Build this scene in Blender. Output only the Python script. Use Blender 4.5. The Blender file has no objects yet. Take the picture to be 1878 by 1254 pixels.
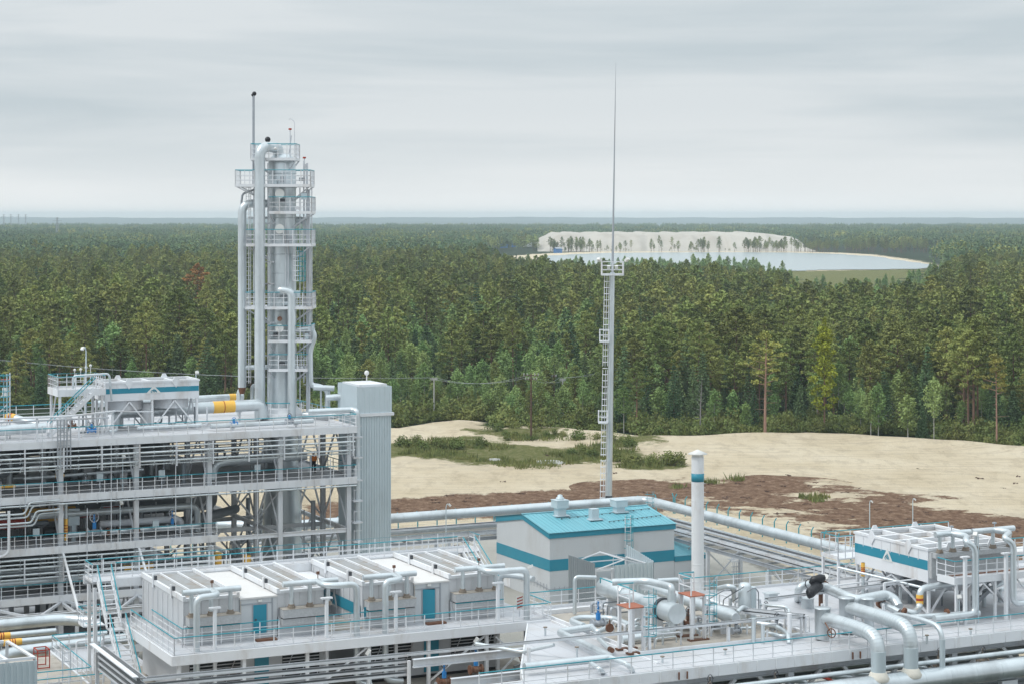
import bpy, math, random
import numpy as np
from mathutils import Vector
random.seed(7); RNG = np.random.default_rng(11)
sc = bpy.context.scene; C = sc.collection
# ---------------------------------------------------------------- camera, sky, sun, exposure
TH = math.atan2(3680, 7560); c, s = math.cos(TH), math.sin(TH)   # the plant's grid is turned by TH to the view
F, HZ, H = 3680.0, 395.0, 39.0                                    # focal length (px of 1878), horizon row, eye height
cam = bpy.data.cameras.new('camera'); camo = bpy.data.objects.new('camera', cam); C.objects.link(camo)
camo.location = (0, 0, H); camo.rotation_euler = (math.radians(90), 0, 0)
cam.sensor_width = 36; cam.lens = 36*F/1878; cam.shift_y = -(627-HZ)/1878
cam.clip_start = 1; cam.clip_end = 80000
sc.camera = camo
SUN_EL, SUN_AZ = math.radians(52), math.radians(250)
w = bpy.data.worlds.new('World'); sc.world = w; w.use_nodes = True
nt = w.node_tree; nt.nodes.clear(); N = nt.nodes.new; L = nt.links.new
out = N('ShaderNodeOutputWorld'); bg = N('ShaderNodeBackground'); L(bg.outputs[0], out.inputs[0])
sky = N('ShaderNodeTexSky'); sky.sky_type = 'NISHITA'; sky.sun_disc = False
sky.sun_elevation = SUN_EL; sky.sun_rotation = SUN_AZ; sky.air_density = 1.0; sky.dust_density = 2.0
sk = N('ShaderNodeMix'); sk.data_type = 'RGBA'; sk.blend_type = 'MULTIPLY'; sk.inputs[0].default_value = 1
L(sky.outputs[0], sk.inputs[6]); sk.inputs[7].default_value = (1, 1, 1, 1)
tc = N('ShaderNodeTexCoord'); sep = N('ShaderNodeSeparateXYZ'); L(tc.outputs['Generated'], sep.inputs[0])
# clouds: long flat streaks, stretched along the horizon
asn = N('ShaderNodeMath'); asn.operation = 'MULTIPLY'; L(sep.outputs[2], asn.inputs[0]); asn.inputs[1].default_value = 9
cmb = N('ShaderNodeCombineXYZ'); L(sep.outputs[0], cmb.inputs[0]); L(sep.outputs[1], cmb.inputs[1]); L(asn.outputs[0], cmb.inputs[2])
n1 = N('ShaderNodeTexNoise'); n1.inputs['Scale'].default_value = 3.2; n1.inputs['Detail'].default_value = 5; n1.inputs['Roughness'].default_value = .52
n1.inputs['Distortion'].default_value = .35
L(cmb.outputs[0], n1.inputs['Vector'])
asn2 = N('ShaderNodeMath'); asn2.operation = 'MULTIPLY'; L(sep.outputs[2], asn2.inputs[0]); asn2.inputs[1].default_value = 22
cmb2 = N('ShaderNodeCombineXYZ'); L(sep.outputs[0], cmb2.inputs[0]); L(sep.outputs[1], cmb2.inputs[1]); L(asn2.outputs[0], cmb2.inputs[2])
n2 = N('ShaderNodeTexNoise'); n2.inputs['Scale'].default_value = 4.5; n2.inputs['Detail'].default_value = 4; L(cmb2.outputs[0], n2.inputs['Vector'])
add = N('ShaderNodeMath'); add.operation = 'MULTIPLY_ADD'; L(n2.outputs[0], add.inputs[0]); add.inputs[1].default_value = .35; L(n1.outputs[0], add.inputs[2])
cr = N('ShaderNodeValToRGB'); L(add.outputs[0], cr.inputs[0])
e = cr.color_ramp.elements; e[0].position = .55; e[0].color = (.55, .62, .66, 1); e[1].position = .82; e[1].color = (.70, .745, .77, 1)
# paler towards the horizon
hr = N('ShaderNodeMapRange'); L(sep.outputs[2], hr.inputs[0]); hr.inputs[1].default_value = 0.0; hr.inputs[2].default_value = .055
hr.inputs[3].default_value = .85; hr.inputs[4].default_value = 0
pw = N('ShaderNodeMath'); pw.operation = 'POWER'; L(hr.outputs[0], pw.inputs[0]); pw.inputs[1].default_value = 1.3
mh = N('ShaderNodeMix'); mh.data_type = 'RGBA'; L(pw.outputs[0], mh.inputs[0]); L(cr.outputs[0], mh.inputs[6]); mh.inputs[7].default_value = (.95, .96, .955, 1)
zen = N('ShaderNodeMapRange'); zen.interpolation_type = 'SMOOTHSTEP'; L(sep.outputs[2], zen.inputs[0]); zen.inputs[1].default_value = .12; zen.inputs[2].default_value = .9; zen.inputs[3].default_value = 1.0; zen.inputs[4].default_value = 2.1
zm = N('ShaderNodeVectorMath'); zm.operation = 'SCALE'; L(mh.outputs[2], zm.inputs[0]); L(zen.outputs[0], zm.inputs[3])   # an overcast sky is brightest overhead
div = N('ShaderNodeMix'); div.data_type = 'RGBA'; div.blend_type = 'MULTIPLY'; div.inputs[0].default_value = 1
L(zm.outputs[0], div.inputs[6]); div.inputs[7].default_value = (10, 10, 10, 1)
fin = N('ShaderNodeMix'); fin.data_type = 'RGBA'; fin.inputs[0].default_value = .95
L(sk.outputs[2], fin.inputs[6]); L(div.outputs[2], fin.inputs[7]); L(fin.outputs[2], bg.inputs[0]); bg.inputs[1].default_value = .1
sun = bpy.data.lights.new('sun', 'SUN'); sun.energy = 1.5; sun.angle = math.radians(14); sun.color = (1, .97, .92)
suno = bpy.data.objects.new('sun', sun); C.objects.link(suno)
suno.rotation_euler = (math.radians(90)-SUN_EL, 0, -SUN_AZ + math.pi)
sc.view_settings.view_transform = 'Standard'; sc.view_settings.look = 'None'; sc.view_settings.exposure = 0.06; sc.view_settings.gamma = 1
sc.cycles.use_denoising = True; sc.cycles.max_bounces = 6; sc.cycles.diffuse_bounces = 3; sc.cycles.glossy_bounces = 2
sc.cycles.volume_bounces = 2; sc.cycles.transparent_max_bounces = 8; sc.cycles.volume_max_steps = 64
sc.cycles.sample_clamp_indirect = 4
# ---------------------------------------------------------------- plant grid <-> world, and survey helpers
def uv(X, Y): return X*c + Y*s, -X*s + Y*c
def xy(u, v): return u*c - v*s, u*s + v*c
def pz(px, py, z=0.0):
    Y = (H-z)*F/(py-HZ); return uv((px-939)/F*Y, Y)
def pv(px, py, v):
    t = (px-939)/F; Y = v/(c-s*t); return (t*c+s)*Y, H-(py-HZ)*Y/F
def pu(px, py, u):
    t = (px-939)/F; Y = u/(c*t+s); return (c-s*t)*Y, H-(py-HZ)*Y/F
def pY(px, py, Y): u, v = uv((px-939)/F*Y, Y); return u, v, H-(py-HZ)*Y/F
def P3(px, py, z): return (*pz(px, py, z), z)
def side(cu, cv, a, b): return cu + a*c + b*s, cv - a*s + b*c   # a to the right, b away from the viewer
# ---------------------------------------------------------------- materials
def mat(name, col, rough=.6, metal=0.0, var=.12, scale=.8, dirt=None, dirt_amt=.0, bump=0.0, spec=.4, dscale=.5, dpos=.62):
    m = bpy.data.materials.new(name); m.use_nodes = True; t = m.node_tree; n = t.nodes; l = t.links
    b = n['Principled BSDF']; b.inputs['Roughness'].default_value = rough; b.inputs['Metallic'].default_value = metal
    b.inputs['Specular IOR Level'].default_value = spec
    co = n.new('ShaderNodeTexCoord'); no = n.new('ShaderNodeTexNoise'); no.inputs['Scale'].default_value = scale; no.inputs['Detail'].default_value = 6
    l.new(co.outputs['Object'], no.inputs['Vector'])
    mx = n.new('ShaderNodeMix'); mx.data_type = 'RGBA'; l.new(no.outputs[0], mx.inputs[0])
    mx.inputs[6].default_value = (*[x*(1-var) for x in col], 1); mx.inputs[7].default_value = (*[min(1, x*(1+var)) for x in col], 1)
    o = mx.outputs[2]
    if dirt:
        mp = n.new('ShaderNodeMapping'); mp.inputs['Scale'].default_value = (1, 1, .35); l.new(co.outputs['Object'], mp.inputs[0])
        dn = n.new('ShaderNodeTexNoise'); dn.inputs['Scale'].default_value = dscale; dn.inputs['Detail'].default_value = 8; dn.inputs['Roughness'].default_value = .65
        l.new(mp.outputs[0], dn.inputs['Vector'])
        r = n.new('ShaderNodeMapRange'); l.new(dn.outputs[0], r.inputs[0]); r.inputs[1].default_value = dpos-.1; r.inputs[2].default_value = dpos+.12; r.inputs[4].default_value = dirt_amt
        m2 = n.new('ShaderNodeMix'); m2.data_type = 'RGBA'; l.new(r.outputs[0], m2.inputs[0]); l.new(o, m2.inputs[6]); m2.inputs[7].default_value = (*dirt, 1); o = m2.outputs[2]
    l.new(o, b.inputs['Base Color'])
    if bump:
        bn = n.new('ShaderNodeBump'); bn.inputs['Strength'].default_value = bump; bn.inputs['Distance'].default_value = .05; l.new(no.outputs[0], bn.inputs['Height']); l.new(bn.outputs[0], b.inputs['Normal'])
    return m
def panel_mat(name, col, seam, su, sv, rough=.55, metal=0.0, dirt=(.35, .30, .24), damt=.35, dpos=.6, squash=1):
    m = mat(name, col, rough, metal, .06, .4, dirt, damt, dpos=dpos, dscale=.35); t = m.node_tree; n = t.nodes; l = t.links
    b = n['Principled BSDF']; src = b.inputs['Base Color'].links[0].from_socket
    co = n.new('ShaderNodeTexCoord'); br = n.new('ShaderNodeTexBrick'); l.new(co.outputs['Object'], br.inputs['Vector'])
    br.inputs['Scale'].default_value = 1; br.inputs['Brick Width'].default_value = su; br.inputs['Row Height'].default_value = sv
    br.inputs['Mortar Size'].default_value = .03; br.inputs['Mortar Smooth'].default_value = .3; br.offset = 0.0
    br.inputs['Color1'].default_value = (1, 1, 1, 1); br.inputs['Color2'].default_value = (.93, .93, .94, 1); br.inputs['Mortar'].default_value = (*seam, 1)
    mx = n.new('ShaderNodeMix'); mx.data_type = 'RGBA'; mx.blend_type = 'MULTIPLY'; mx.inputs[0].default_value = 1
    l.new(src, mx.inputs[6]); l.new(br.outputs[0], mx.inputs[7]); l.new(mx.outputs[2], b.inputs['Base Color'])
    return m
M = dict(
 white=mat('white_paint', (.72, .735, .76), .5, 0, .05, .6, (.36, .28, .21), .5, dpos=.62),
 steel=mat('painted_steel', (.60, .625, .66), .5, 0, .08, .7, (.28, .2, .15), .5, dpos=.6),
 steel2=mat('grey_steel', (.36, .385, .42), .55, .2, .12, .8, (.2, .16, .13), .4),
 cable=mat('grey_cable', (.17, .18, .19), .6, 0, .2, 2),
 dark=mat('dark_metal', (.07, .075, .085), .5, .3, .2, 1.2),
 black=mat('black_wrap', (.012, .013, .017), .38, 0, .3, 3.0, bump=.8),
 clad=mat('pipe_cladding', (.63, .68, .705), .34, .62, .10, .7, (.36, .38, .39), .55, dpos=.57, bump=.2),
 clad2=mat('shade_darkened_cladding', (.23, .255, .28), .5, .3, .14, .7, (.2, .2, .2), .4),  # darkened so the shade inside the structure sits in the colour
 deck=panel_mat('deck_sheet', (.54, .55, .575), (.72, .72, .73), 1.5, 6.0, dirt=(.37, .33, .28), damt=.42, dpos=.58),
 stain=mat('stained_floor', (.42, .385, .34), .8, 0, .18, .5, (.22, .18, .14), .6, dscale=.8, dpos=.58),
 wall=panel_mat('wall_panel', (.66, .675, .70), (.8, .8, .8), 1.1, 60, dirt=(.42, .38, .33), damt=.25, dpos=.64),
 cream=panel_mat('cream_panel', (.63, .655, .67), (.86, .86, .87), 1.2, 60, dirt=(.40, .36, .31), damt=.3, dpos=.62),
 roofw=mat('white_roof', (.66, .645, .63), .6, 0, .04, .7, (.5, .46, .4), .35, dpos=.62),
 grate=mat('grey_grating', (.33, .335, .34), .7, .1, .15, 4, (.25, .19, .13), .7, dscale=.6, dpos=.58),
 rough=mat('rough_concrete', (.42, .43, .44), .9, 0, .25, 8, bump=.4),
 corr=mat('corrugated_sheet', (.54, .62, .66), .45, .25, .06, .5, (.4, .43, .44), .4),
 corrd=mat('corrugated_grey', (.30, .34, .37), .45, .35, .06, .5, (.45, .45, .45), .4),
 teal=mat('teal_paint', (.022, .235, .33), .45, 0, .08, .5, (.1, .3, .36), .25),
 tealrail=mat('teal_handrail', (.03, .30, .37), .4, 0, .1, 1),
 aqua=panel_mat('aqua_roof', (.16, .42, .49), (.75, .75, .78), .45, 60, dirt=(.12, .42, .48), damt=.4),
 blue=mat('blue_valve', (.03, .22, .55), .4, 0, .1, 2),
 red=mat('red_cylinder', (.42, .045, .03), .45, 0, .1, 2, (.15, .05, .04), .4),
 orange=mat('orange_band', (.86, .50, .09), .55, 0, .06, 1, (.5, .25, .1), .3),
 redmark=mat('red_mark', (.36, .04, .02), .6),
 rust=mat('rusty_steel', (.16, .075, .045), .85, .1, .4, 3, (.35, .3, .25), .5, dscale=1.5),
 flange=mat('weathered_flange', (.27, .23, .19), .8, .2, .3, 4, (.16, .09, .06), .6, dscale=2),
 redpl=mat('red_primer', (.38, .13, .075), .7, 0, .12, 1.5),
 cloth=mat('cream_cloth', (.66, .63, .56), .9, 0, .1, 3, bump=.5),
 shade_fill=mat('opening_shade_fill', (.012, .013, .016), .7, 0, .3, 2),  # near-black colour standing in for shade inside openings and gaps
 bark=mat('pine_bark', (.16, .105, .085), .95, 0, .25, 1.2, (.30, .155, .09), .7, dscale=.3, dpos=.5),
 birchbark=mat('birch_bark', (.42, .41, .38), .9, 0, .15, 2, (.06, .05, .05), .8, dscale=2.5, dpos=.6),
 deadwood=mat('dead_wood', (.24, .23, .23), .95, 0, .2, 2),
 pole=mat('weathered_concrete', (.38, .38, .36), .9, 0, .12, 2),
 brownwood=mat('brown_timber', (.10, .06, .045), .9, 0, .2, 2),
 skin=mat('skin', (.45, .25, .18), .6, 0, .03, 2),
 orangecloth=mat('orange_workwear', (.88, .26, .03), .8, 0, .1, 6),
 darkcloth=mat('dark_workwear', (.03, .03, .035), .9, 0, .15, 6),
 whitecap=mat('white_helmet', (.7, .7, .68), .4, 0, .02, 2),
)
# ---------------------------------------------------------------- mesh builder (plant coordinates u, v, z)
class MB:
    def __init__(self): self.v = []; self.f = []; self.sm = []
    def poly(self, pts, smooth=False):
        b = len(self.v); self.v += [tuple(p) for p in pts]; self.f.append(tuple(range(b, b+len(pts)))); self.sm.append(smooth); return self
    def box(self, u0, v0, z0, u1, v1, z1):
        b = len(self.v)
        self.v += [(u0,v0,z0),(u1,v0,z0),(u1,v1,z0),(u0,v1,z0),(u0,v0,z1),(u1,v0,z1),(u1,v1,z1),(u0,v1,z1)]
        for q in ((0,3,2,1),(4,5,6,7),(0,1,5,4),(1,2,6,5),(2,3,7,6),(3,0,4,7)): self.f.append(tuple(b+i for i in q)); self.sm.append(False)
        return self
    def beam(self, p, q, w=.15, h=None):
        h = h or w; p, q = Vector(p), Vector(q); d = (q-p)
        if d.length < 1e-6: return self
        d.normalize(); up = Vector((0, 0, 1)) if abs(d.z) < .95 else Vector((0, 1, 0))
        x = d.cross(up).normalized(); y = x.cross(d).normalized(); b = len(self.v)
        for o in (p, q):
            for a, e_ in ((-1,-1),(1,-1),(1,1),(-1,1)): self.v.append(tuple(o + x*a*w/2 + y*e_*h/2))
        for k in ((0,1,2,3),(7,6,5,4),(0,4,5,1),(1,5,6,2),(2,6,7,3),(3,7,4,0)): self.f.append(tuple(b+i for i in k)); self.sm.append(False)
        return self
    def ibeam(self, p, q, w=.3, h=.4):
        self.beam(p, q, .04, h-.06)
        for dz in (-h/2+.02, h/2-.02): self.beam((p[0],p[1],p[2]+dz), (q[0],q[1],q[2]+dz), w, .04)
        return self
    def tube(self, pts, r, n=8, caps=True):
        pts = [Vector(p) for p in pts]; rs = r if isinstance(r, (list, tuple)) else [r]*len(pts)
        d0 = (pts[1]-pts[0]).normalized(); a = Vector((0,0,1)) if abs(d0.z) < .9 else Vector((1,0,0))
        x = d0.cross(a).normalized(); prev = d0; b0 = len(self.v)
        for i, p in enumerate(pts):
            if i == 0: d = d0
            elif i == len(pts)-1: d = (pts[i]-pts[i-1]).normalized()
            else: d = ((pts[i]-pts[i-1]).normalized() + (pts[i+1]-pts[i]).normalized()).normalized()
            x = (x - d*x.dot(d)).normalized(); y = d.cross(x)
            for k in range(n):
                t = 2*math.pi*k/n; self.v.append(tuple(p + (x*math.cos(t) + y*math.sin(t))*rs[i]))
        for i in range(len(pts)-1):
            for k in range(n):
                a_, b_ = b0+i*n+k, b0+i*n+(k+1) % n; self.f.append((a_, b_, b_+n, a_+n)); self.sm.append(n > 5)
        if caps:
            for i, rev in ((0, True), (len(pts)-1, False)):
                q = [self.v[b0+i*n+k] for k in range(n)]
                self.poly(q[::-1] if rev else q)
        return self
    def lathe(self, cx, cy, prof, n=24, smooth=True):
        b0 = len(self.v)
        for r, z in prof:
            for k in range(n): t = 2*math.pi*k/n; self.v.append((cx+r*math.cos(t), cy+r*math.sin(t), z))
        for i in range(len(prof)-1):
            for k in range(n):
                a_, b_ = b0+i*n+k, b0+i*n+(k+1) % n; self.f.append((a_, b_, b_+n, a_+n)); self.sm.append(smooth)
        for i, rev in ((0, True), (len(prof)-1, False)):
            if prof[i][0] > .01:
                q = [self.v[b0+i*n+k] for k in range(n)]; self.poly(q[::-1] if rev else q)
        return self
    def torus(self, ctr, ax, R, r, n=14, m=5):
        ctr = Vector(ctr); ax = Vector(ax).normalized(); a = Vector((0,0,1)) if abs(ax.z) < .9 else Vector((1,0,0))
        x = ax.cross(a).normalized(); y = ax.cross(x)
        pts = [ctr + (x*math.cos(2*math.pi*k/n)+y*math.sin(2*math.pi*k/n))*R for k in range(n+1)]
        return self.tube(pts, r, m, False)
    def sphere(self, ctr, r, n=10, m=6, sz=1):
        b0 = len(self.v)
        for j in range(m+1):
            ph = math.pi*j/m - math.pi/2
            for k in range(n):
                t = 2*math.pi*k/n; self.v.append((ctr[0]+r*math.cos(ph)*math.cos(t), ctr[1]+r*math.cos(ph)*math.sin(t), ctr[2]+r*sz*math.sin(ph)))
        for j in range(m):
            for k in range(n):
                a_, b_ = b0+j*n+k, b0+j*n+(k+1) % n; self.f.append((a_, b_, b_+n, a_+n)); self.sm.append(True)
        return self
    def corr(self, p, q, z0, z1, pitch=.3, dep=.06, th=.03):
        """trapezoid-ribbed sheet from p to q (u,v), with thickness"""
        d = Vector((q[0]-p[0], q[1]-p[1], 0)); Ln = d.length; d.normalize(); nn = Vector((d.y, -d.x, 0)); prof = []
        k = max(1, int(Ln/pitch)); st = Ln/k
        for i in range(k):
            a = i*st; prof += [(a, 0), (a+.45*st, 0), (a+.55*st, dep), (a+.9*st, dep)]
        prof.append((Ln, 0)); zz1 = z1 if callable(z1) else (lambda a: z1)
        for (a, ea), (b, eb) in zip(prof, prof[1:]):
            for off in (0, -th):
                P = [Vector((p[0], p[1], 0)) + d*t_ + nn*(e_+off) for t_, e_ in ((a, ea), (b, eb))]
                qd = [(P[0].x, P[0].y, z0), (P[1].x, P[1].y, z0), (P[1].x, P[1].y, zz1(b)), (P[0].x, P[0].y, zz1(a))]
                self.poly(qd if off == 0 else qd[::-1])
            P = [Vector((p[0], p[1], 0)) + d*t_ + nn*(e_+o) for t_, e_, o in ((a, ea, 0), (b, eb, 0), (b, eb, -th), (a, ea, -th))]
            self.poly([(x.x, x.y, zz1(b if i in (1, 2) else a)) for i, x in enumerate(P)])
        return self
    def mesh(self, name, m, org=(0, 0, 0)):
        me = bpy.data.meshes.new(name); o = Vector(org)
        me.from_pydata([(x[0]-o.x, x[1]-o.y, x[2]-o.z) for x in self.v], [], self.f)
        me.polygons.foreach_set('use_smooth', self.sm); me.materials.append(M[m] if isinstance(m, str) else m); me.update()
        return me
def fil(pts, R=.5, n=5):
    """round the corners of a polyline"""
    P = [Vector(p) for p in pts]; o = [P[0]]
    for i in range(1, len(P)-1):
        a = (P[i-1]-P[i]); b = (P[i+1]-P[i]); r = min(R, a.length*.48, b.length*.48); a.normalize(); b.normalize()
        for k in range(n+1):
            t = k/n; o.append((P[i]+a*r)*(1-t)**2 + P[i]*2*t*(1-t) + (P[i]+b*r)*t*t)
    return o + [P[-1]]
def tag(o, label, cat, group=None, kind=None):
    if label: o['label'] = label
    if cat: o['category'] = cat
    if group: o['group'] = group
    if kind: o['kind'] = kind
    return o
class Thing:
    def __init__(self, name, label, cat, org, group=None):
        self.o = bpy.data.objects.new(name, None); C.objects.link(self.o); self.o.empty_display_size = .5
        self.org = org; X, Y = xy(org[0], org[1]); self.o.location = (X, Y, org[2]); self.o.rotation_euler = (0, 0, TH)
        tag(self.o, label, cat, group)
    def part(self, name, mb, m, parent=None, label=None):
        o = bpy.data.objects.new(name, mb.mesh(name, m, self.org)); C.objects.link(o); o.parent = parent or self.o
        if label: o['label'] = label
        return o
def single(name, mb, m, label, cat, group=None, kind=None, org=None):
    if org is None:
        a = np.array(mb.v); org = (float(a[:, 0].mean()), float(a[:, 1].mean()), float(a[:, 2].min()))
    o = bpy.data.objects.new(name, mb.mesh(name, m, org)); C.objects.link(o)
    X, Y = xy(org[0], org[1]); o.location = (X, Y, org[2]); o.rotation_euler = (0, 0, TH)
    tag(o, label, cat, group, kind); return o
def structure(name, mb, m): return single(name, mb, m, None, None, kind='structure', org=(0, 0, 0))
def copy_tree(o, parent=None):
    k = o.copy(); C.objects.link(k); k.parent = parent
    for ch in list(o.children): copy_tree(ch, k)
    return k
def moved(root, u, v, z, label=None, rot=0):
    k = copy_tree(root); X, Y = xy(u, v); k.location = (X, Y, z); k.rotation_euler = (0, 0, TH+rot)
    if label: k['label'] = label
    return k
# ---------------------------------------------------------------- recurring pieces
def railing(T, pts, h=1.1, sp=1.2, post='white', top='tealrail', rr=.028, kick=True, parent=None):
    """pts are floor points; posts, two knee rails and a kick plate, the coloured handrail is a sub-part"""
    mb = MB(); hb = MB(); k = len(pts)
    for a, b in zip(pts, pts[1:]):
        A, B = Vector(a), Vector(b); Ln = (B-A).length; n = max(1, round(Ln/sp))
        for i in range(n+1):
            p = A.lerp(B, i/n); mb.beam(p - Vector((0, 0, .05)), p + Vector((0, 0, h)), .055)
        for q in (.36, .72): mb.beam(A+Vector((0,0,h*q)), B+Vector((0,0,h*q)), .035)
        if kick: mb.beam(A+Vector((0,0,.08)), B+Vector((0,0,.08)), .02, .16)
    hb.tube([Vector(p)+Vector((0,0,h+.02)) for p in pts], rr+.008, 6)
    r = T.part('railing', mb, post, parent); T.part('handrail', hb, top, r); return r
def pipe(label, pts, r, m='clad', group=None, R=None, bands=(), seams=0, supports=(), name='pipe', cat='pipe', flanges=(), n=None, sup_z=None):
    R = R if R is not None else r*2.6; f = fil(pts, R); n = n or (16 if r > .3 else 10 if r > .12 else 6)
    mb = MB().tube(f, r, n)
    if seams:
        acc = 0
        for a, b in zip(f, f[1:]):
            Ln = (b-a).length; d = (b-a).normalized(); t = seams-acc
            while t < Ln: p = a+d*t; mb.tube([p-d*.03, p+d*.03], r+.012, n); t += seams
            acc = (acc+Ln) % seams
    if not bands and not supports and not flanges: return single(name, mb, m, label, cat, group)
    T = Thing(name, label, cat, tuple(pts[0]), group); T.part('pipe_run', mb, m)
    for item in bands:
        (p, q), marks = item; P, Q = Vector(p), Vector(q); bo = T.part('marking_band', MB().tube([P, Q], r+.012, n), 'orange'); mk = MB(); d = (Q-P).normalized(); Ln = (Q-P).length
        for i in range(marks): o = P + d*Ln*(.5+(i-(marks-1)/2)*.13); mk.tube([o-d*.035, o+d*.035], r+.02, n)
        if marks: T.part('warning_stripes', mk, 'redmark', bo)
    for (p, q, rr) in flanges: T.part('flange', MB().tube([p, q], rr, 12), 'rust')
    for (u, v, z0, z1) in supports: T.part('support', MB().box(u-.07, v-.07, z0, u+.07, v+.07, z1).box(u-.18, v-.12, z1-.06, u+.18, v+.12, z1), 'steel')
    return T
def valve(label, u, v, z, sz=1.0, body='steel2', wheel='dark', ax='u', hgt=.9, group='valves on the plant', actuator=None):
    T = Thing('valve', label, 'valve', (u, v, z), group)
    d = (1, 0, 0) if ax == 'u' else (0, 1, 0); b = MB().sphere((u, v, z), .2*sz)
    for k in (-1, 1): b.tube([(u+d[0]*k*.3*sz, v+d[1]*k*.3*sz, z), (u+d[0]*k*.38*sz, v+d[1]*k*.38*sz, z)], .26*sz, 10)
    b.tube([(u-d[0]*.3*sz, v-d[1]*.3*sz, z), (u+d[0]*.3*sz, v+d[1]*.3*sz, z)], .15*sz, 8); T.part('valve_body', b, body)
    T.part('stem', MB().tube([(u, v, z+.15*sz), (u, v, z+hgt*sz)], .055*sz, 6).box(u-.09*sz, v-.09*sz, z+.2*sz, u+.09*sz, v+.09*sz, z+.55*sz), actuator or body)
    wz = z+hgt*sz*.85; hw = MB().torus((u, v-.05, wz), (0.35, -1, .15), .27*sz, .025*sz)
    for a in range(3): t = a*math.pi/3; hw.beam((u+.27*sz*math.cos(t), v-.05, wz+.27*sz*math.sin(t)), (u-.27*sz*math.cos(t), v-.05, wz-.27*sz*math.sin(t)), .02)
    T.part('handwheel', hw, wheel); return T
def lamp(label, u, v, z0, z1, arm=(-.5, 0), group='floodlight posts', th=.05):
    T = Thing('lamp_post', label, 'lamp post', (u, v, z0), group)
    T.part('pole', MB().tube([(u, v, z0), (u, v, z1)], [th, th*.8], 8), 'corr')
    a, b = arm; T.part('arm', MB().tube(fil([(u, v, z1), (u+a*.3, v+b*.3, z1+.35), (u+a, v+b, z1+.3)], .3), th*.6, 6), 'corr')
    T.part('lamp_head', MB().beam((u+a*.9, v+b*.9, z1+.32), (u+a*1.5, v+b*1.5-.1, z1+.12), .26, .16), 'whitecap'); return T
def truss_col(mb, u, v, z0, z1, w=.22): mb.box(u-w/2, v-w/2, z0, u+w/2, v+w/2, z1)
def cage_ladder(T, u, v, z0, z1, lm='white', cm='white', face=(0, -1), cage_from=2.2, w=.25, rung=.35, R=.38, hoop=.9):
    """upright ladder with safety cage whose hoops bulge towards face"""
    fx, fy = face; px_, py_ = -fy, fx; mb = MB()
    for k in (-1, 1): mb.beam((u+px_*w*k, v+py_*w*k, z0), (u+px_*w*k, v+py_*w*k, z1), .05)
    z = z0+.3
    while z < z1: mb.beam((u-px_*w, v-py_*w, z), (u+px_*w, v+py_*w, z), .03); z += rung
    l = T.part('ladder', mb, lm); cg = MB(); z = z0+cage_from
    ang = [math.pi*(k/6) for k in range(7)]
    hp = [(u+px_*R*math.cos(a)+fx*R*1.5*math.sin(a), v+py_*R*math.cos(a)+fy*R*1.5*math.sin(a)) for a in ang]
    while z <= z1+1.05: cg.tube([(a, b, z) for a, b in hp], .025, 4, False); z += hoop
    for k in (1, 3, 5): cg.tube([(*hp[k], z0+cage_from), (*hp[k], z1+1.0)], .02, 4)
    T.part('safety_cage', cg, cm, l); return l
# ================================================================ LAND
def sdist(poly, X, Y):
    """signed distance to a polygon (inside positive), numpy"""
    P = np.array(poly, float); d = np.full(X.shape, 1e9); ins = np.zeros(X.shape, bool)
    for (x1, y1), (x2, y2) in zip(P, np.roll(P, -1, 0)):
        ex, ey = x2-x1, y2-y1; t = np.clip(((X-x1)*ex+(Y-y1)*ey)/(ex*ex+ey*ey+1e-9), 0, 1)
        d = np.minimum(d, np.hypot(X-x1-t*ex, Y-y1-t*ey))
        cnd = ((y1 > Y) != (y2 > Y)); xi = x1+(Y-y1)/(y2-y1+1e-12)*ex; ins ^= cnd & (X < xi)
    return np.where(ins, d, -d)
def gp(px, py): Y = H*F/(py-HZ); return ((px-939)/F*Y, Y)       # a surveyed ground point in metres
def gpoly(*pts): return [gp(*p) for p in pts]
SAND = gpoly((-700,890),(560,740),(640,775),(716,790),(760,783),(800,775),(845,772),(893,777),(893,792),(930,780),(1005,768),(1010,785),(1110,795),(1180,803),(1250,802),(1340,799),(1440,797),(1480,795),(1560,797),(1640,803),(1700,808),(1780,814),(1878,822),(2300,850),(2600,1500),(-900,1500))
EDGE = [(-900,745),(0,745),(300,745),(480,748),(560,758),(640,772),(716,786),(800,772),(893,772),(940,790),(1010,792),(1110,792),(1180,799),(1250,800),(1340,797),(1440,795),(1480,792),(1560,794),(1640,800),(1700,805),(1780,811),(1878,819),(2300,845),(2900,890)]
PEATA = gpoly((560,925),(716,914),(800,908),(940,902),(1060,895),(1180,890),(1260,905),(1250,935),(1100,950),(900,950),(740,952),(560,960))
PEATB = gpoly((1130,892),(1240,886),(1330,884),(1400,881),(1470,884),(1530,896),(1600,910),(1660,914),(1740,928),(1800,943),(1878,960),(2100,1000),(2100,1090),(1760,1060),(1600,990),(1480,960),(1390,925),(1280,915),(1150,915))
GRASS = [gpoly((690,840),(716,812),(760,806),(890,806),(960,815),(1010,822),(1060,820),(1110,808),(1175,812),(1180,838),(1110,850),(1030,853),(960,858),(880,852),(800,842),(740,838)),
         gpoly((893,795),(960,790),(1100,800),(1160,806),(1170,815),(1100,812),(1030,806),(930,808)), gpoly((1090,855),(1150,842),(1240,845),(1250,855),(1200,862),(1110,862))]
ROAD = gpoly((716,985),(912,978),(1290,985),(1330,1000),(1430,1040),(1600,1090),(1800,1180),(1500,1300),(-600,1400),(-600,1120))
GRAVEL = gpoly((500,1000),(716,975),(900,965),(1250,975),(1330,1000),(1470,1045),(1450,1070),(1330,1012),(1240,1000),(912,985),(716,990))
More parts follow.
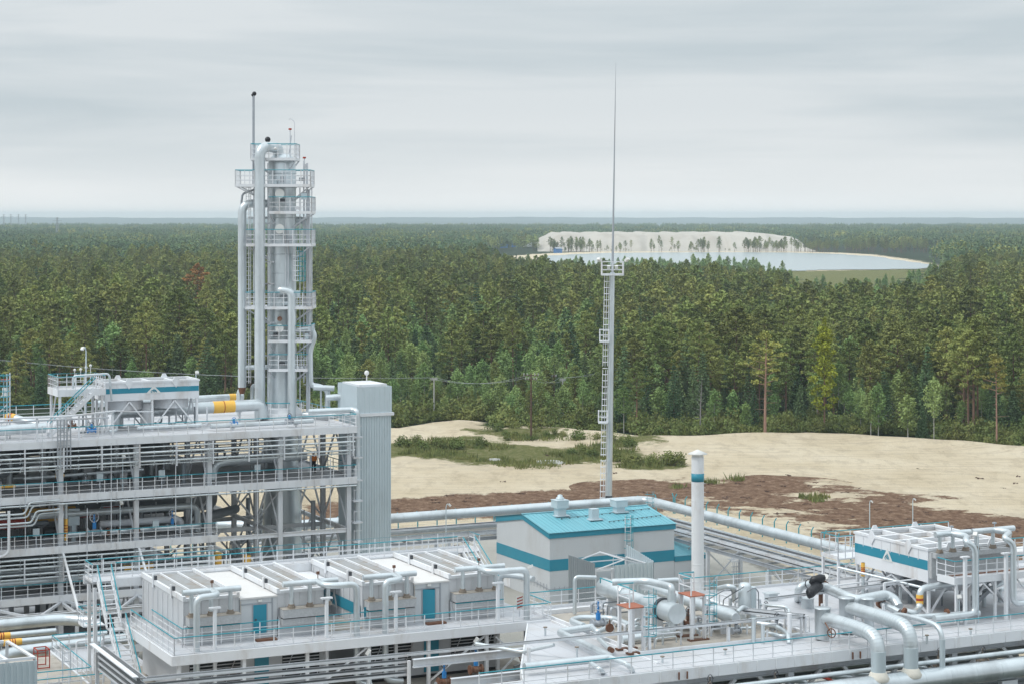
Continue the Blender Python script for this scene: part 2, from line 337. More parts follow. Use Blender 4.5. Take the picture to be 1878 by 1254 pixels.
LAKE = gpoly((985,476),(1000,470),(1080,466),(1120,464.6),(1300,463.5),(1450,464),(1540,467),(1600,471),(1660,479),(1712,487),(1715,489),(1690,494),(1600,495.5),(1500,496.5),(1430,499),(1300,515),(1100,518),(1000,500))
SHORE = gpoly((925,471),(985,466),(1080,462),(1120,461),(1300,460.5),(1450,461),(1540,464),(1600,467),(1660,475),(1712,484),(1722,490),(1690,494),(1500,498),(1100,520),(930,480))
MEADOW = gpoly((1380,498),(1440,497.5),(1500,497),(1600,495.5),(1700,493.5),(1712,500),(1690,512),(1640,522),(1560,530),(1480,526),(1430,512))
YARD = gpoly((800,1400),(716,960),(900,945),(1180,930),(1300,948),(1480,1000),(1700,1070),(2300,1300))
def smooth(x, a, b): t = np.clip((x-a)/(b-a), 0, 1); return t*t*(3-2*t)
rows = np.concatenate([np.arange(398.6, 410, .35), np.arange(410, 520, 1.5), np.arange(520, 760, 3.5), np.arange(760, 1010, 1.4), np.arange(1010, 1700, 8)])
YY = np.concatenate([[60000], H*F/(rows-HZ), [60, 20, -50, -400]]); cols = np.arange(-1500, 3500, 9.0); TT = (cols-939)/F
Yg = np.repeat(YY[:, None], len(TT), 1); Xg = TT[None, :]*np.maximum(Yg, 130)
Xg = np.where(Yg < 130, TT[None, :]*130*np.linspace(1, 6, 1)[0], Xg)
def ghash(X, Y, k):  # cheap smooth noise
    return (np.sin(X/k*1.7+Y/k*.6+1.3)+np.sin(Y/k*1.9-X/k*.7+4.1)+np.sin((X+Y)/k*2.9+.7)*.6+np.sin((X-Y)/k*3.7+2.2)*.5)/3.1
Z = np.zeros_like(Xg)
ysc = np.where(Yg > 4700, 1, 0)
sS = sdist(SAND, Xg, Yg)
berm = np.exp(-((sS-5)/4.5)**2) * (Yg < 450) * (Yg > 250)
Z += berm*(.9+.3*ghash(Xg, Yg, 9)) + (sS > 0)*(Yg < 450)*.10*(ghash(Xg, Yg, 14)+.5*ghash(Xg, Yg, 5)) * smooth(Yg, 240, 280)
drop = smooth(Yg, 5200, 8500); far = smooth(Yg, 9500, 15000)
Z += -38*drop + far*(40 + 13*ghash(Xg, Yg, 2600) + 8*ghash(Xg, Yg, 700) + 4*ghash(Xg, Yg, 230)) * (Yg < 30000)
Z = np.where(Yg > 30000, -60, Z)
gm = bpy.data.meshes.new('ground'); nr, nc = Xg.shape
gm.vertices.add(nr*nc); gm.vertices.foreach_set('co', np.stack([Xg, Yg, Z], -1).astype(np.float32).ravel())
i = np.arange(nr-1)[:, None]*nc + np.arange(nc-1)[None, :]; q = np.stack([i, i+nc, i+nc+1, i+1], -1).reshape(-1, 4)
gm.loops.add(q.size); gm.loops.foreach_set('vertex_index', q.ravel().astype(np.int32)); gm.polygons.add(len(q))
gm.polygons.foreach_set('loop_start', np.arange(0, q.size, 4, dtype=np.int32)); gm.polygons.foreach_set('use_smooth', np.ones(len(q), bool)); gm.update(calc_edges=True)
def attr(name, arr):
    a = gm.attributes.new(name, 'FLOAT', 'POINT'); a.data.foreach_set('value', arr.astype(np.float32).ravel())
k = lambda d, w_: np.clip(.5+d/(2*w_), 0, 1)
attr('sand', np.maximum(k(sS, 4), k(sdist(SHORE, Xg, Yg), 15)))
attr('peat_a', k(sdist(PEATA, Xg, Yg), 5)); attr('peat_b', k(sdist(PEATB, Xg, Yg), 7))
attr('grass', np.maximum.reduce([k(sdist(g, Xg, Yg), 5) for g in GRASS]+[k(sdist(MEADOW, Xg, Yg), 20)]))
attr('road', k(sdist(ROAD, Xg, Yg), 2)); attr('gravel', np.maximum(k(sdist(GRAVEL, Xg, Yg), 2), 0))
g = bpy.data.materials.new('ground_cover'); g.use_nodes = True; t = g.node_tree; n = t.nodes; l = t.links; b = n['Principled BSDF']; b.inputs['Roughness'].default_value = .95; b.inputs['Specular IOR Level'].default_value = .1
co = n.new('ShaderNodeTexCoord')
def noise(scale, detail=6, rough=.6, vec=None, mp=None):
    x = n.new('ShaderNodeTexNoise'); x.inputs['Scale'].default_value = scale; x.inputs['Detail'].default_value = detail; x.inputs['Roughness'].default_value = rough
    if mp: m_ = n.new('ShaderNodeMapping'); m_.inputs['Scale'].default_value = mp; m_.inputs['Rotation'].default_value = (0, 0, .45); l.new(co.outputs['Object'], m_.inputs[0]); l.new(m_.outputs[0], x.inputs[0])
    else: l.new(co.outputs['Object'], x.inputs[0])
    return x.outputs[0]
def ramp(src, stops):
    r = n.new('ShaderNodeValToRGB'); l.new(src, r.inputs[0]); el = r.color_ramp.elements
    while len(el) < len(stops): el.new(.5)
    for e_, (p, cc) in zip(el, stops): e_.position = p; e_.color = (*cc, 1)
    return r.outputs[0]
def mixc(f, a, b_):
    m_ = n.new('ShaderNodeMix'); m_.data_type = 'RGBA'; l.new(f, m_.inputs[0]); l.new(a, m_.inputs[6]); l.new(b_, m_.inputs[7]); return m_.outputs[2]
def edge(name, ns, gain=6, amp=1.0, bias=0):
    a = n.new('ShaderNodeAttribute'); a.attribute_name = name
    m1 = n.new('ShaderNodeMath'); m1.operation = 'SUBTRACT'; l.new(ns, m1.inputs[0]); m1.inputs[1].default_value = .5-bias
    m2 = n.new('ShaderNodeMath'); m2.operation = 'MULTIPLY_ADD'; l.new(m1.outputs[0], m2.inputs[0]); m2.inputs[1].default_value = amp*2; l.new(a.outputs['Fac'], m2.inputs[2])
    m3 = n.new('ShaderNodeMapRange'); l.new(m2.outputs[0], m3.inputs[0]); m3.inputs[1].default_value = .5-.5/gain; m3.inputs[2].default_value = .5+.5/gain
    m4 = n.new('ShaderNodeMath'); m4.operation = 'MULTIPLY'; l.new(m3.outputs[0], m4.inputs[0])
    m5 = n.new('ShaderNodeMath'); m5.operation = 'GREATER_THAN'; l.new(a.outputs['Fac'], m5.inputs[0]); m5.inputs[1].default_value = .02; l.new(m5.outputs[0], m4.inputs[1])
    return m4.outputs[0]
nA = noise(.12); nB = noise(.5, 8, .7); nC = noise(.05, 8, .7, mp=(1, .7, 1)); nD = noise(2.2, 6, .7); nE = noise(.02, 6, .65)
nF = noise(.06, 12, .72, mp=(.8, .9, 1)); nG = noise(.3, 8, .72, mp=(1.3, .5, 1))
nP0 = noise(.7, 9, .75)
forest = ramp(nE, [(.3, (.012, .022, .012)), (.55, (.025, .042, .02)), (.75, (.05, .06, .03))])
sand = ramp(nC, [(.25, (.44, .36, .255)), (.42, (.62, .52, .37)), (.58, (.70, .605, .455)), (.8, (.74, .67, .54))])
sandfine = mixc(ramp(nG, [(.50, (0, 0, 0)), (.62, (.35, .35, .35)), (.8, (.1, .1, .1))]), sand, ramp(nD, [(.3, (.27, .205, .14)), (.7, (.42, .345, .25))]))
nP = noise(.9, 10, .8, mp=(1, .6, 1)); peat = ramp(nP, [(.3, (.065, .036, .024)), (.45, (.165, .096, .062)), (.58, (.28, .185, .125)), (.68, (.46, .36, .26))])
grass = ramp(nP, [(.3, (.06, .075, .022)), (.48, (.14, .15, .05)), (.6, (.22, .20, .10)), (.72, (.40, .34, .22))])
road = ramp(nA, [(.3, (.40, .385, .35)), (.7, (.53, .515, .47))]); gravel = ramp(nD, [(.3, (.16, .155, .14)), (.7, (.33, .32, .29))])
nT = noise(1, 4, .6, mp=(.035, .9, 1)); tk_ = ramp(nT, [(.55, (0, 0, 0)), (.6, (.5, .5, .5)), (.66, (0, 0, 0))]); nU = noise(.05, 8, .7); tk2 = ramp(nU, [(.56, (0, 0, 0)), (.66, (.55, .55, .55))])
dk = ramp(nD, [(.3, (.36, .28, .195)), (.7, (.46, .38, .28))]); sandfine = mixc(tk_, sandfine, dk); sandfine = mixc(tk2, sandfine, ramp(nP0, [(.35, (.42, .34, .24)), (.65, (.62, .55, .45))])) 
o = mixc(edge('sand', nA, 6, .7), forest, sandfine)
o = mixc(edge('peat_a', nG, 5, .7), o, peat); o = mixc(edge('peat_b', nF, 5, 3.6, .02), o, peat)
o = mixc(edge('grass', nF, 5, 2.0, -.01), o, grass); o = mixc(edge('road', nB, 6, .3), o, road); o = mixc(edge('gravel', nB, 5, .4), o, gravel)
l.new(o, b.inputs['Base Color'])
bn = n.new('ShaderNodeBump'); bn.inputs['Strength'].default_value = .8; bn.inputs['Distance'].default_value = .9; l.new(nP, bn.inputs['Height']); l.new(bn.outputs[0], b.inputs['Normal'])
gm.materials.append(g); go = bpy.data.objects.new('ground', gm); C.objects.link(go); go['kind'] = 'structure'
# water
wm = bpy.data.materials.new('water'); wm.use_nodes = True; b = wm.node_tree.nodes['Principled BSDF']
b.inputs['Base Color'].default_value = (.36, .41, .42, 1); b.inputs['Roughness'].default_value = .22; b.inputs['IOR'].default_value = 1.33
n = wm.node_tree.nodes; l = wm.node_tree.links; x = n.new('ShaderNodeTexNoise'); co = n.new('ShaderNodeTexCoord'); x.inputs['Scale'].default_value = .3; l.new(co.outputs['Object'], x.inputs[0])
bn = n.new('ShaderNodeBump'); bn.inputs['Strength'].default_value = .25; bn.inputs['Distance'].default_value = .2; l.new(x.outputs[0], bn.inputs['Height']); l.new(bn.outputs[0], b.inputs['Normal'])
me = bpy.data.meshes.new('lake'); lp = []
for (a, b2) in zip(LAKE, LAKE[1:]+LAKE[:1]):
    for j in range(8): q_ = j/8; lp.append((a[0]+(b2[0]-a[0])*q_+random.uniform(-3, 3), a[1]+(b2[1]-a[1])*q_+random.uniform(-7, 7), .35))
me.from_pydata(lp, [], [tuple(range(len(lp)))]); me.materials.append(wm); lo = bpy.data.objects.new('lake', me); C.objects.link(lo); lo['kind'] = 'structure'
# sand hill beyond the lake
shm = mat('hill_sand', (.47, .435, .385), .95, 0, .10, .012, (.36, .32, .27), .7, dscale=.03, dpos=.55)
nx, ny = 150, 26; xs = np.linspace(30, 345, nx); V_ = []
for j in range(ny):
    yy = 2150 + (j/(ny-1))**1.6*420
    for x_ in xs:
        px_ = 939+x_/2150*F; top = 18.6*min(1, max(0, (px_-976)/42)) if px_ < 1200 else 18.6 - 5.5*float(smooth(np.float64(px_), 1425, 1480)) - 13.1*float(smooth(np.float64(px_), 1470, 1512))
        rise = min(1, max(0, (yy-2152)/46)); rise *= 1-.9*max(0, (yy-2480)/90)
        V_.append((x_ + 2.5*math.sin(x_*.15), yy + 5*math.sin(x_*.09)+3*math.sin(x_*.31), max(-.5, top*rise**.8 + (.5*math.sin(x_*.21)+.4*math.sin(x_*.47+yy*.05))*(rise > 0)*min(1, top/6) - .3)))
me = bpy.data.meshes.new('sand_hill'); me.from_pydata(V_, [], [(j*nx+k_, j*nx+k_+1, (j+1)*nx+k_+1, (j+1)*nx+k_) for j in range(ny-1) for k_ in range(nx-1)])
me.polygons.foreach_set('use_smooth', [True]*len(me.polygons)); me.materials.append(shm); so = bpy.data.objects.new('sand_hill', me); C.objects.link(so); so['kind'] = 'structure'
# ================================================================ TREES
def foliage(name, dark, light, ns=.35, inst=.35, tint=None):
    m = bpy.data.materials.new(name); m.use_nodes = True; t = m.node_tree; n = t.nodes; l = t.links; b = n['Principled BSDF']
    b.inputs['Roughness'].default_value = .85; b.inputs['Specular IOR Level'].default_value = .12
    co = n.new('ShaderNodeTexCoord'); x = n.new('ShaderNodeTexNoise'); x.inputs['Scale'].default_value = ns; x.inputs['Detail'].default_value = 4; l.new(co.outputs['Object'], x.inputs[0])
    oi = n.new('ShaderNodeObjectInfo'); ge = n.new('ShaderNodeNewGeometry')
    a1 = n.new('ShaderNodeMath'); a1.operation = 'MULTIPLY_ADD'; l.new(oi.outputs['Random'], a1.inputs[0]); a1.inputs[1].default_value = inst*2; l.new(x.outputs[0], a1.inputs[2])
    a2 = n.new('ShaderNodeMath'); a2.operation = 'MULTIPLY_ADD'; l.new(ge.outputs['Random Per Island'], a2.inputs[0]); a2.inputs[1].default_value = .18; l.new(a1.outputs[0], a2.inputs[2])
    r = n.new('ShaderNodeMapRange'); l.new(a2.outputs[0], r.inputs[0]); r.inputs[1].default_value = .35; r.inputs[2].default_value = .75+inst*2
    mx = n.new('ShaderNodeMix'); mx.data_type = 'RGBA'; l.new(r.outputs[0], mx.inputs[0]); mx.inputs[6].default_value = (*dark, 1); mx.inputs[7].default_value = (*light, 1)
    hs = n.new('ShaderNodeHueSaturation'); l.new(mx.outputs[2], hs.inputs['Color'])
    wn = n.new('ShaderNodeTexWhiteNoise'); wn.noise_dimensions = '1D'; l.new(oi.outputs['Random'], wn.inputs['W'])
    mr = n.new('ShaderNodeMapRange'); l.new(wn.outputs['Value'], mr.inputs[0]); mr.inputs[3].default_value = .49; mr.inputs[4].default_value = .535; l.new(mr.outputs[0], hs.inputs['Hue'])
    l.new(hs.outputs[0], b.inputs['Base Color']); return m
M['pine'] = foliage('pine_needles', (.085, .11, .034), (.36, .375, .12), inst=.45)
M['spruce'] = foliage('spruce_needles', (.052, .095, .048), (.19, .26, .12))
M['birch'] = foliage('birch_leaves', (.12, .19, .06), (.36, .45, .17))
M['limebirch'] = foliage('lime_birch_leaves', (.20, .25, .03), (.46, .50, .07))
M['shrub'] = foliage('shrub_leaves', (.09, .115, .035), (.25, .27, .09))
M['brightpine'] = foliage('bright_pine_needles', (.12, .15, .035), (.42, .43, .12), inst=0)
M['amberpine'] = foliage('amber_pine_needles', (.12, .12, .03), (.33, .31, .09), inst=0)
M['pinkbark'] = mat('pink_pine_bark', (.34, .20, .15), .95, 0, .2, 1.2, (.22, .17, .15), .6, dscale=.3, dpos=.5)
M['redneedle'] = foliage('red_needles', (.20, .07, .035), (.42, .17, .08), inst=.05)
M['grassblade'] = foliage('grass_blades', (.10, .12, .035), (.27, .27, .10), ns=.1)
def leafquads(mb, cx, cy, cz, R, Rz, n_, size, flat=1.1):
    for _ in range(n_):
        while True:
            p = [random.uniform(-1, 1) for _ in range(3)]; d2 = sum(q*q for q in p)
            if d2 < 1: break
        ctr = Vector((cx+p[0]*R, cy+p[1]*R, cz+p[2]*Rz)); nn = Vector((random.gauss(0, flat), random.gauss(0, flat), 1)).normalized()
        a = nn.cross(Vector((random.gauss(0, 1), random.gauss(0, 1), random.gauss(0, 1)))).normalized(); b_ = nn.cross(a)
        s1, s2 = size*random.uniform(.6, 1.3), size*random.uniform(.35, .7)
        mb.poly([ctr-a*s1-b_*s2*.3, ctr+b_*s2-a*s1*.1, ctr+a*s1+b_*s2*.2, ctr-b_*s2+a*s1*.2])
def trunk(h, r, n_=7, lean=.4, to=1.0):
    k = MB(); a = random.uniform(0, 6.3); pts = [(lean*math.cos(a)*(z/h)**2*h*.05, lean*math.sin(a)*(z/h)**2*h*.05, z) for z in (-.8, 0, h*.25, h*.5, h*.75, h*to)]
    k.tube(pts, [r*1.3, r*1.12, r*.85, r*.65, r*.42, r*.1], n_); return k, pts
def limb(tk, z, ang, ln, up, r, h):
    x0 = 0; p0 = (x0, 0, z); p1 = (math.cos(ang)*ln*.5, math.sin(ang)*ln*.5, z+up*ln*.35); p2 = (math.cos(ang)*ln, math.sin(ang)*ln, z+up*ln*.9)
    tk.tube([p0, p1, p2], [r, r*.7, r*.25], 4, False); return p1, p2
def make_pine(h=18, cb=.45, R=3.2, q=2.0, size=.25, r=.24, limbs=26, dense=1.0):
    tk, _ = trunk(h, r, lean=.3, to=.97); cr = MB(); z0 = h*cb
    for _ in range(int(5*q+1)): limb(tk, random.uniform(h*cb*.55, z0), random.uniform(0, 6.3), random.uniform(.8, 2.2), random.uniform(-.1, .3), .045, h)
    ang = random.uniform(0, 6.3)
    for i_ in range(limbs):
        f_ = (i_+random.random()*.7)/limbs; z = z0+(h-z0)*f_*.95; ang += 2.4+random.uniform(-.5, .5)
        prof = (.55+.75*f_*2 if f_ < .3 else 1.0*(1-((f_-.3)/.7)**1.7)*.95+.12)*R*random.uniform(.62, 1.12)
        p1, p2 = limb(tk, z, ang, prof*.9, .28+.3*f_, .07*(1-f_)+.02, h)
        nq = int(30*q*dense)
        for p, w_ in ((p2, .8), (((p1[0]+p2[0])/2, (p1[1]+p2[1])/2, (p1[2]+p2[2])/2+.15), .75)):
            leafquads(cr, p[0]+random.uniform(-.3, .3), p[1]+random.uniform(-.3, .3), p[2]+.2, .95*w_*prof**.5*.75, .5*w_, nq, size)
    leafquads(cr, 0, 0, h-.5, .75, .9, int(34*q), size*.9)
    leafquads(cr, 0, 0, z0+(h-z0)*.55, R*.5, (h-z0)*.38, int(110*q*dense), size*1.1)
    return tk, cr
def make_spruce(h=14, R=2.4, q=1.5, size=.28, cb=.06, droop=.35):
    tk, _ = trunk(h, .17, lean=.1); cr = MB(); lev = int(17*math.sqrt(q)+4)
    for i_ in range(lev):
        f_ = i_/lev; z = h*cb+h*(1-cb)*f_; rr = R*(1-f_)**.85*random.uniform(.85, 1.1)+.12; nb = max(3, int(8*(1-f_)+2))
        a0 = random.uniform(0, 6.3)
        for b_ in range(nb):
            a = a0+6.283*b_/nb+random.uniform(-.25, .25); L_ = rr*random.uniform(.75, 1.12)
            for g_ in (.35, .68, 1.0):
                leafquads(cr, math.cos(a)*L_*g_, math.sin(a)*L_*g_, z-droop*L_*g_*.6, .28+.16*L_, .2, max(1, int(5*q)), size*(.8+.3*(1-f_)))
    leafquads(cr, 0, 0, h-.2, .15, .55, int(8*q)+2, size*.5); return tk, cr
def make_birch(h=11, R=2.1, q=1.7, size=.23, cb=.28, r=.10, up=.9):
    tk, _ = trunk(h, r, lean=.7, to=.93); cr = MB(); ang = 0
    for i_ in range(20):
        f_ = (i_+random.random())/20; z = h*cb+h*(1-cb)*f_*.9; ang += 2.2+random.uniform(-.5, .5)
        L_ = R*math.sin(math.pi*min(1, .22+f_*.78))**.8*random.uniform(.6, 1.15); p1, p2 = limb(tk, z, ang, L_*.8, up, .035*(1-f_)+.012, h)
        for p, g_ in ((p2, 1), (p1, .7)): leafquads(cr, p[0], p[1], p[2], .62*g_+.12*R, .65*g_, int(20*q), size, 1.2)
    leafquads(cr, 0, 0, h*.97, .35, .6, int(18*q), size, 1.2); leafquads(cr, 0, 0, h*(cb+.4), R*.6, h*.25, int(70*q), size, 1.2); return tk, cr
def make_shrub(h=2.2, R=1.6, q=1.4, size=.17):
    cr = MB(); tk = MB()
    for _ in range(7):
        a, rr = random.uniform(0, 6.3), R*random.uniform(.1, .75); hh = h*random.uniform(.5, 1)*(1-.3*rr/R); tk.tube([(rr*.2*math.cos(a), rr*.2*math.sin(a), -.2), (rr*math.cos(a), rr*math.sin(a), hh*.8)], [.03, .012], 4)
        leafquads(cr, rr*math.cos(a), rr*math.sin(a), hh*.55, R*.45, hh*.5, int(60*q), size, 1.5)
    return tk, cr
def make_dead(h=9):
    tk, _ = trunk(h, .16, lean=.8, to=1)
    for i_ in range(22): limb(tk, h*(.3+.65*i_/22), i_*2.4+random.random(), random.uniform(.8, 2.2)*(1.15-i_/22), random.uniform(.1, .9), .035, h)
    return tk
protos = {}
def proto(kind, tk, cr, bark, leaf):
    a = bpy.data.objects.new('trunk', tk.mesh('trunk', bark)); b_ = bpy.data.objects.new('crown', cr.mesh('crown', leaf)) if cr else None
    protos.setdefault(kind, []).append((a.data, b_.data if b_ else None)); bpy.data.objects.remove(a)
    if b_: bpy.data.objects.remove(b_)
for h_, cb_, R_ in ((19, .42, 3.3), (17, .36, 3.0), (20, .5, 3.1), (16, .30, 2.7), (18, .46, 3.6), (15, .25, 2.6)): proto('pine', *make_pine(h_, cb_, R_), 'bark', 'pine')
for h_, R_ in ((14, 2.4), (11, 2.0), (16, 2.5), (8, 1.7)): proto('spruce', *make_spruce(h_, R_), 'bark', 'spruce')
for h_, R_, cb_ in ((11, 2.1, .28), (9, 1.8, .2), (12, 2.3, .35), (7, 1.6, .12)): proto('birch', *make_birch(h_, R_, cb=cb_), 'birchbark', 'birch')
for h_, R_ in ((2.4, 1.7), (1.8, 1.4), (3.2, 1.9)): proto('shrub', *make_shrub(h_, R_), 'bark', 'shrub')
proto('lime', *make_birch(19, 2.2, 3.2, .26, .16, .14, 1.3), 'bark', 'limebirch')
proto('giant', *make_pine(21, .46, 4.2, 1.9, .25, .25, 20, .42), 'pinkbark', 'brightpine')
proto('amber', *make_pine(15, .55, 2.2, 1.1, .22, .15, 13), 'pinkbark', 'amberpine')
proto('redpine', *make_pine(19, .30, 4.6, 2, .34, .25, 26), 'bark', 'redneedle')
proto('dead', make_dead(10), None, 'deadwood', None); proto('dead', make_dead(7), None, 'deadwood', None)
MEAN_H = {'pine': (19, 17, 20, 16, 18, 15), 'spruce': (14, 11, 16, 8), 'birch': (11, 9, 12, 7), 'shrub': (2.4, 1.8, 3.2), 'lime': (19,), 'giant': (21,), 'amber': (15,), 'redpine': (19,), 'dead': (10, 7)}
tree_log = []
def tree(kind, X, Y, label, group=None, var=None, scl=1.0, name=None, z=0, cat='tree'):
    var = random.randrange(len(protos[kind])) if var is None else var; tm, cm = protos[kind][var]
    r = bpy.data.objects.new(name or {'pine': 'pine_tree', 'spruce': 'spruce_tree', 'birch': 'birch_tree', 'shrub': 'shrub', 'lime': 'birch_tree', 'giant': 'pine_tree', 'amber': 'pine_tree', 'redpine': 'pine_tree', 'dead': 'dead_tree'}[kind], None)
    C.objects.link(r); r.location = (X, Y, z); r.rotation_euler = (0, 0, random.uniform(0, 6.28)); k_ = scl*random.uniform(.93, 1.07); w_ = random.uniform(.82, 1.22) if kind not in ('giant', 'lime', 'amber', 'redpine') else 1.12; r.scale = (k_*w_, k_*w_*random.uniform(.9, 1.1), k_*random.uniform(.93, 1.07)); tag(r, label, cat, group)
    a = bpy.data.objects.new('trunk', tm); C.objects.link(a); a.parent = r
    if cm: b_ = bpy.data.objects.new('crown' if kind != 'shrub' else 'foliage', cm); C.objects.link(b_); b_.parent = r
    return r
CEILX = [600, 880, 940, 985, 1100, 1250, 1440, 1465, 1640, 1705, 1740, 1800, 1950]; CEILY = [400, 440, 468, 480, 487, 487, 497, 525, 525, 514, 480, 440, 400]
ex = [e_[0] for e_ in EDGE]; ey = [e_[1] for e_ in EDGE]
def edge_py(px): return float(np.interp(px, ex, ey))
def inpoly(P, X, Y): return float(sdist(P, np.array([X]), np.array([Y]))[0]) > 0
def zone(px, py):
    d = edge_py(px)-py
    names = ((60, 'at the left edge'), (120, 'left of the stair platform'), (190, 'above the stair platform'), (280, 'above the left cooler'), (360, 'above the right end of the left cooler'), (430, 'just left of the tall column'), (580, 'behind the tall column'), (640, 'just right of the tall column'),
        (716, 'above the corrugated shaft'), (770, 'left of the pale power pole'), (820, 'around the pale power pole'), (893, 'behind the left of the clearing'), (945, 'left of the timber power pole'), (1000, 'around the timber power pole'), (1050, 'around the short pale pole'), (1100, 'left of the lightning mast'),
        (1140, 'behind the lightning mast'), (1200, 'right of the lightning mast'), (1250, 'left of the white chimney'), (1310, 'above the white chimney'), (1375, 'left of the giant pine'), (1430, 'around the giant pine'), (1485, 'right of the giant pine'), (1540, 'around the lime birch'), (1590, 'right of the lime birch'),
        (1640, 'around the white birches'), (1700, 'behind the right part of the sand'), (1760, 'well left of the amber pine'), (1810, 'left of the amber pine'), (1850, 'around the amber pine'))
    place = next((b_ for a_, b_ in names if px < a_), 'at the right edge')
    row = 'in the front row' if d < 14 else 'in the second rank' if d < 40 else 'in the third rank' if d < 80 else 'deep in the forest'
    return place, row
# landmark trees
def at_px(px, py): return gp(px, py)
tree('giant', *at_px(1403, 799), 'tall pine with bare pinkish trunk and wide crown standing forward of the forest edge', var=0, scl=.98)
tree('lime', *at_px(1512, 794), 'tall narrow yellow green birch rising among dark pines', var=0, scl=1.02)
tree('amber', *at_px(1828, 817), 'slender pine with orange trunk and thin yellowish crown near the right edge', var=0, scl=1.02)
tree('pine', *at_px(1168, 797), 'broad round crowned pine just right of the lightning mast', var=4, scl=.68)
tree('redpine', *at_px(362, 600), 'large pine with dead rust red needles in the left forest', var=0, scl=1.13)
tree('dead', *at_px(1284, 799), 'leafless grey brown dead tree at the forest edge beside birches', var=0, scl=.95)
tree('dead', *at_px(156, 735), 'bare grey dead tree behind the left stair platform', var=0, scl=1.1)
tree('dead', *at_px(338, 690), 'short grey dead tree with a twisted top left of the column', var=1, scl=1.2)
tree('dead', *at_px(1612, 795), 'thin grey leafless tree behind the sand near the right', var=1, scl=1.1)
for px_, py_, k_, sc_ in ((1611,801,1,.62),(1713,809,2,.55),(1665,804,1,.5),(1597,800,0,.5)):
    tree('birch', *at_px(px_, py_), {1611: 'white trunked slim birch at the sand edge behind the middle of the clearing', 1713: 'white trunked birch standing before dark trees right of the clearing', 1665: 'short leaning white birch between two taller ones at the sand edge', 1597: 'small pale birch left of the slim white trunked one'}[px_], var=k_, scl=sc_*1.6)
cand = []; rr = random.Random(5)
# survey of the forest: jittered grid in metres
Yc = 300.0
while Yc < 1420:
    st = 4.7 if Yc < 480 else 5.3 if Yc < 700 else 6.2
    Xc = -.335*Yc
    while Xc < .345*Yc:
        X, Y = Xc+rr.uniform(-.48, .48)*st, Yc+rr.uniform(-.48, .48)*st; Xc += st
        px_, py_ = 939+F*X/Y, HZ+H*F/Y; d = edge_py(px_)-py_
        if d < 0: continue
        if d < 7 and rr.random() < .35: continue
        if any(abs(px_-a) < w_ and py_ > b_-6 for a, b_, w_ in ((1403, 799, 24), (1512, 794, 15), (1828, 817, 14), (1168, 797, 20), (362, 600, 10))): continue
        # young growth under the power line
        young = 560 < px_ < 1130 and d < 62 + 18*math.sin(px_*.02)
        if px_ > 1380 and (inpoly(MEADOW, X, Y)): continue
        open_ = ghash(np.array([X]), np.array([Y]), 26)[0]
        if young:
            if open_ > .55 and rr.random() < .5: continue
            kd = rr.choices(['birch', 'spruce', 'pine', 'shrub'], [.50, .20, .12, .18])[0]; scl_ = {'birch': rr.uniform(.55, .95), 'spruce': rr.uniform(.4, .85), 'pine': rr.uniform(.4, .6), 'shrub': rr.uniform(1, 1.6)}[kd]
            scl_ *= .65 + .45*min(1, d/60)
        else:
            g_ = ghash(np.array([X+300]), np.array([Y]), 45)[0]
            wt = [.72, .16, .12] if g_ < .25 else [.32, .30, .38]
            if py_ < 520 and wt[0] > .5: wt = [.45, .45, .10]  # more cool spruce farther out puts the bluish haze into tree colour
            kd = rr.choices(['pine', 'spruce', 'birch'], wt)[0]; scl_ = rr.uniform(.68, 1.12)
            if True:
                hv = ghash(np.array([X-77]), np.array([Y+9]), 33)[0]; scl_ *= (.90+.16*hv)
            if 600 < px_ < 1180 and d < 150 and rr.random() < .55: kd = rr.choice(['birch', 'birch', 'spruce']); scl_ = rr.uniform(.6, 1.1)
            if d < 16 and rr.random() < .6: kd = rr.choice(['birch', 'birch', 'spruce', 'shrub']); scl_ = rr.uniform(.45, .85) if kd != 'shrub' else rr.uniform(1, 1.7)
            if rr.random() < .12: scl_ *= .6
            if kd == 'birch': scl_ *= rr.choice([.8, 1.0, 1.15])
            if Y > 900 and px_ > 900: scl_ *= .92
        # the canopy drops towards the lake so that the water and its meadow lie open
        mh = 39-(float(np.interp(px_, CEILX, CEILY))+rr.uniform(-6, 5)-HZ)*Y/F
        if mh < 2.2: continue
        if mh < 18*scl_:
            if mh < 9: kd = rr.choice(['birch', 'shrub', 'spruce'])
            scl_ = min(scl_, mh/{'pine': 20.5, 'spruce': 16.5, 'birch': 13, 'shrub': 3.4}[kd])
        cand.append((Y, X, px_, py_, kd, scl_))
    Yc += st
# foreground shrubs on the grassy clearing
for px_, py_ in ((905,797),(925,801),(950,803),(975,806),(1000,804),(1030,803),(1060,806),(1090,808),(940,792),(910,788),(985,795),(1040,797),(1110,812),(1135,812),(1150,816),(1120,822),(1160,822),(800,824),(760,815),(735,818),(840,822),(880,818),(770,826),(1050,835),(1075,832),(1090,838),(1135,846),(1160,850),(1190,852),(1215,852),(1235,853),(930,806),(1012,800)):
    cand.append((0, *gp(px_, py_), py_, 'shrubfront', rr.uniform(.55, 1.05)))
cand.sort(key=lambda a: a[0]); cnt = {}; rest = {'pine': [], 'spruce': [], 'birch': [], 'shrub': []}
LIM = {'pine': 290, 'spruce': 290, 'birch': 285, 'shrub': 110}
sizes = {'pine': ['low', 'middling', 'tall'], 'spruce': ['short', 'middling', 'tall'], 'birch': ['small', 'middling', 'tall'], 'shrub': ['low', 'low', 'tall']}
shapes = {'pine': 'olive pine', 'spruce': 'dark spruce', 'birch': 'light green birch', 'shrub': 'leafy shrub'}
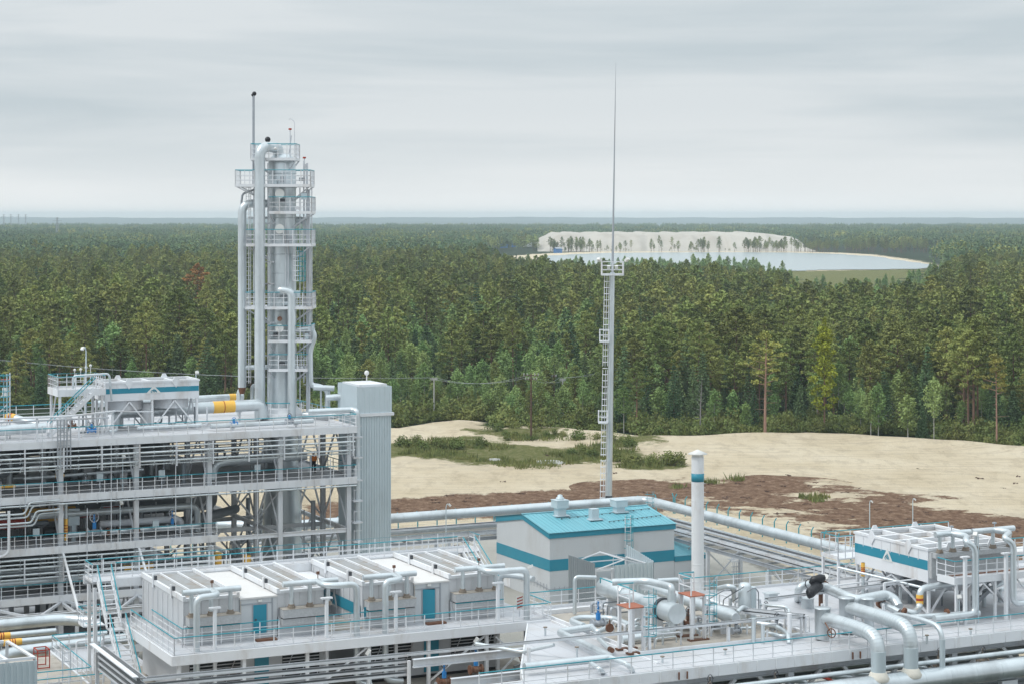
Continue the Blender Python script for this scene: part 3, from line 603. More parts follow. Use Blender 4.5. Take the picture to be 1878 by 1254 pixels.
for i_, (Y, X, a, b_, kd, scl_) in enumerate(cand):
    if kd == 'shrubfront':
        X, Y = X, a; px_ = 939+F*X/Y
        lab = ('leafy green shrub on the grassy bank %s' % ('left of the brown timber power pole' if px_ < 960 else 'around the foot of the brown timber power pole' if px_ < 1070 else 'just behind the lightning mast' if px_ < 1130 else 'right of the lightning mast')) if b_ < 830 else 'low green shrub in the grass strip on the sand'
        tree('shrub', X, Y, lab, lab[:30], scl=scl_, cat='shrub'); continue
    px_, py_ = a, b_; n_ = cnt.get(kd, 0)
    if n_ < LIM[kd] and -60 < px_ < 1940:
        pl, rw = zone(px_, py_); sz = sizes[kd][0 if scl_ < .78 else 1 if scl_ < .95 else 2]
        lab = '%s %s %s %s' % (sz, shapes[kd], rw, pl); tree(kd, X, Y, lab, lab, scl=scl_, cat='shrub' if kd == 'shrub' else 'tree'); cnt[kd] = n_+1
    else: rest[kd].append((X, Y, 0, scl_))
# stuff: the rest of the forest
under = []
def scatter(name, protos_, pts, label, cat, spin=True):
    """one object: every point carries one of the given tree meshes"""
    P = np.array([[p[0], p[1], p[2]] for p in pts], np.float32); me = bpy.data.meshes.new(name); me.vertices.add(len(P)); me.vertices.foreach_set('co', P.ravel())
    a = me.attributes.new('scl', 'FLOAT', 'POINT'); a.data.foreach_set('value', np.array([p[3] for p in pts], np.float32))
    sv_ = RNG.uniform(.82, 1.25, len(P)); zv_ = RNG.uniform(.9, 1.1, len(P)); a = me.attributes.new('stretch', 'FLOAT_VECTOR', 'POINT'); b0_ = np.array([p[3] for p in pts]); a.data.foreach_set('vector', np.stack([b0_*sv_, b0_*sv_, b0_*zv_], -1).astype(np.float32).ravel())
    a = me.attributes.new('rot', 'FLOAT', 'POINT'); a.data.foreach_set('value', RNG.uniform(0, 6.28, len(P)).astype(np.float32))
    a = me.attributes.new('pick', 'INT', 'POINT'); a.data.foreach_set('value', RNG.integers(0, len(protos_), len(P)).astype(np.int32))
    ob = bpy.data.objects.new(name, me); C.objects.link(ob); tag(ob, label, cat, None, 'stuff')
    ng = bpy.data.node_groups.new(name, 'GeometryNodeTree'); ng.interface.new_socket('Geometry', in_out='INPUT', socket_type='NodeSocketGeometry'); ng.interface.new_socket('Geometry', in_out='OUTPUT', socket_type='NodeSocketGeometry')
    N_ = ng.nodes.new; L_ = ng.links.new; gi = N_('NodeGroupInput'); go_ = N_('NodeGroupOutput'); iop = N_('GeometryNodeInstanceOnPoints'); jn = N_('GeometryNodeJoinGeometry')
    for pm in reversed(protos_):
        oi = N_('GeometryNodeObjectInfo'); oi.inputs['Object'].default_value = pm; oi.inputs['As Instance'].default_value = False
        g2 = N_('GeometryNodeGeometryToInstance'); L_(oi.outputs['Geometry'], g2.inputs[0]); L_(g2.outputs[0], jn.inputs[0])
    L_(gi.outputs[0], iop.inputs['Points']); L_(jn.outputs[0], iop.inputs['Instance']); iop.inputs['Pick Instance'].default_value = True
    def at(nm, ty):
        x = N_('GeometryNodeInputNamedAttribute'); x.data_type = ty; x.inputs[0].default_value = nm; return x.outputs[0]
    L_(at('pick', 'INT'), iop.inputs['Instance Index']); L_(at('stretch', 'FLOAT_VECTOR'), iop.inputs['Scale'])
    cx = N_('ShaderNodeCombineXYZ'); L_(at('rot', 'FLOAT'), cx.inputs[2]); L_(cx.outputs[0], iop.inputs['Rotation'])
    L_(iop.outputs[0], go_.inputs[0]); md = ob.modifiers.new('scatter', 'NODES'); md.node_group = ng; return ob
def lod(parts):  # merge several (MB, material) into one unlinked source object
    vs, fs, mi, ms = [], [], [], []
    for mb, m_ in parts:
        b_ = len(vs); vs += mb.v; fs += [tuple(b_+k_ for k_ in f_) for f_ in mb.f]; mi += [len(ms)]*len(mb.f); ms.append(M[m_])
    me = bpy.data.meshes.new('tree_form'); me.from_pydata([tuple(x) for x in vs], [], fs); me.polygons.foreach_set('material_index', mi)
    for m_ in ms: me.materials.append(m_)
    return bpy.data.objects.new('tree_form', me)
midp = [lod([(tk, 'bark'), (cr_, 'pine')]) for tk, cr_ in (make_pine(h_, cb_, R_, .75, .42, .22, 20) for h_, cb_, R_ in ((19, .4, 3.3), (17, .36, 3.0), (20, .48, 3.2), (16, .3, 2.8), (18, .42, 3.5)))]
mids = [lod([(tk, 'bark'), (cr_, 'spruce')]) for tk, cr_ in (make_spruce(h_, R_, .75, .42) for h_, R_ in ((14, 2.4), (11, 2.0), (16, 2.5)))]
midb = [lod([(tk, 'birchbark'), (cr_, 'birch')]) for tk, cr_ in (make_birch(h_, R_, .8, .36, cb_) for h_, R_, cb_ in ((11, 2.1, .2), (13, 2.3, .3), (9, 1.9, .15)))]
scatter('pine_forest', midp, rest['pine'], 'dark olive pines filling the forest behind the front ranks', 'forest')
scatter('spruce_forest', mids, rest['spruce'], 'dark conical spruces mixed through the forest behind the front ranks', 'forest')
scatter('birch_forest', midb, rest['birch']+rest['shrub'], 'light green birches mixed through the forest behind the front ranks', 'forest')
for _ in range(5200):
    px_ = rr.uniform(-60, 1940); wide = 600 < px_ < 1180; py_ = edge_py(px_) - rr.random()**1.4*(62 if wide else 20) + rr.uniform(-1, 2.5 if px_ > 1150 else 1)
    x_, y_ = gp(px_, py_)
    if ghash(np.array([x_]), np.array([y_]), 7)[0] > -.25: under.append((x_, y_, 0, rr.uniform(.35, 1.15)*(1.25 if wide else 1)))
unp = [lod([(tk, 'bark'), (cr_, 'shrub')]) for tk, cr_ in (make_shrub(h_, R_, .7, .22) for h_, R_ in ((2.4, 1.6), (1.6, 1.5), (3.4, 1.7)))]
scatter('undergrowth', unp, under, 'low green undergrowth filling the foot of the forest edge', 'undergrowth')
# far forest: patches of a couple of dozen trees
def far_patch():
    k_ = MB(); S = 26
    for _ in range(26):
        x, y = random.uniform(-S/2, S/2), random.uniform(-S/2, S/2); h_ = random.uniform(13, 19); R_ = random.uniform(1.8, 2.9)
        if random.random() < .35:
            for j in range(9): f_ = j/9; leafquads(k_, x, y, h_*(.35+.65*f_), R_*(1-f_)*.8+.2, .8, 4, .9)
        else:
            leafquads(k_, x, y, h_*.72, R_, h_*.2, 26, 1.15); leafquads(k_, x, y, h_*.93, R_*.45, h_*.06, 6, .8)
    return k_
farp = [lod([(far_patch(), 'pine')]) for _ in range(1)] + [lod([(far_patch(), 'spruce')]) for _ in range(4)]  # mostly cool spruce green, so distance haze is partly in the foliage colour
pts = []; Yc = 1330.0
LAKEX = gpoly((860,480),(960,469),(1080,461),(1120,459),(1300,458),(1450,459),(1540,462),(1600,466),(1660,473),(1725,484),(1732,491),(1700,500),(1640,520),(1440,600),(1000,600),(880,500))
HILL = [(18, 2130), (355, 2130), (355, 2480), (18, 2480)]
BAY = gpoly((895,456),(990,456),(990,470),(930,474),(895,466))
while Yc < 5450:
    st = 23*(1+max(0, (Yc-1300)/2400)); Xc = -.33*Yc
    while Xc < .34*Yc:
        X, Y = Xc+rr.uniform(-.4, .4)*st, Yc+rr.uniform(-.4, .4)*st; Xc += st
        if inpoly(LAKEX, X, Y) or inpoly(HILL, X, Y): continue
        px_ = 939+F*X/Y; mh = 39-(float(np.interp(px_, CEILX, CEILY))-HZ)*Y/F
        if Y < 2150 and mh < 19 and 880 < px_ < 1745: continue
        pts.append((X, Y, -.5, rr.uniform(.82, 1.08)))
    Yc += st
scatter('far_forest', farp, pts, 'far blue green forest stretching to the horizon beyond the lake', 'forest')
# trees before and beside the sand hill beyond the lake
pts = []
for a, b_, y0, y1, n_ in ((1008,1034,2105,2140,18),(1034,1072,2100,2142,36),(1062,1120,2110,2140,20),(1120,1160,2115,2140,12),(1192,1200,2118,2140,4),(1207,1214,2118,2140,3),(1226,1246,2120,2142,6),(1262,1304,2118,2142,26),(1318,1326,2122,2140,3),(1330,1350,2122,2142,5),(1363,1500,2112,2140,62),(1480,1600,2080,2140,60),(1560,1700,2040,2180,60),(975,1000,2125,2145,3),(1364,1425,2150,2180,16)):
    for _ in range(n_):
        Y = rr.uniform(y0, y1); X = (rr.uniform(a, b_)-939)/F*Y; pts.append((X, Y, 0, rr.choice([.2, .3, .45, .6, .8]) if a < 1360 else rr.uniform(.5, .85)))
scatter('shore_trees', midp, pts, 'scattered dark pines on the far lake shore in front of the pale sand hill', 'trees')
# tall grass and weeds on the clearing
tufts = []
for _ in range(4):
    k_ = MB()
    for _ in range(26):
        x, y = random.gauss(0, .45), random.gauss(0, .45); h_ = random.uniform(.25, .75); a = random.uniform(0, 3.14); w_ = .07; lx, ly = random.gauss(0, .15), random.gauss(0, .15)
        k_.poly([(x-w_*math.cos(a), y-w_*math.sin(a), 0), (x+w_*math.cos(a), y+w_*math.sin(a), 0), (x+lx, y+ly, h_)])
    tufts.append(lod([(k_, 'grassblade')]))
pts = []
for gi_, g_ in enumerate(GRASS):
    A = np.array(g_); x0, x1, y0, y1 = A[:, 0].min()-4, A[:, 0].max()+4, A[:, 1].min()-4, A[:, 1].max()+4; n_ = int((x1-x0)*(y1-y0)*.55)
    X = RNG.uniform(x0, x1, n_); Y = RNG.uniform(y0, y1, n_); d = sdist(g_, X, Y)+ghash(X, Y, 6)*5
    for x_, y_, d_ in zip(X, Y, d):
        if d_ > 1 and ghash(np.array([x_]), np.array([y_]), 9)[0] > -.12: pts.append((x_, y_, 0, rr.uniform(.6, 1.5)))
for px_, py_ in ((1303,884),(1308,886),(1490,915),(1497,917),(1503,914),(1478,912),(1512,913),(1245,893),(1350,880)):
    for _ in range(3): x_, y_ = gp(px_+rr.uniform(-4, 4), py_); pts.append((x_, y_+rr.uniform(-1, 1), 0, rr.uniform(.8, 1.5)))
scatter('grass', tufts, pts, 'green weeds and tall grass growing in strips over the sand', 'grass')
deb = []
for _ in range(3):
    k_ = MB()
    for _ in range(3): x, y = random.gauss(0, .5), random.gauss(0, .5); k_.lathe(x, y, [(.16, -.05), (.22, .06), (.12, .17), (.02, .2)], 6, False)
    k_.beam((-.8, .2, .08), (.9, -.3, .12), .09); deb.append(lod([(k_, 'brownwood')]))
pts = []
for _ in range(420):
    px_, py_ = rr.uniform(720, 1880), rr.uniform(800, 1000); x_, y_ = gp(px_, py_)
    if inpoly(SAND, x_, y_) and (inpoly(PEATB, x_, y_) or inpoly(PEATA, x_, y_) or rr.random() < .10): pts.append((x_, y_, 0, rr.uniform(.25, .8)))
scatter('debris', deb, pts, 'dark clods and sticks strewn over the brown soil and sand', 'debris')
# power poles and their wires
def power_pole(px_, py_, hgt, col, label, arms):
    X, Y = gp(px_, py_); u, v = uv(X, Y); T = Thing('power_pole', label, 'power pole', (u, v, 0), 'power poles')
    T.part('pole', MB().tube([(u, v, -.5), (u, v, hgt)], [.19, .13], 8), col)
    r = (c, -s)
    for z, L_ in arms:
        T.part('crossarm', MB().beam((u-r[0]*L_, v-r[1]*L_, z), (u+r[0]*L_, v+r[1]*L_, z), .14), col); ins = MB()
        for k_ in (-.95, -.5, .5, .95): ins.tube([(u+r[0]*L_*k_, v+r[1]*L_*k_, z), (u+r[0]*L_*k_, v+r[1]*L_*k_, z+.4)], .10, 6)
        T.part('insulators', ins, 'pole')
    return u, v, hgt
pp = [power_pole(796, 770, 8.1, 'pole', 'pale concrete power pole left of the shrubs', [(7.7, .6)]),
      power_pole(974, 806, 11.6, 'brownwood', 'tall brown timber power pole with double crossarm', [(11.2, 1.3), (10.5, 1.0)]),
      power_pole(1016, 748, 6.8, 'brownwood', 'thin brown power pole behind the tall timber one', [(6.4, .5)]),
      power_pole(1032, 768, 7.8, 'pole', 'pale concrete power pole right of the timber poles', [(7.4, .5)]),
      power_pole(1206, 716, 8.6, 'pole', 'small far pale power pole right of the lightning mast', [(8.2, .6)])]
def wire(label, a, b_, sag=1.2, r=.022, group='power line wires'):
    pts = [tuple(np.array(a)*(1-t)+np.array(b_)*t + np.array([0, 0, -4*sag*t*(1-t)])) for t in np.linspace(0, 1, 14)]; single('power_wire', MB().tube(pts, r, 4), 'steel2', label, 'wire', group)
farL = (*pY(-60, 668, 420)[:2], 9.0)
for k_ in (-.7, .7):
    o_ = (c*k_, -s*k_)
    A_ = lambda p, z: (p[0]+o_[0], p[1]+o_[1], z)
    wd = 'nearer' if k_ < 0 else 'farther'
    wire('%s sagging wire running left from the pale pole' % wd, A_(pp[0], 8.1), A_(farL, 9.5), 1.5); wire('%s wire between the pale pole and the tall timber pole' % wd, A_(pp[0], 8.0), A_(pp[1], 11.2))
    wire('%s wire from the timber pole to the pole behind the mast' % wd, A_(pp[1], 11.4), A_(pp[3], 7.9)); wire('%s wire rising past the lightning mast' % wd, A_(pp[3], 7.9), A_(pp[4], 8.6))
# transmission pylons on the horizon
def pylon(px_, Y, hgt, label, w_=4.5):
    X = (px_-939)/F*Y; u, v = uv(X, Y); T = Thing('transmission_tower', label, 'pylon', (u, v, 0), 'pylons on the horizon'); mb = MB()
    for a, b_ in ((-1,-1),(1,-1),(1,1),(-1,1)): mb.beam((u+a*w_/2, v+b_*w_/2, 0), (u+a*.5, v+b_*.5, hgt), .45)
    for j in range(6):
        z0, z1 = hgt*j/6, hgt*(j+1)/6; w0, w1 = w_/2*(1-j/6)+.5*j/6, w_/2*(1-(j+1)/6)+.5*(j+1)/6
        mb.beam((u-w0, v-w0, z0), (u+w1, v-w1, z1), .25); mb.beam((u+w0, v-w0, z0), (u-w1, v-w1, z1), .25)
    T.part('lattice_frame', mb, 'steel2'); am = MB()
    for z, L_ in ((.75, 5), (.86, 6.5), (.96, 4)): am.beam((u-L_*c, v+L_*s, hgt*z), (u+L_*c, v-L_*s, hgt*z), .4)
    T.part('crossarm', am, 'steel2')
pylon(105, 2900, 36, 'tall lattice pylon standing in the far left forest')
for px_, d_ in ((7, 'leftmost'), (20, 'second from left'), (34, 'third from left'), (47, 'fourth from left')): pylon(px_, 4600, 41, '%s of the tiny pylons on the far left horizon' % d_, 3)
# work huts near the sand hill
hm = mat('blue_hut', (.04, .16, .42), .6)
for px_, py_, w_, m_, lb in ((925, 455, 7, hm, 'small blue hut left of the sand hill, left of two'), (944, 454, 6, hm, 'small blue hut left of the sand hill, right of two'), (968, 453, 9, 'whitecap', 'small white hut just left of the sand hill'), (1023, 464.5, 7, hm, 'blue hut at the foot of the sand hill by the lake')):
    X, Y = gp(px_, py_); u, v = uv(X, Y); z_ = 6 if px_ < 1000 else 0
    T = Thing('hut', lb, 'hut', (u, v, 0)); T.part('walls', MB().box(u-w_/2, v-3, 0, u+w_/2, v+3, z_+4.5), m_)
    T.part('roof', MB().poly([(u-w_/2-.4, v-3.4, z_+4.5), (u+w_/2+.4, v-3.4, z_+4.5), (u+w_/2+.4, v, z_+6), (u-w_/2-.4, v, z_+6)]).poly([(u+w_/2+.4, v+3.4, z_+4.5), (u-w_/2-.4, v+3.4, z_+4.5), (u-w_/2-.4, v, z_+6), (u+w_/2+.4, v, z_+6)]), 'steel2')
# ================================================================ LEFT PROCESS STRUCTURE
US = [18.8, 24.8, 30.8, 36.8, 42.8, 48.8, 54.8, 60.8]; VS = [156, 162, 168, 174]; LV = [9.4, 13.2, 17.2, 21.4]
T = Thing('process_structure', 'four storey white steel process structure full of pipes under the tall column', 'process structure', (40, 156, 0))
for u in US:
    for v in VS:
        cmb_ = MB().box(u-.15, v-.13, 0, u+.15, v+.13, 21.0)
        for sg in (-1, 1): cmb_.box(u-.19, v+sg*.17-.02, 0, u+.19, v+sg*.17+.02, 21.0)
        T.part('column', cmb_, 'steel')
for z, u1 in zip([5.0]+LV, (49.3, 49.3, 49.3, 61.3, 61.3)):
    T.part('floor_deck', MB().box(18, 155.55, z-.10, u1, 175.4, z), 'deck')
    mb = MB().box(18, 155.42, z-.42, u1+.03, 155.53, z+.14)
    mb.box(u1+.01, 155.545, z-.42, u1+.12, 175.4, z+.14); mb.box(18, 175.42, z-.42, u1, 175.53, z+.12)
    for x in np.arange(18.6, u1, 1.5): mb.box(x-.02, 155.36, z-.40, x+.02, 155.415, z+.10)
    T.part('edge_girder', mb, 'white')
    jb = MB()
    for v in VS[1:]: jb.ibeam((18, v, z-.34), (u1, v, z-.34), .25, .4)
    for u in US:
        if u < u1: jb.ibeam((u, 155.6, z-.36), (u, 175.3, z-.36), .25, .42); jb.ibeam((u+3, 155.6, z-.28), (u+3, 175.3, z-.28), .15, .25) if u+3 < u1 else None
    T.part('floor_beams', jb, 'steel')
    railing(T, [(18, 155.5, z), (u1, 155.5, z)], sp=1.0 if z < 20 else 1.2)
    if z > 20: railing(T, [(u1+.05, 155.7, z), (u1+.05, 175.3, z)], sp=1.3); railing(T, [(18, 175.3, z), (54, 175.3, z)], sp=1.5)
    elif z > 17: railing(T, [(u1, 155.7, z), (u1, 175.0, z)], sp=1.3)
bz = [0, 9.4, 13.2, 17.2, 21.4]
for k_ in range(4):
    z0, z1 = bz[k_]+.1, bz[k_+1]-.5
    for u in US[1:]:
        mb = MB(); mb.beam((u, 156.2, z0 if k_ else 5), (u, 159, z1), .13); mb.beam((u, 161.8, z0 if k_ else 5), (u, 159, z1), .13)
        if u in (54.8, 60.8): mb.beam((u, 162.2, z0), (u, 165, z1), .13); mb.beam((u, 167.8, z0), (u, 165, z1), .13)
        T.part('chevron_brace', mb, 'steel')
for v in (162, 168):
    mb = MB()
    for a, b_ in ((13.2, 17.2), (9.4, 13.2)):
        mb.beam((48.8, v, a), (51.8, v, b_-.5), .15); mb.beam((54.8, v, a), (51.8, v, b_-.5), .15); mb.beam((54.8, v, a), (57.8, v, b_-.5), .13); mb.beam((60.8, v, a), (57.8, v, b_-.5), .13)
    for z in (9.3, 12.6): mb.ibeam((49, v, z), (61, v, z), .22, .34)
    T.part('frame_brace', mb, 'steel')
mb = MB(); mb.ibeam((49, 156, 12.9), (61, 156, 12.9), .25, .35); mb.ibeam((49, 156, 9.3), (61, 156, 9.3), .2, .3)
for z in (12.9, 9.3): mb.ibeam((60.8, 156, z), (60.8, 174, z), .22, .34); mb.ibeam((54.8, 156, z), (54.8, 174, z), .22, .3)
T.part('open_bay_beams', mb, 'white')
for u in (36.8, 42.8): T.part('raking_strut', MB().beam((u+.1, 155.6, 12.8), (u+.1, 150.7, 9.2), .16), 'white')
mb = MB(); mb.ibeam((18, 150.7, 8.9), (44.5, 150.7, 8.9), .25, .42); mb.ibeam((18, 153.2, 8.6), (46, 153.2, 8.6), .2, .3)
for u in US[:5]: mb.beam((u, 155.6, 8.9), (u, 150.7, 8.9), .22); mb.beam((u+.2, 155.6, 9.0), (u+3, 150.8, 8.8), .18); mb.beam((u+3, 150.8, 8.8), (u+6, 155.6, 9.0), .18) if u < 40 else None; mb.box(u-.12, 150.6, 0, u+.12, 150.85, 8.8)
T.part('outrigger_frame', mb, 'steel')
for j in range(14): pass
# stored dark cable trays and pipe runs outside the front edge
def run(label, u0, u1, v, z, r, m='clad', grp=None, ticks=1.5):
    mb = MB().tube([(u0, v, z), (u1, v, z)], r, 8)
    for x in np.arange(u0+.5, u1, ticks): mb.box(x-.03, v-r-.03, z-r-.05, x+.03, v+r+.03, z+r+.03)
    return single('pipe', mb, m, label, 'pipe', grp)
G = 'pipe runs along the front of the structure'
for z, r, v, lb in ((20.72, .05, 155.15, 'thin pipe run just under the top floor edge of the structure'), (20.32, .085, 155.0, 'second pipe run below the top floor edge of the structure'), (20.0, .045, 155.25, 'narrow pipe run, third below the top floor edge'), (19.62, .08, 155.05, 'fourth pipe run below the top floor edge of the structure'), (19.36, .055, 155.2, 'lowest thin pipe run below the top floor edge')): run(lb, 18, 61, v, z, r, 'clad', G)
for z, r, v, lb in ((16.66, .07, 155.2, 'thin pipe run under the second highest floor edge'), (12.52, .075, 155.2, 'upper pipe run under the third highest floor edge'), (12.2, .06, 155.1, 'second pipe run under the third highest floor edge'), (11.85, .095, 155.25, 'third pipe run under the third highest floor edge'), (11.4, .075, 155.1, 'fourth pipe run under the third highest floor edge'), (11.05, .08, 155.2, 'lowest pipe run under the third highest floor edge')): run(lb, 18, 61.2 if z > 16 else 48.9, v, z, r, 'clad', G)
for z, v in ((20.5, 155.6), (12.05, 155.7)):
    mb = MB()
    for u in np.arange(18.8, 61 if z > 20 else 49, 3.0): mb.box(u-.05, v-.75, z-1.35, u+.05, v-.65, z+.5); 
    single('pipe_bracket', mb, 'steel', 'row of hangers holding the %s pipe runs on the front' % ('upper' if z > 20 else 'lower'), 'pipe hangers', kind='stuff')
def bay_(u): return 'in the %s bay' % ('outermost left' if u < 27 else 'left' if u < 36.8 else 'second' if u < 42.8 else 'third' if u < 48.8 else 'fourth' if u < 54.8 else 'fifth')
# raised tray and cable ladders on the left
T = Thing('cable_tray', 'raised pale cable tray with risers above the top floor at the left', 'cable tray', (36, 157, 21.4))
mb = MB().beam((18, 157, 23.25), (37.5, 157, 23.25), .45, .10).beam((37.5, 157, 23.25), (41.4, 157, 23.5), .45, .10).beam((18, 157.5, 22.95), (41, 157.5, 22.95), .18, .12).beam((41.4, 157, 23.5), (44.5, 157, 23.3), .3, .08); T.part('tray', mb, 'steel')
mb = MB()
for u in (22, 27, 32, 35.2, 38.5, 41.2): mb.box(u-.07, 156.93, 21.42, u+.07, 157.07, 23.2)
T.part('posts', mb, 'white')
mb = MB()
for du in (0, .22, .5, .72, 1.0): mb.beam((36.35+du, 155.0, 19.4), (36.35+du, 155.0, 23.2), .09)
for z in np.arange(19.6, 23.2, .4): mb.beam((36.3, 154.97, z), (37.4, 154.97, z), .05)
T.part('riser', mb, 'steel2')
for k_, (u, z0, z1) in enumerate(((25.6, 9.4, 17), (33.9, 13.2, 21), (38.7, 9.4, 16.2), (40.6, 13, 21.2), (44.2, 9, 13), (45.8, 13.4, 20.8), (48.2, 17.2, 21), (52.6, 12, 21), (56.4, 17.2, 21.2), (58.9, 13, 19), (35.2, 17.2, 22.8), (27.7, 17.4, 21))):
    single('conduit', MB().tube([(u, 155.2, z0), (u, 155.2, z1)], .035, 6), 'steel', 'thin upright conduit on the front of the structure, %s of twelve counted from one end' % ('first', 'fourth', 'sixth', 'seventh', 'eighth', 'ninth', 'tenth', 'eleventh', 'twelfth', 'last', 'fifth', 'second')[k_], 'conduit', 'upright conduits on the front')
for u, z in ((24, 17.2), (29.5, 17.2), (40, 17.2), (45, 17.2), (53, 17.2), (26, 13.2), (35, 13.2), (44.5, 13.2), (30, 9.4), (38, 9.4), (46.5, 9.4)):
    T_ = Thing('junction_box', 'grey junction box on a stand %s' % ('under the top floor %s' % bay_(u) if z > 17 else 'on the middle gallery %s' % bay_(u) if z > 13 else 'on the lowest gallery %s' % bay_(u)), 'junction box', (u, 156.3, z)); T_.part('box', MB().box(u-.25, 156.3, z+.9, u+.25, 156.5, z+1.5), 'corr'); T_.part('stand', MB().box(u-.04, 156.36, z, u+.04, 156.44, z+.9), 'steel')
# inside equipment
rnd = random.Random(3)
def drum(label, u0, u1, v, z, r, m='clad2', grp='drums inside the structure', zd=None):
    T = Thing('drum', label, 'vessel', (u0, v, z-r-.3), grp)
    T.part('shell', MB().tube([(u0, v, z), (u0+r*.12, v, z), (u0+r*.4, v, z), (u1-r*.4, v, z), (u1-r*.12, v, z), (u1, v, z)], [r*.35, r*.75, r, r, r*.75, r*.35], 20), m)
    for q in (.22, .78):
        x = u0+(u1-u0)*q; T.part('saddle', MB().box(x-.12, v-r*.75, (zd if zd is not None else z-r-.3), x+.12, v+r*.75, z-r*.55), 'steel')
    nz = MB()
    for q in (.3, .6): nz.tube([(u0+(u1-u0)*q, v, z+r*.9), (u0+(u1-u0)*q, v, z+r+.35)], .12, 8)
    T.part('nozzle', nz, m); return T
drum('large grey drum under the second highest floor, right of its centre', 43.6, 52.2, 165, 15.3, 1.35, zd=13.2)
drum('large dark drum on the third highest floor, left part', 24.5, 33.5, 166, 15.4, 1.3, 'clad2', zd=13.2)
drum('grey drum behind the red cylinders', 34.5, 42.2, 165, 15.2, 1.2, 'clad2', zd=13.2)
drum('long grey drum deep under the top floor, left part', 27, 35.5, 164, 19.0, 1.0, zd=17.2)
drum('grey drum deep under the top floor, middle', 38, 47.5, 165, 19.1, 1.05, zd=17.2)
drum('dark drum on the lowest visible floor', 22, 33, 163, 11.2, 1.1, zd=9.4)
drum('second dark drum on the lowest visible floor', 35.5, 45, 164, 11.1, 1.2, zd=9.4)
def bay(u): return 'behind the %s bay' % ('leftmost' if u < 36.8 else 'second' if u < 42.8 else 'third' if u < 48.8 else 'fourth' if u < 54.8 else 'fifth')
lvn = {5.0: 'under the lowest visible floor', 17.2: 'under the top floor', 13.2: 'on the third highest floor', 9.4: 'on the lowest visible floor'}
for z0, u1 in ((17.2, 60), (13.2, 48.5), (9.4, 48.5), (5.0, 48.5)):
    g_ = 'insulated pipes running deep %s' % lvn[z0]
    for i_ in range(14 if z0 > 6 else 0):
        v = rnd.choice([158.2, 159.4, 160.6, 163, 164.5, 167, 169.5, 171, 172.6])+rnd.uniform(-.3, .3); r = rnd.choice([.09, .12, .16, .2, .28]); a = rnd.uniform(18, 44); b_ = min(u1, a+rnd.uniform(6, 20)); z = z0+rnd.uniform(.5, 3.2)
        pts = [(a, v, z), (b_, v, z)]
        if rnd.random() < .5: pts.append((b_, v, z0+.1))
        if rnd.random() < .4: pts = [(a, v+2, z)]+pts
        pipe('grey insulated pipe deep %s, its end %s' % (lvn[z0], bay(b_)), pts, r, rnd.choice(['clad', 'clad', 'clad2', 'steel']), group=g_)
    for q_, (v, zz) in enumerate(((173.2, z0+.6), (173.2, z0+1.7), (171.0, z0+2.9))):  # tray banks added along the back to block the bright ground behind
        tr_ = MB()
        for a in range(5): tr_.box(18, v, zz+a*.2, u1, v+.5, zz+a*.2+.05)
        single('cable_tray', tr_, 'steel2', '%s bank of stacked cable trays added to block brightness behind, %s' % (('low', 'middle', 'high')[q_], lvn[z0]), 'cable tray')
    for q_ in range(3 if z0 < 17 else 4):
        a = 24.5+q_*7.6+rnd.uniform(-1, 1); single('vessel', MB().lathe(a, 169.5, [(.3, z0+.1), (.9, z0+.5), (.95, z0+2.6), (.6, z0+3.0), (.1, z0+3.1)], 18).lathe(a+2, 171.5, [(.6, z0), (.6, z0+2.7), (.2, z0+2.9)], 14), 'clad2', 'pair of upright dark vessels deep %s, %s pair from the left' % (lvn[z0], ('first', 'second', 'third', 'fourth')[q_]), 'vessel')
    g_ = 'upright pipes deep %s' % lvn[z0]
    for i_ in range(15 if z0 > 6 else 0):
        u, v = rnd.uniform(20, u1), rnd.uniform(157.6, 174); r = rnd.choice([.05, .07, .1, .15]); zt = z0+rnd.uniform(1.2, 3.7)
        single('pipe', MB().tube([(u, v, z0), (u, v, zt)], r, 8), rnd.choice(['clad', 'steel2', 'white', 'steel']), 'upright grey pipe deep %s, %s' % (lvn[z0], bay(u)), 'pipe', g_)
    for i_ in range(5):
        u, v = rnd.uniform(20, u1-3), rnd.uniform(160, 172)
        T = Thing('pump', 'pump set on a plinth deep %s, %s' % (lvn[z0], bay(u)), 'pump', (u, v, z0), 'pump sets %s' % lvn[z0])
        T.part('plinth', MB().box(u-.9, v-.45, z0, u+.9, v+.45, z0+.25), 'steel2'); T.part('motor', MB().tube([(u-.8, v, z0+.62), (u+.1, v, z0+.62)], .34, 12), rnd.choice(['blue', 'dark', 'steel2'])); T.part('casing', MB().sphere((u+.5, v, z0+.62), .36).tube([(u+.5, v, z0+.7), (u+.5, v, z0+1.5)], .12, 8), 'clad2')
        T.part('bench', MB().box(u+1.2, v-.3, z0, u+1.8, v+.3, z0+1.3), 'steel')
# level 17.2 (under the top floor)
pipe('pale pipe with a hooked left end along the upper gallery right of centre', [(49.9, 158.6, 17.4), (50.1, 158.6, 18.6), (51, 158.6, 18.8), (58, 158.6, 18.9)], .34, 'clad', n=16)
pipe('yellow banded big pipe at the left end of the upper gallery', [(18, 160, 18.8), (33.4, 160, 18.8), (33.4, 161.5, 18.8)], .5, 'clad2', bands=[(((25.6, 160, 18.8), (27.4, 160, 18.8)), 0), (((29.9, 160, 18.8), (32.4, 160, 18.8)), 4)], n=16)
pipe('white pipe with a yellow sleeve low on the upper gallery at the left', [(19, 157, 17.55), (19.3, 157, 18.0), (36.4, 157, 18.05)], .13, 'clad', bands=[(((31.0, 157, 18.04), (33.5, 157, 18.04)), 1)])
pipe('thin pipe with yellow sleeve behind the third column of the upper gallery', [(34.4, 158.2, 18.4), (44, 158.2, 18.6)], .14, 'clad', bands=[(((36.9, 158.2, 18.46), (37.6, 158.2, 18.47)), 0)])
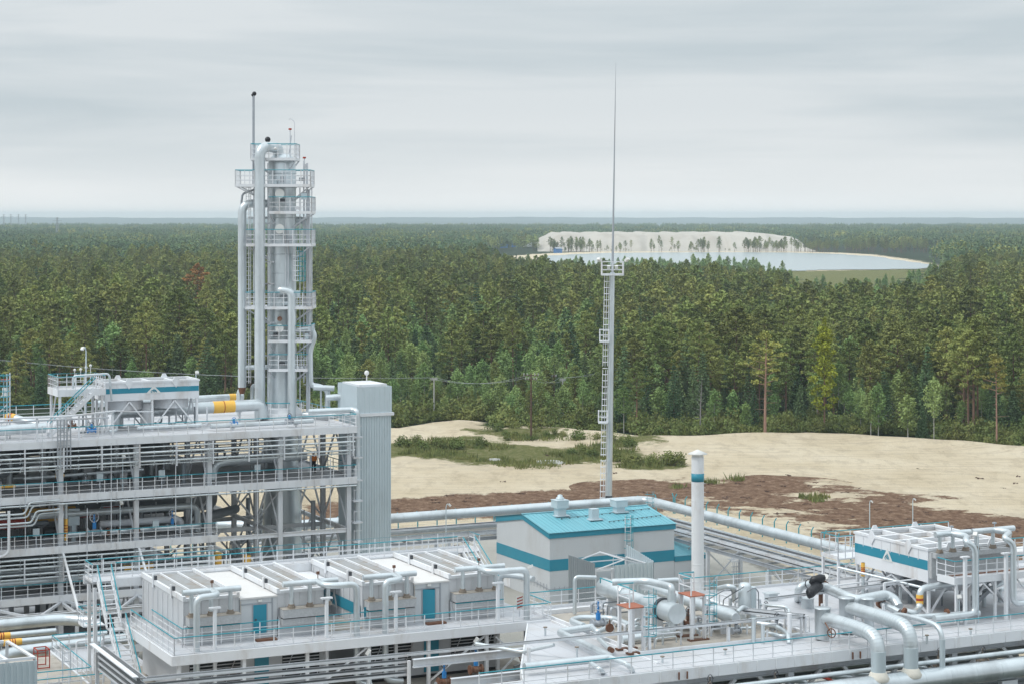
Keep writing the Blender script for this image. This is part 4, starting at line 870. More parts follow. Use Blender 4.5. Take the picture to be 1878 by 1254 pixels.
for u, lb in ((29, 'left'), (32.4, 'second'), (39, 'third'), (45.2, 'rightmost')): valve('%s small grey valve on the upper gallery' % lb, u, 157.0, 18.05, .7, group=None, ax='u', hgt=.8)
# level 13.2
pipe('bright pipe at railing height along the middle gallery', [(37.2, 157, 13.5), (37.2, 157, 13.95), (48.3, 157, 13.95)], .2, 'clad', flanges=[((39.0, 157, 13.95), (39.2, 157, 13.95), .32), ((40.7, 157, 13.95), (40.9, 157, 13.95), .32), ((41.6, 157, 13.95), (41.75, 157, 13.95), .3), ((43.2, 157, 13.95), (43.35, 157, 13.95), .3)])
valve('valve with blue stem and pale handwheel between the red cylinders', 39.7, 157, 14.0, 1.5, 'steel2', 'steel', hgt=.95, actuator='blue', group=None)
valve('blue stemmed valve near the fourth column of the middle gallery', 46.1, 157.2, 13.95, 1.2, 'steel2', 'steel', hgt=1.1, actuator='blue', group=None)
for a, b_, v, z, lb in ((38.6, 40.5, 159, 15.25, 'left'), (40.9, 42.4, 159, 15.35, 'right')):
    T = Thing('actuator', '%s red actuator cylinder on the middle gallery beside the pale handwheel' % lb, 'actuator', (a, v, z-.4)); T.part('body', MB().tube([(a, v, z), (b_, v, z)], .32, 14), 'red'); T.part('end_cap', MB().tube([(a-.08, v, z), (a, v, z)], .36, 14).tube([(b_, v, z), (b_+.08, v, z)], .36, 14), 'steel2'); T.part('support', MB().box(a+.3, v-.08, 13.2, a+.4, v+.08, z-.3).box(b_-.4, v-.08, 13.2, b_-.3, v+.08, z-.3), 'dark')
for a, b_, v, z, r, lb in ((27, 31.5, 158.5, 14.7, .42, 'long red cylinder at the left edge of the middle gallery'), (32.2, 34.9, 159.5, 14.75, .42, 'red ribbed cylinder right of the long one at the left edge')):
    T = Thing('actuator', lb, 'actuator', (a, v, z-r)); T.part('body', MB().tube([(a, v, z), (b_, v, z)], r, 14), 'red'); rg = MB()
    for x in np.arange(a+.4, b_, .7): rg.tube([(x-.05, v, z), (x+.05, v, z)], r+.05, 14)
    T.part('rings', rg, 'red'); T.part('support', MB().box(a+.3, v-.1, 13.2, a+.5, v+.1, z-.3).box(b_-.5, v-.1, 13.2, b_-.3, v+.1, z-.3), 'dark')
for a, v, z, lb in ((35.2, 160, 15.2, 'yellow banded dark pipe left of the second column'), (37.2, 158, 14.2, 'yellow and black striped post right of the second column')):
    if a < 36: pipe(lb, [(34, v, z), (39.5, v, z)], .55, 'clad2', bands=[(((34.7, v, z), (38.9, v, z)), 0)], n=16)
    else: pipe(lb, [(37.35, 156.5, 13.3), (37.35, 156.5, 16.4)], .13, 'clad', bands=[(((37.35, 156.5, 13.6), (37.35, 156.5, 15.3)), 4)])
single('cabinet', MB().box(37.9, 158, 14.5, 38.8, 158.4, 15.8).box(38.2, 158.1, 13.2, 38.5, 158.3, 14.5), 'corr', 'grey switch cabinet on a stand on the middle gallery', 'cabinet')
for k_, (z, v) in enumerate(((16.05, 155.0), (15.75, 155.15), (15.35, 155.0), (15.1, 155.2))):
    pipe('%s of four stepped thin pipes left of the second column' % ('top', 'second', 'third', 'bottom')[k_], [(18, v, z), (33.8+k_*.25, v, z+.05), (34.2+k_*.25, v, z+.9), (36.5, v, z+.95)], .085, 'clad', group='stepped thin pipes on the left', R=.25)
pipe('thin white standpipe bending left at the middle gallery', [(18, 155.0, 12.9), (32.2, 155.0, 12.95), (32.6, 155.0, 13.3), (32.6, 155.0, 16.4)], .12, 'white', R=.4)
for u, z0, z1, lb in ((41.5, 13.2, 16.2, 'thin lamp post on the middle gallery by the red cylinders'), (47.3, 13.2, 16.4, 'thin lamp post on the middle gallery near the right end'), (41.7, 17.2, 19.8, 'thin lamp post on the upper gallery near the third column')): lamp(lb, u, 155.9, z0, z1, (0.0, -.25), th=.05)
# level 9.4
pipe('wide white pipe along the lowest gallery', [(18, 157.2, 10.4), (27.5, 157.2, 10.4)], .33, 'clad', flanges=[((27.5, 157.2, 10.4), (27.7, 157.2, 10.4), .45)]); pipe('wide white pipe right of the rusty flange on the lowest gallery', [(29.2, 157.2, 10.4), (48, 157.2, 10.4)], .3, 'clad')
valve('rusty brown valve on the wide pipe of the lowest gallery', 28.4, 157.2, 10.4, 1.7, 'rust', 'dark', group=None)
pipe('yellow sleeved pipe end seen over the stair platform', [(41, 156.9, 10.9), (48.8, 156.9, 10.9)], .35, 'clad2', bands=[(((42.0, 156.9, 10.9), (44.4, 156.9, 10.9)), 1)], n=14)
for u, z, lb in ((49.9, 11.0, 'left'), (52.4, 10.6, 'right')):
    single('warning_sleeve', MB().tube([(u, 157.3, z-.6), (u, 157.3, z+.6)], .35, 14), 'orange', '%s small orange sleeve behind the stair platform railing' % lb, 'sleeve')
# open bay: rising pipes
g_ = 'pipes in the open bay below the column'
for i_ in range(24):
    u, v = rnd.uniform(49.5, 60), rnd.uniform(158, 173); r = rnd.choice([.06, .09, .13, .2]); z0 = rnd.choice([5, 8.5, 10]); pipe('%s grey pipe rising in the open bay below the column, %s' % ({.06: 'thin', .09: 'slim', .13: 'middling', .2: 'thick'}[r], 'left of the skirt' if u < 53 else 'before the skirt' if u < 57 else 'right of the skirt'), [(u-rnd.uniform(0, 3), v, z0), (u, v, z0), (u, v, z0+rnd.uniform(2, 6.5))], r, rnd.choice(['clad2', 'clad', 'steel2']), group=g_)
pipe('curved thick pipe in the open bay left of the column skirt', [(46, 163, 13.0), (49.5, 163, 13.6), (52, 163, 13.9), (54, 165, 13.9)], .38, 'clad2', n=14)
# person in orange on the second highest floor
def person(u, v, z, facing, label):
    T = Thing('person', label, 'person', (u, v, z)); R_ = Vector((c, -s, 0)); D_ = Vector((s, c, 0)) ; B = Vector((u, v, z))
    def P(a, d, h): return B + R_*a + D_*d + Vector((0, 0, h))
    J = {'pelvis': (0, 0, .95), 'waist': (0, 0, 1.10), 'chest': (0, .01, 1.32), 'neck': (0, 0, 1.50), 'head0': (0, -.02, 1.58), 'head': (0, -.02, 1.68),
         'shl': (-.19, 0, 1.43), 'ell': (-.25, -.02, 1.15), 'wrl': (-.20, -.16, .96), 'hal': (-.18, -.22, .92), 'shr': (.19, 0, 1.43), 'elr': (.24, -.06, 1.16), 'wrr': (.16, -.26, 1.02), 'har': (.14, -.32, 1.0),
         'hil': (-.10, 0, .90), 'knl': (-.12, -.03, .50), 'anl': (-.13, .02, .09), 'tol': (-.13, -.14, .04), 'hir': (.10, 0, .90), 'knr': (.12, -.06, .50), 'anr': (.13, .0, .09), 'tor': (.14, -.16, .04)}
    Ed = [('pelvis', 'waist'), ('waist', 'chest'), ('chest', 'neck'), ('neck', 'head0'), ('head0', 'head'), ('chest', 'shl'), ('shl', 'ell'), ('ell', 'wrl'), ('wrl', 'hal'), ('chest', 'shr'), ('shr', 'elr'), ('elr', 'wrr'), ('wrr', 'har'),
          ('pelvis', 'hil'), ('hil', 'knl'), ('knl', 'anl'), ('anl', 'tol'), ('pelvis', 'hir'), ('hir', 'knr'), ('knr', 'anr'), ('anr', 'tor')]
    rad = dict(pelvis=.15, waist=.13, chest=.16, neck=.055, head0=.075, head=.10, shl=.075, ell=.05, wrl=.035, hal=.04, shr=.075, elr=.05, wrr=.035, har=.04, hil=.10, knl=.065, anl=.045, tol=.035, hir=.10, knr=.065, anr=.045, tor=.035)
    def skin(nm, keys, m, grow):
        es = [(a, b_) for a, b_ in Ed if a in keys and b_ in keys]; ks = [k_ for k_ in J if k_ in keys]; me = bpy.data.meshes.new(nm)
        me.from_pydata([tuple(P(*J[k_]) - Vector(T.org)) for k_ in ks], [(ks.index(a), ks.index(b_)) for a, b_ in es], []); o = bpy.data.objects.new(nm, me); C.objects.link(o); o.parent = T.o
        md = o.modifiers.new('skin', 'SKIN')
        for i_, k_ in enumerate(ks): r_ = rad[k_]+grow; me.skin_vertices[0].data[i_].radius = (r_, r_); me.skin_vertices[0].data[i_].use_root = (i_ == 0)
        sb = o.modifiers.new('sub', 'SUBSURF'); sb.levels = sb.render_levels = 1; me.materials.append(M[m]); return o
    b_ = skin('body', set(J), 'skin', 0)
    jk = skin('jacket', {'pelvis', 'waist', 'chest', 'shl', 'ell', 'wrl', 'shr', 'elr', 'wrr'}, 'orangecloth', .035); tr = skin('trousers', {'pelvis', 'hil', 'knl', 'anl', 'hir', 'knr', 'anr'}, 'darkcloth', .028)
    h_ = P(0, -.02, 1.72); T.part('helmet', MB().sphere((h_.x, h_.y, h_.z+.02), .135, 12, 6, .85).tube([(h_.x, h_.y, h_.z-.015), (h_.x, h_.y, h_.z+.01)], .165, 12), 'orangecloth')
    f_ = P(0, -.13, 1.66); T.part('nose', MB().sphere((f_.x, f_.y, f_.z), .022, 6, 4), 'skin')
    bo = MB()
    for k_ in ('l', 'r'): a, t_ = P(*J['an'+k_]), P(*J['to'+k_]); bo.tube([a+Vector((0,0,.06)), a-Vector((0,0,.04))], .065, 8).beam(a-Vector((0,0,.05)), t_-Vector((0,0,0)), .10, .08)
    T.part('boots', bo, 'darkcloth')
pu_, pv_ = pz(575, 866, 17.2); person(pu_, pv_, 17.2, 0, 'worker in orange jacket, dark trousers and helmet standing on the gallery')
# ================================================================ TALL COLUMN
CU, CV = 58.4, 165.7; PXM = F/(CU*s+CV*c)
def cz(py): return H-(py-HZ)/PXM
def cp(px, b_=0): a = (px-516)/PXM; return side(CU, CV, a, b_)
T = Thing('distillation_column', 'tall pale grey distillation column with platforms, ladders and flanking pipes', 'column', (CU, CV, 0))
shell = MB().lathe(CU, CV, [(1.75, 0), (1.7, 12), (1.42, 17.5), (1.3, 21.4), (1.26, cz(570)), (1.30, cz(565)), (1.24, cz(560)), (1.22, cz(345)), (1.26, cz(342)), (1.2, cz(338)), (1.17, cz(296)), (1.05, cz(290)), (.7, cz(284)), (.2, cz(281))], 32)
sh = T.part('shell', shell, 'clad')
mb = MB()
for py in (318, 345, 372, 400, 432, 466, 500, 535, 570, 605, 640, 690): mb.lathe(CU, CV, [(1.24, cz(py)-.04), (1.285, cz(py)-.02), (1.285, cz(py)+.02), (1.24, cz(py)+.04)], 32)
T.part('seam_rings', mb, 'clad', sh)
for py in (356, 420): p = cp(516, -1.3); T.part('manhole', MB().tube([(*p, cz(py)), (*side(*p, 0, -.35), cz(py))], .36, 18).tube([(*side(*p, 0, -.34), cz(py)), (*side(*p, 0, -.40), cz(py))], .41, 18), 'whitecap')
p = cp(516, -1.3); T.part('manhole', MB().tube([(*p, cz(600)), (*side(*p, 0, -.5), cz(600))], .3, 14).tube([(*side(*p, 0, -.5), cz(600)), (*side(*p, 0, -.56), cz(600))], .36, 14), 'whitecap')
T.part('vent_cowl', MB().tube([(*p, cz(585)), (*side(*p, 0, -.4), cz(583))], [.10, .22], 10), 'rust')
# platforms: rectangles in the plant grid round the shell
for py, a0, a1, rail_ in ((292, 463, 545, True), (340, 436, 572, True), (389, 497, 574, True), (448, 456, 574, True), (562, 455, 575, True), (622, 496, 573, True), (674, 497, 566, True)):
    z = cz(py); w0, w1 = (a0-516)/PXM, (a1-516)/PXM; fr, bk = (-1.9, 1.4); ring = [side(CU, CV, w0, fr), side(CU, CV, w1, fr), side(CU, CV, w1, bk), side(CU, CV, w0, bk)]
    if py == 292: ring = [side(CU, CV, w0, -1.5), side(CU, CV, w1, -1.5), side(CU, CV, w1, 1.5), side(CU, CV, w0, 1.5)]
    mb = MB(); mb.poly([(*q, z) for q in ring]); mb.poly([(*q, z-.1) for q in ring[::-1]])
    for a, b_ in zip(ring, ring[1:]+ring[:1]): mb.beam((*a, z-.06), (*b_, z-.06), .1, .24)
    pt = T.part('platform', mb, 'white')
    rb = MB(); hb = MB(); rp = ring if py in (292,) else ring
    for a, b_ in zip(rp, rp[1:]+rp[:1]):
        A, B = Vector((*a, z)), Vector((*b_, z)); n_ = max(1, round((B-A).length/.85))
        for i_ in range(n_+1): q = A.lerp(B, i_/n_); rb.beam(q, q+Vector((0, 0, 1.25)), .06)
        for h_ in (.42, .82): rb.beam(A+Vector((0,0,h_)), B+Vector((0,0,h_)), .045)
        hb.tube([A+Vector((0,0,1.28)), B+Vector((0,0,1.28))], .035, 6)
    T.part('railing', rb, 'white', pt); T.part('handrail', hb, 'tealrail', pt)
    br = MB()
    for q in ring: d = Vector((CU-q[0], CV-q[1], 0)); br.beam((*q, z-.1), tuple(Vector((*q, z-.1))+d*.62+Vector((0, 0, -1.25))), .09)
    T.part('bracket', br, 'steel', pt)
# attached pipes, each a part
def colpipe(nm, pts, r, m='clad', n=16, lab=None): return T.part(nm, MB().tube(fil(pts, r*2.4, 6), r, n), m, label=lab)
q1 = cp(480, -1.75); q2 = cp(510, -.2)
colpipe('overhead_pipe', [(*q1, 21.6), (*q1, cz(270)), (*q2, cz(272)), (*q2, cz(287))], .46, n=20, lab='thickest pipe running the full height in front of the column')
mb = MB()
for py in range(290, 750, 24): mb.tube([(*q1, cz(py)-.03), (*q1, cz(py)+.03)], .475, 20)
T.part('seam_rings', mb, 'clad')
q3 = cp(445.5, -.9); colpipe('side_pipe', [(*q3, cz(708)), (*q3, cz(374)), (*cp(486, -.2), cz(374)), (*cp(500, 0), cz(374))], .36, lab='pipe on the left with bend into the column high up')
T.part('pipe_cap', MB().tube([(*q3, cz(720)), (*q3, cz(708))], [.2, .36], 14), 'rust')
colpipe('side_pipe', [(*cp(440, -.6), 21.6), (*cp(440, -.6), cz(395))], .12); colpipe('cross_tie', [(*cp(450, -.9), cz(672)), (*cp(500, -.6), cz(672))], .2)
colpipe('elbow', [(*cp(462, -.3), cz(740)), (*cp(462, -.3), cz(705)), (*cp(480, -.3), cz(705))], .16)
colpipe('elbow', [(*cp(437, -.3), 21.6), (*cp(437, -.3), cz(715)), (*cp(450, -.3), cz(709))], .17)
colpipe('vent_stack', [(*cp(463, .3), cz(338)), (*cp(463, .3), cz(174))], .11, 'steel2', 10, 'thin tall grey vent stack with dark cowl at its top')
T.part('stack_cowl', MB().sphere((*cp(464.5, .3), cz(172)), .2).tube([(*cp(460, .3), cz(176)), (*cp(467, .3), cz(170))], .13, 8), 'black')
colpipe('vent_stack', [(*cp(466, .3), cz(300)), (*cp(466, .3), cz(348)), (*cp(443, .2), cz(356)), (*cp(441, .2), cz(372)), (*cp(441, .2), cz(700))], .10, 'steel2', 8)
T.part('top_valve', MB().sphere((*cp(491.5, -.6), cz(257)), .26).tube([(*cp(491.5, -.6), cz(262)), (*cp(491.5, -.6), cz(275))], .12, 8), 'black')
q4 = cp(538, -1.75); colpipe('return_pipe', [(*cp(514, -1.1), cz(541)), (*cp(514, -1.6), cz(531)), (*q4, cz(533)), (*q4, 21.7)], .36, n=18, lab='pipe with bend at mid height down the right front of the column')
colpipe('reflux_pipe', [(*cp(546, -1.2), cz(604)), (*cp(572, -1.2), cz(601)), (*cp(579, -1.2), cz(615)), (*cp(570, -1.2), cz(640)), (*cp(571, -1.2), cz(704)), (*cp(588, -1.2), cz(706)), (*cp(602, -1.2), cz(712)), (*cp(602, -1.2), 21.6)], .24, n=14, lab='crooked pipe on the right with a kink outward and a step at its foot')
colpipe('reflux_pipe', [(*cp(590, -1.2), cz(712)), (*cp(590, -1.2), 21.6)], .09)
colpipe('branch_pipe', [(*cp(530, .6), cz(404)), (*cp(552, .6), cz(404)), (*cp(560, .6), cz(412)), (*cp(560, .6), cz(430))], .3)
colpipe('branch_pipe', [(*cp(454, 0), cz(400)), (*cp(500, 0), cz(400))], .12); 
for px_, r, z0, z1 in ((563, .1, 760, 300), (566.5, .12, 760, 348), (557, .06, 700, 296), (569, .07, 700, 450)): colpipe('riser', [(*cp(px_, -.4), cz(z0) if z0 < 750 else 21.5), (*cp(px_, -.4), cz(z1))], r, 'steel', 8)
jb = MB()
for py in range(400, 720, 16): jb.beam((*cp(557, -.4), cz(py)), (*cp(566, -.4), cz(py)), .07); 
T.part('ladder_rungs', jb, 'steel')
for nm, px_, z0, z1, m_ in (('cage', 554, 515, 452, 'tealrail'), ('cage', 546, 515, 460, 'white')):
    q = cp(px_, -1.1); mb = MB()
    for k_ in range(6):
        t_ = k_/5*math.pi; pt_ = side(*q, .36*math.cos(t_), -.4*math.sin(t_)); mb.beam((*pt_, cz(z0)), (*pt_, cz(z1)), .035)
    for py in range(z1, z0+1, 9): mb.tube([(*side(*q, .36*math.cos(t_), -.4*math.sin(t_)), cz(py)) for t_ in [k_/6*math.pi for k_ in range(7)]], .03, 4, False)
    T.part('ladder_cage', mb, m_)
for px_, py0, py1 in ((534, 292, 240), (560, 340, 292)):
    q = cp(px_, -1.3); T.part('beacon_post', MB().beam((*q, cz(py0)), (*q, cz(py1)), .07).beam((*side(*q, -.1, 0), cz(py0-8)), (*side(*q, .12, 0), cz(py1+10)), .08), 'steel'); T.part('beacon', MB().tube([(*q, cz(py1)), (*q, cz(py1-3))], .14, 10), 'redmark')
q = cp(542, -1.3); T.part('lamp_arm', MB().tube(fil([(*q, cz(292)), (*q, cz(224)), (*side(*q, -.35, 0), cz(219)), (*side(*q, -.5, 0), cz(221))], .4), .03, 6), 'steel')
q = cp(508, -1.6); T.part('lamp', MB().sphere((*q, cz(274)), .14), 'whitecap')
for px_, py in ((560, 361), (548, 538), (573, 600)): q = cp(px_, -1.6); T.part('junction_box', MB().beam((*side(*q, -.25, 0), cz(py)), (*side(*q, .25, 0), cz(py)), .2, .55), 'corr')
for px_, r, z0, z1, b_ in ((494, .05, 750, 300, -1.45), (498, .035, 690, 350, -1.5), (526, .04, 540, 300, -1.45), (531, .05, 700, 420, -1.3), (551, .05, 745, 345, -.9), (573, .045, 590, 345, -1.0), (459, .04, 700, 345, -1.3), (467, .05, 560, 350, -1.0)): colpipe('instrument_line', [(*cp(px_, b_), cz(z0)), (*cp(px_, b_), cz(z1))], r, 'steel', 6)
lm_ = MB()
for sg in (-.2, .2): lm_.beam((*side(*cp(457, -.9), sg, 0), cz(700)), (*side(*cp(457, -.9), sg, 0), cz(345)), .05)
for py in range(345, 700, 8): lm_.beam((*side(*cp(457, -.9), -.2, 0), cz(py)), (*side(*cp(457, -.9), .2, 0), cz(py)), .035)
T.part('side_ladder', lm_, 'white')
for px_, py, w_, h_ in ((520, 368, .5, .25), (506, 334, .4, .4), (556, 330, .5, .3), (548, 382, .4, .3), (535, 438, .4, .4), (460, 440, .4, .5), (526, 555, .5, .3), (560, 552, .4, .5), (508, 612, .35, .35), (520, 664, .5, .3), (565, 615, .3, .5), (520, 330, .3, .5)): q = cp(px_, -1.55); T.part('instrument', MB().beam((*side(*q, -w_/2, 0), cz(py)), (*side(*q, w_/2, 0), cz(py)), .2, h_), random.choice(['steel2', 'corr', 'dark', 'white']))
for py in (410, 480, 520, 590, 650): T.part('pipe_clamp', MB().beam((*cp(470, -1.2), cz(py)), (*cp(505, -1.2), cz(py)), .1, .12), 'steel')
# cage at the column's foot
fb = MB(); hb = MB(); arc = [side(CU, CV, 1.9*math.cos(t_), -2.4*math.sin(t_)) for t_ in [k_/8*math.pi for k_ in range(9)]]
for a in arc: fb.beam((*a, 21.4), (*a, 22.9), .05)
for h_ in (.5, 1.0): fb.tube([(*a, 21.4+h_) for a in arc], .03, 4, False)
hb.tube([(*a, 22.9) for a in arc], .045, 6); r_ = T.part('foot_railing', fb, 'white'); T.part('handrail', hb, 'tealrail', r_)
T.part('skirt_gusset', MB().lathe(CU, CV, [(2.1, 21.4), (2.1, 21.75), (1.7, 21.9), (1.4, 22.4)], 24), 'white')
# ================================================================ ON THE TOP FLOOR
zt = 21.4
pipe('big pipe on the top floor with a wide yellow band left of the column', [(43.6, 164.6, 21.5), (43.6, 164.6, 22.6), (56.2, 164.6, 22.75), (56.2, 164.6, 21.6)], .5, bands=[(((51.8, 164.6, 22.70), (53.7, 164.6, 22.72)), 1)], n=18, R=.8, supports=[(48, 164.6, zt, 22.2), (54.2, 164.6, zt, 22.25)])
pipe('second pipe on the top floor behind the yellow banded one', [(43, 170, 22.9), (55.6, 170, 23.0), (56.3, 170, 23.0)], .30, bands=[(((55.0, 170, 23.0), (55.6, 170, 23.0)), 0)], supports=[(46, 170, zt, 22.6), (51, 170, zt, 22.6)])
pipe('low pipe along the front of the top floor left of the column', [(49.6, 158.2, 21.8), (58.5, 158.2, 21.85)], .2, supports=[(51.5, 158.2, zt, 21.6), (57, 158.2, zt, 21.62)]); pipe('low pipe behind the top floor railing, left of the low blue valve', [(44, 160, 21.75), (49.4, 160, 21.75)], .16)
valve('small blue valve on the low pipe left of the column foot', 51.6, 158.2, 21.9, .8, 'blue', 'blue', group=None, hgt=.5); valve('dark valve at the front of the column foot', 56.2, 157.6, 22.0, .9, 'steel2', 'dark', actuator='blue', group=None, hgt=.5)
pipe('bent pipe right of the column foot lying on the top floor', [(59.6, 163.6, 21.8), (62.3, 161.3, 21.85)], .34); pipe('white pipe bending over the right edge and down the structure', [(57.8, 157.4, 22.7), (61.55, 157.0, 22.75), (61.75, 156.4, 22.7), (61.75, 156.4, 8)], .24, 'clad', n=14)
pipe('short white pipe stub beside the shaft', [(60.3, 163, 24.2), (62, 162.4, 24.1)], .25); pipe('lower short white pipe stub beside the shaft', [(60.9, 161.5, 23.4), (62.4, 160.9, 23.5)], .28)
# left cooler with stripe
def emblem(T, stripe, P, w_, h_):
    """white triangle with a curled mark; P maps (a, z, proud) to plant coordinates; the stripe is its parent"""
    def tri(k_, pr): return [P(-w_*k_/2, -h_*.5*k_, pr), P(w_*k_/2, -h_*.5*k_, pr), P(0, h_*.5*k_+h_*.12*k_, pr)]
    mb = MB(); a, b_ = tri(1.0, .03), tri(1.0, 0.0); mb.poly(a); 
    for i_ in range(3): mb.poly([b_[i_], b_[(i_+1) % 3], a[(i_+1) % 3], a[i_]])
    T.part('emblem', mb, 'whitecap', stripe)
    mk = MB(); pt = lambda pts: [P(x*w_, z*h_, .045) for x, z in pts]
    mk.tube(pt([(-.13, -.36), (-.19, -.22), (-.12, -.06), (0, .04), (.02, .16)]), w_*.028, 4); mk.tube(pt([(.02, -.30), (.10, -.2), (.04, -.06), (-.04, -.14), (-.03, -.28)]), w_*.028, 4); mk.tube(pt([(.20, -.34), (.14, -.12), (.06, .05)]), w_*.028, 4)
    T.part('emblem_mark', mk, 'teal', stripe)
def air_cooler(label, u0, u1, v0, v1, zb, zt_, zd, stripe=None, face='v', fans=2, cross=2, lugs=True, ribs_v=1):
    T = Thing('air_cooler', label, 'air cooler', (u0, v0, zd)); t_ = .12
    cs = MB().box(u0, v0, zb, u1, v0+t_, zt_).box(u0, v1-t_, zb, u1, v1, zt_).box(u0, v0+t_+.001, zb, u0+t_, v1-t_-.001, zt_).box(u1-t_, v0+t_+.001, zb, u1, v1-t_-.001, zt_)
    cs.box(u0-.06, v0-.06, zt_-.1, u1+.06, v0+.18, zt_+.06).box(u0-.06, v1-.18, zt_-.1, u1+.06, v1+.06, zt_+.06).box(u0-.06, v0+.19, zt_-.1, u0+.18, v1-.19, zt_+.06).box(u1-.18, v0+.19, zt_-.1, u1+.06, v1-.19, zt_+.06)
    for x in np.arange(u0+1, u1, 1.0): cs.box(x-.02, v0-.03, (zt_+zb)/2+.25, x+.02, v0-.002, zt_-.12)
    for y in np.arange(v0+1, v1, 1.0): cs.box(u0-.03, y-.02, (zt_+zb)/2+.25, u0-.002, y+.02, zt_-.12)
    body = T.part('casing', cs, 'white')
    T.part('tube_bundle', MB().box(u0+t_+.01, v0+t_+.01, zb+.02, u1-t_-.01, v1-t_-.01, zt_-.27), 'grate')
    rb = MB()
    for k_ in range(1, cross+1): y = v0+(v1-v0)*k_/(cross+1); rb.box(u0+.13, y-.12, zt_-.38, u1-.13, y+.12, zt_-.02)
    for k_ in range(1, ribs_v+2): x = u0+(u1-u0)*k_/(ribs_v+2); rb.box(x-.12, v0+.13, zt_-.36, x+.12, v1-.13, zt_-.004)
    T.part('top_frame', rb, 'white')
    if lugs:
        for k_ in (.25, .75):
            for (pu_, pv_, dx, dy) in (((u0+(u1-u0)*k_), v0-.05, 1, 0), ((u0+(u1-u0)*k_), v1+.05, 1, 0), (u0-.05, v0+(v1-v0)*k_, 0, 1)):
                a_ = MB(); w2 = .36; q = [(-w2, zt_-.08), (0, zt_-.55), (w2, zt_-.08), (.13, zt_+.34), (-.13, zt_+.34)]
                for sg in (-.04, .04): a_.poly([(pu_+x*dx+sg*dy, pv_+x*dy+sg*dx, z_) for x, z_ in (q if sg > 0 else q[::-1])])
                for i_ in range(5):
                    (x1, z1_), (x2, z2_) = q[i_], q[(i_+1) % 5]; a_.poly([(pu_+x1*dx-.04*dy, pv_+x1*dy-.04*dx, z1_), (pu_+x2*dx-.04*dy, pv_+x2*dy-.04*dx, z2_), (pu_+x2*dx+.04*dy, pv_+x2*dy+.04*dx, z2_), (pu_+x1*dx+.04*dy, pv_+x1*dy+.04*dx, z1_)])
                T.part('lifting_lug', a_, 'white')
    if stripe:
        z0, z1 = stripe
        if face == 'v':
            mid = (u0+u1)/2+.1; st = T.part('stripe', MB().box(u0+.02, v0-.012, z0, u1-.02, v0-.002, z1), 'teal'); emblem(T, st, lambda a, z_, pr: (mid+a, v0-.014-pr, (z0+z1)/2+z_), 1.3, (z1-z0)*1.35)
        else:
            mid = (v0+v1)/2+.3; st = T.part('stripe', MB().box(u0-.012, v0+.02, z0, u0-.002, v1-.02, z1), 'teal'); emblem(T, st, lambda a, z_, pr: (u0-.014-pr, mid-a, (z0+z1)/2+z_), 1.15, (z1-z0)*1.25)
    for k_ in range(fans):
        if face == 'v' or (u1-u0) > (v1-v0): x, y = u0+(u1-u0)*(k_+.5)/fans, (v0+v1)/2
        else: x, y = (u0+u1)/2, v0+(v1-v0)*(k_+.5)/fans
        r_ = min((u1-u0)/fans if face == 'v' else 99, (v1-v0) if face == 'v' else (v1-v0)/fans, (u1-u0))*.44
        fr = T.part('fan_ring', MB().lathe(x, y, [(r_, zb-.02), (r_, zb-.75), (r_+.06, zb-.8), (r_-.04, zb-.8), (r_-.05, zb-.1)], 24), 'steel'); bl = MB().tube([(x, y, zb-.75), (x, y, zb-.2)], .18, 10)
        for q in range(6): a = q*math.pi/3; bl.beam((x, y, zb-.5), (x+r_*.92*math.cos(a), y+r_*.92*math.sin(a), zb-.45), .24, .05)
        T.part('fan_blades', bl, 'dark', fr)
    n_ = 3 if (u1-u0) > 5.5 else 2; xs = [u0+.15+(u1-u0-.3)*k_/(n_-1) for k_ in range(n_)]
    for y in (v0+.12, v1-.12):
        for i_, x in enumerate(xs): T.part('leg', MB().box(x-.09, y-.09, zd, x+.09, y+.09, zb-.002), 'white')
        for a, b_ in zip(xs, xs[1:]): m_ = (a+b_)/2; T.part('chevron_brace', MB().beam((a+.1, y, zd+.15), (m_, y, zb-.1), .11).beam((b_-.1, y, zd+.15), (m_, y, zb-.1), .11), 'white')
    for x in (xs[0], xs[-1]): T.part('chevron_brace', MB().beam((x, v0+.2, zd+.15), (x, (v0+v1)/2, zb-.1), .11).beam((x, v1-.2, zd+.15), (x, (v0+v1)/2, zb-.1), .11), 'steel')
    return T
air_cooler('long white air cooler with teal stripe on the top floor left of the column', 41.6, 49.5, 161, 164.4, 23.9, 25.4, zt, (24.5, 24.92), 'v', 2, 1, True, 2)
pipe('bright wide pipe bending behind the cooler legs', [(43.2, 163.5, 21.8), (43.2, 163.5, 22.7), (48.8, 163.5, 22.8)], .42); pipe('vertical duct under the middle of the left cooler', [(45.6, 162.7, 21.5), (45.6, 162.7, 23.5)], .55, 'white')
for k_ in range(14): u, v = rnd.uniform(38, 50), rnd.uniform(159, 165); pipe('small upright pipe under the left cooler, near its %s' % ('left end' if u < 42 else 'left fan' if u < 44.5 else 'middle' if u < 46.5 else 'right fan' if u < 48.5 else 'right end'), [(u-.6, v, 21.7), (u, v, 21.7), (u, v, 21.6+rnd.uniform(.5, 1.6))], rnd.choice([.05, .08, .12]), rnd.choice(['clad', 'steel', 'clad2']), group='small pipes under the left cooler')
valve('small dark blue valve on the top floor below the stair platform', 39.9, 158.6, 21.9, .9, 'blue', 'dark', group=None, hgt=.5); valve('rusty valve at the foot of the platform stair', 38.3, 158.6, 22.3, .9, 'rust', 'dark', group=None, hgt=.5)
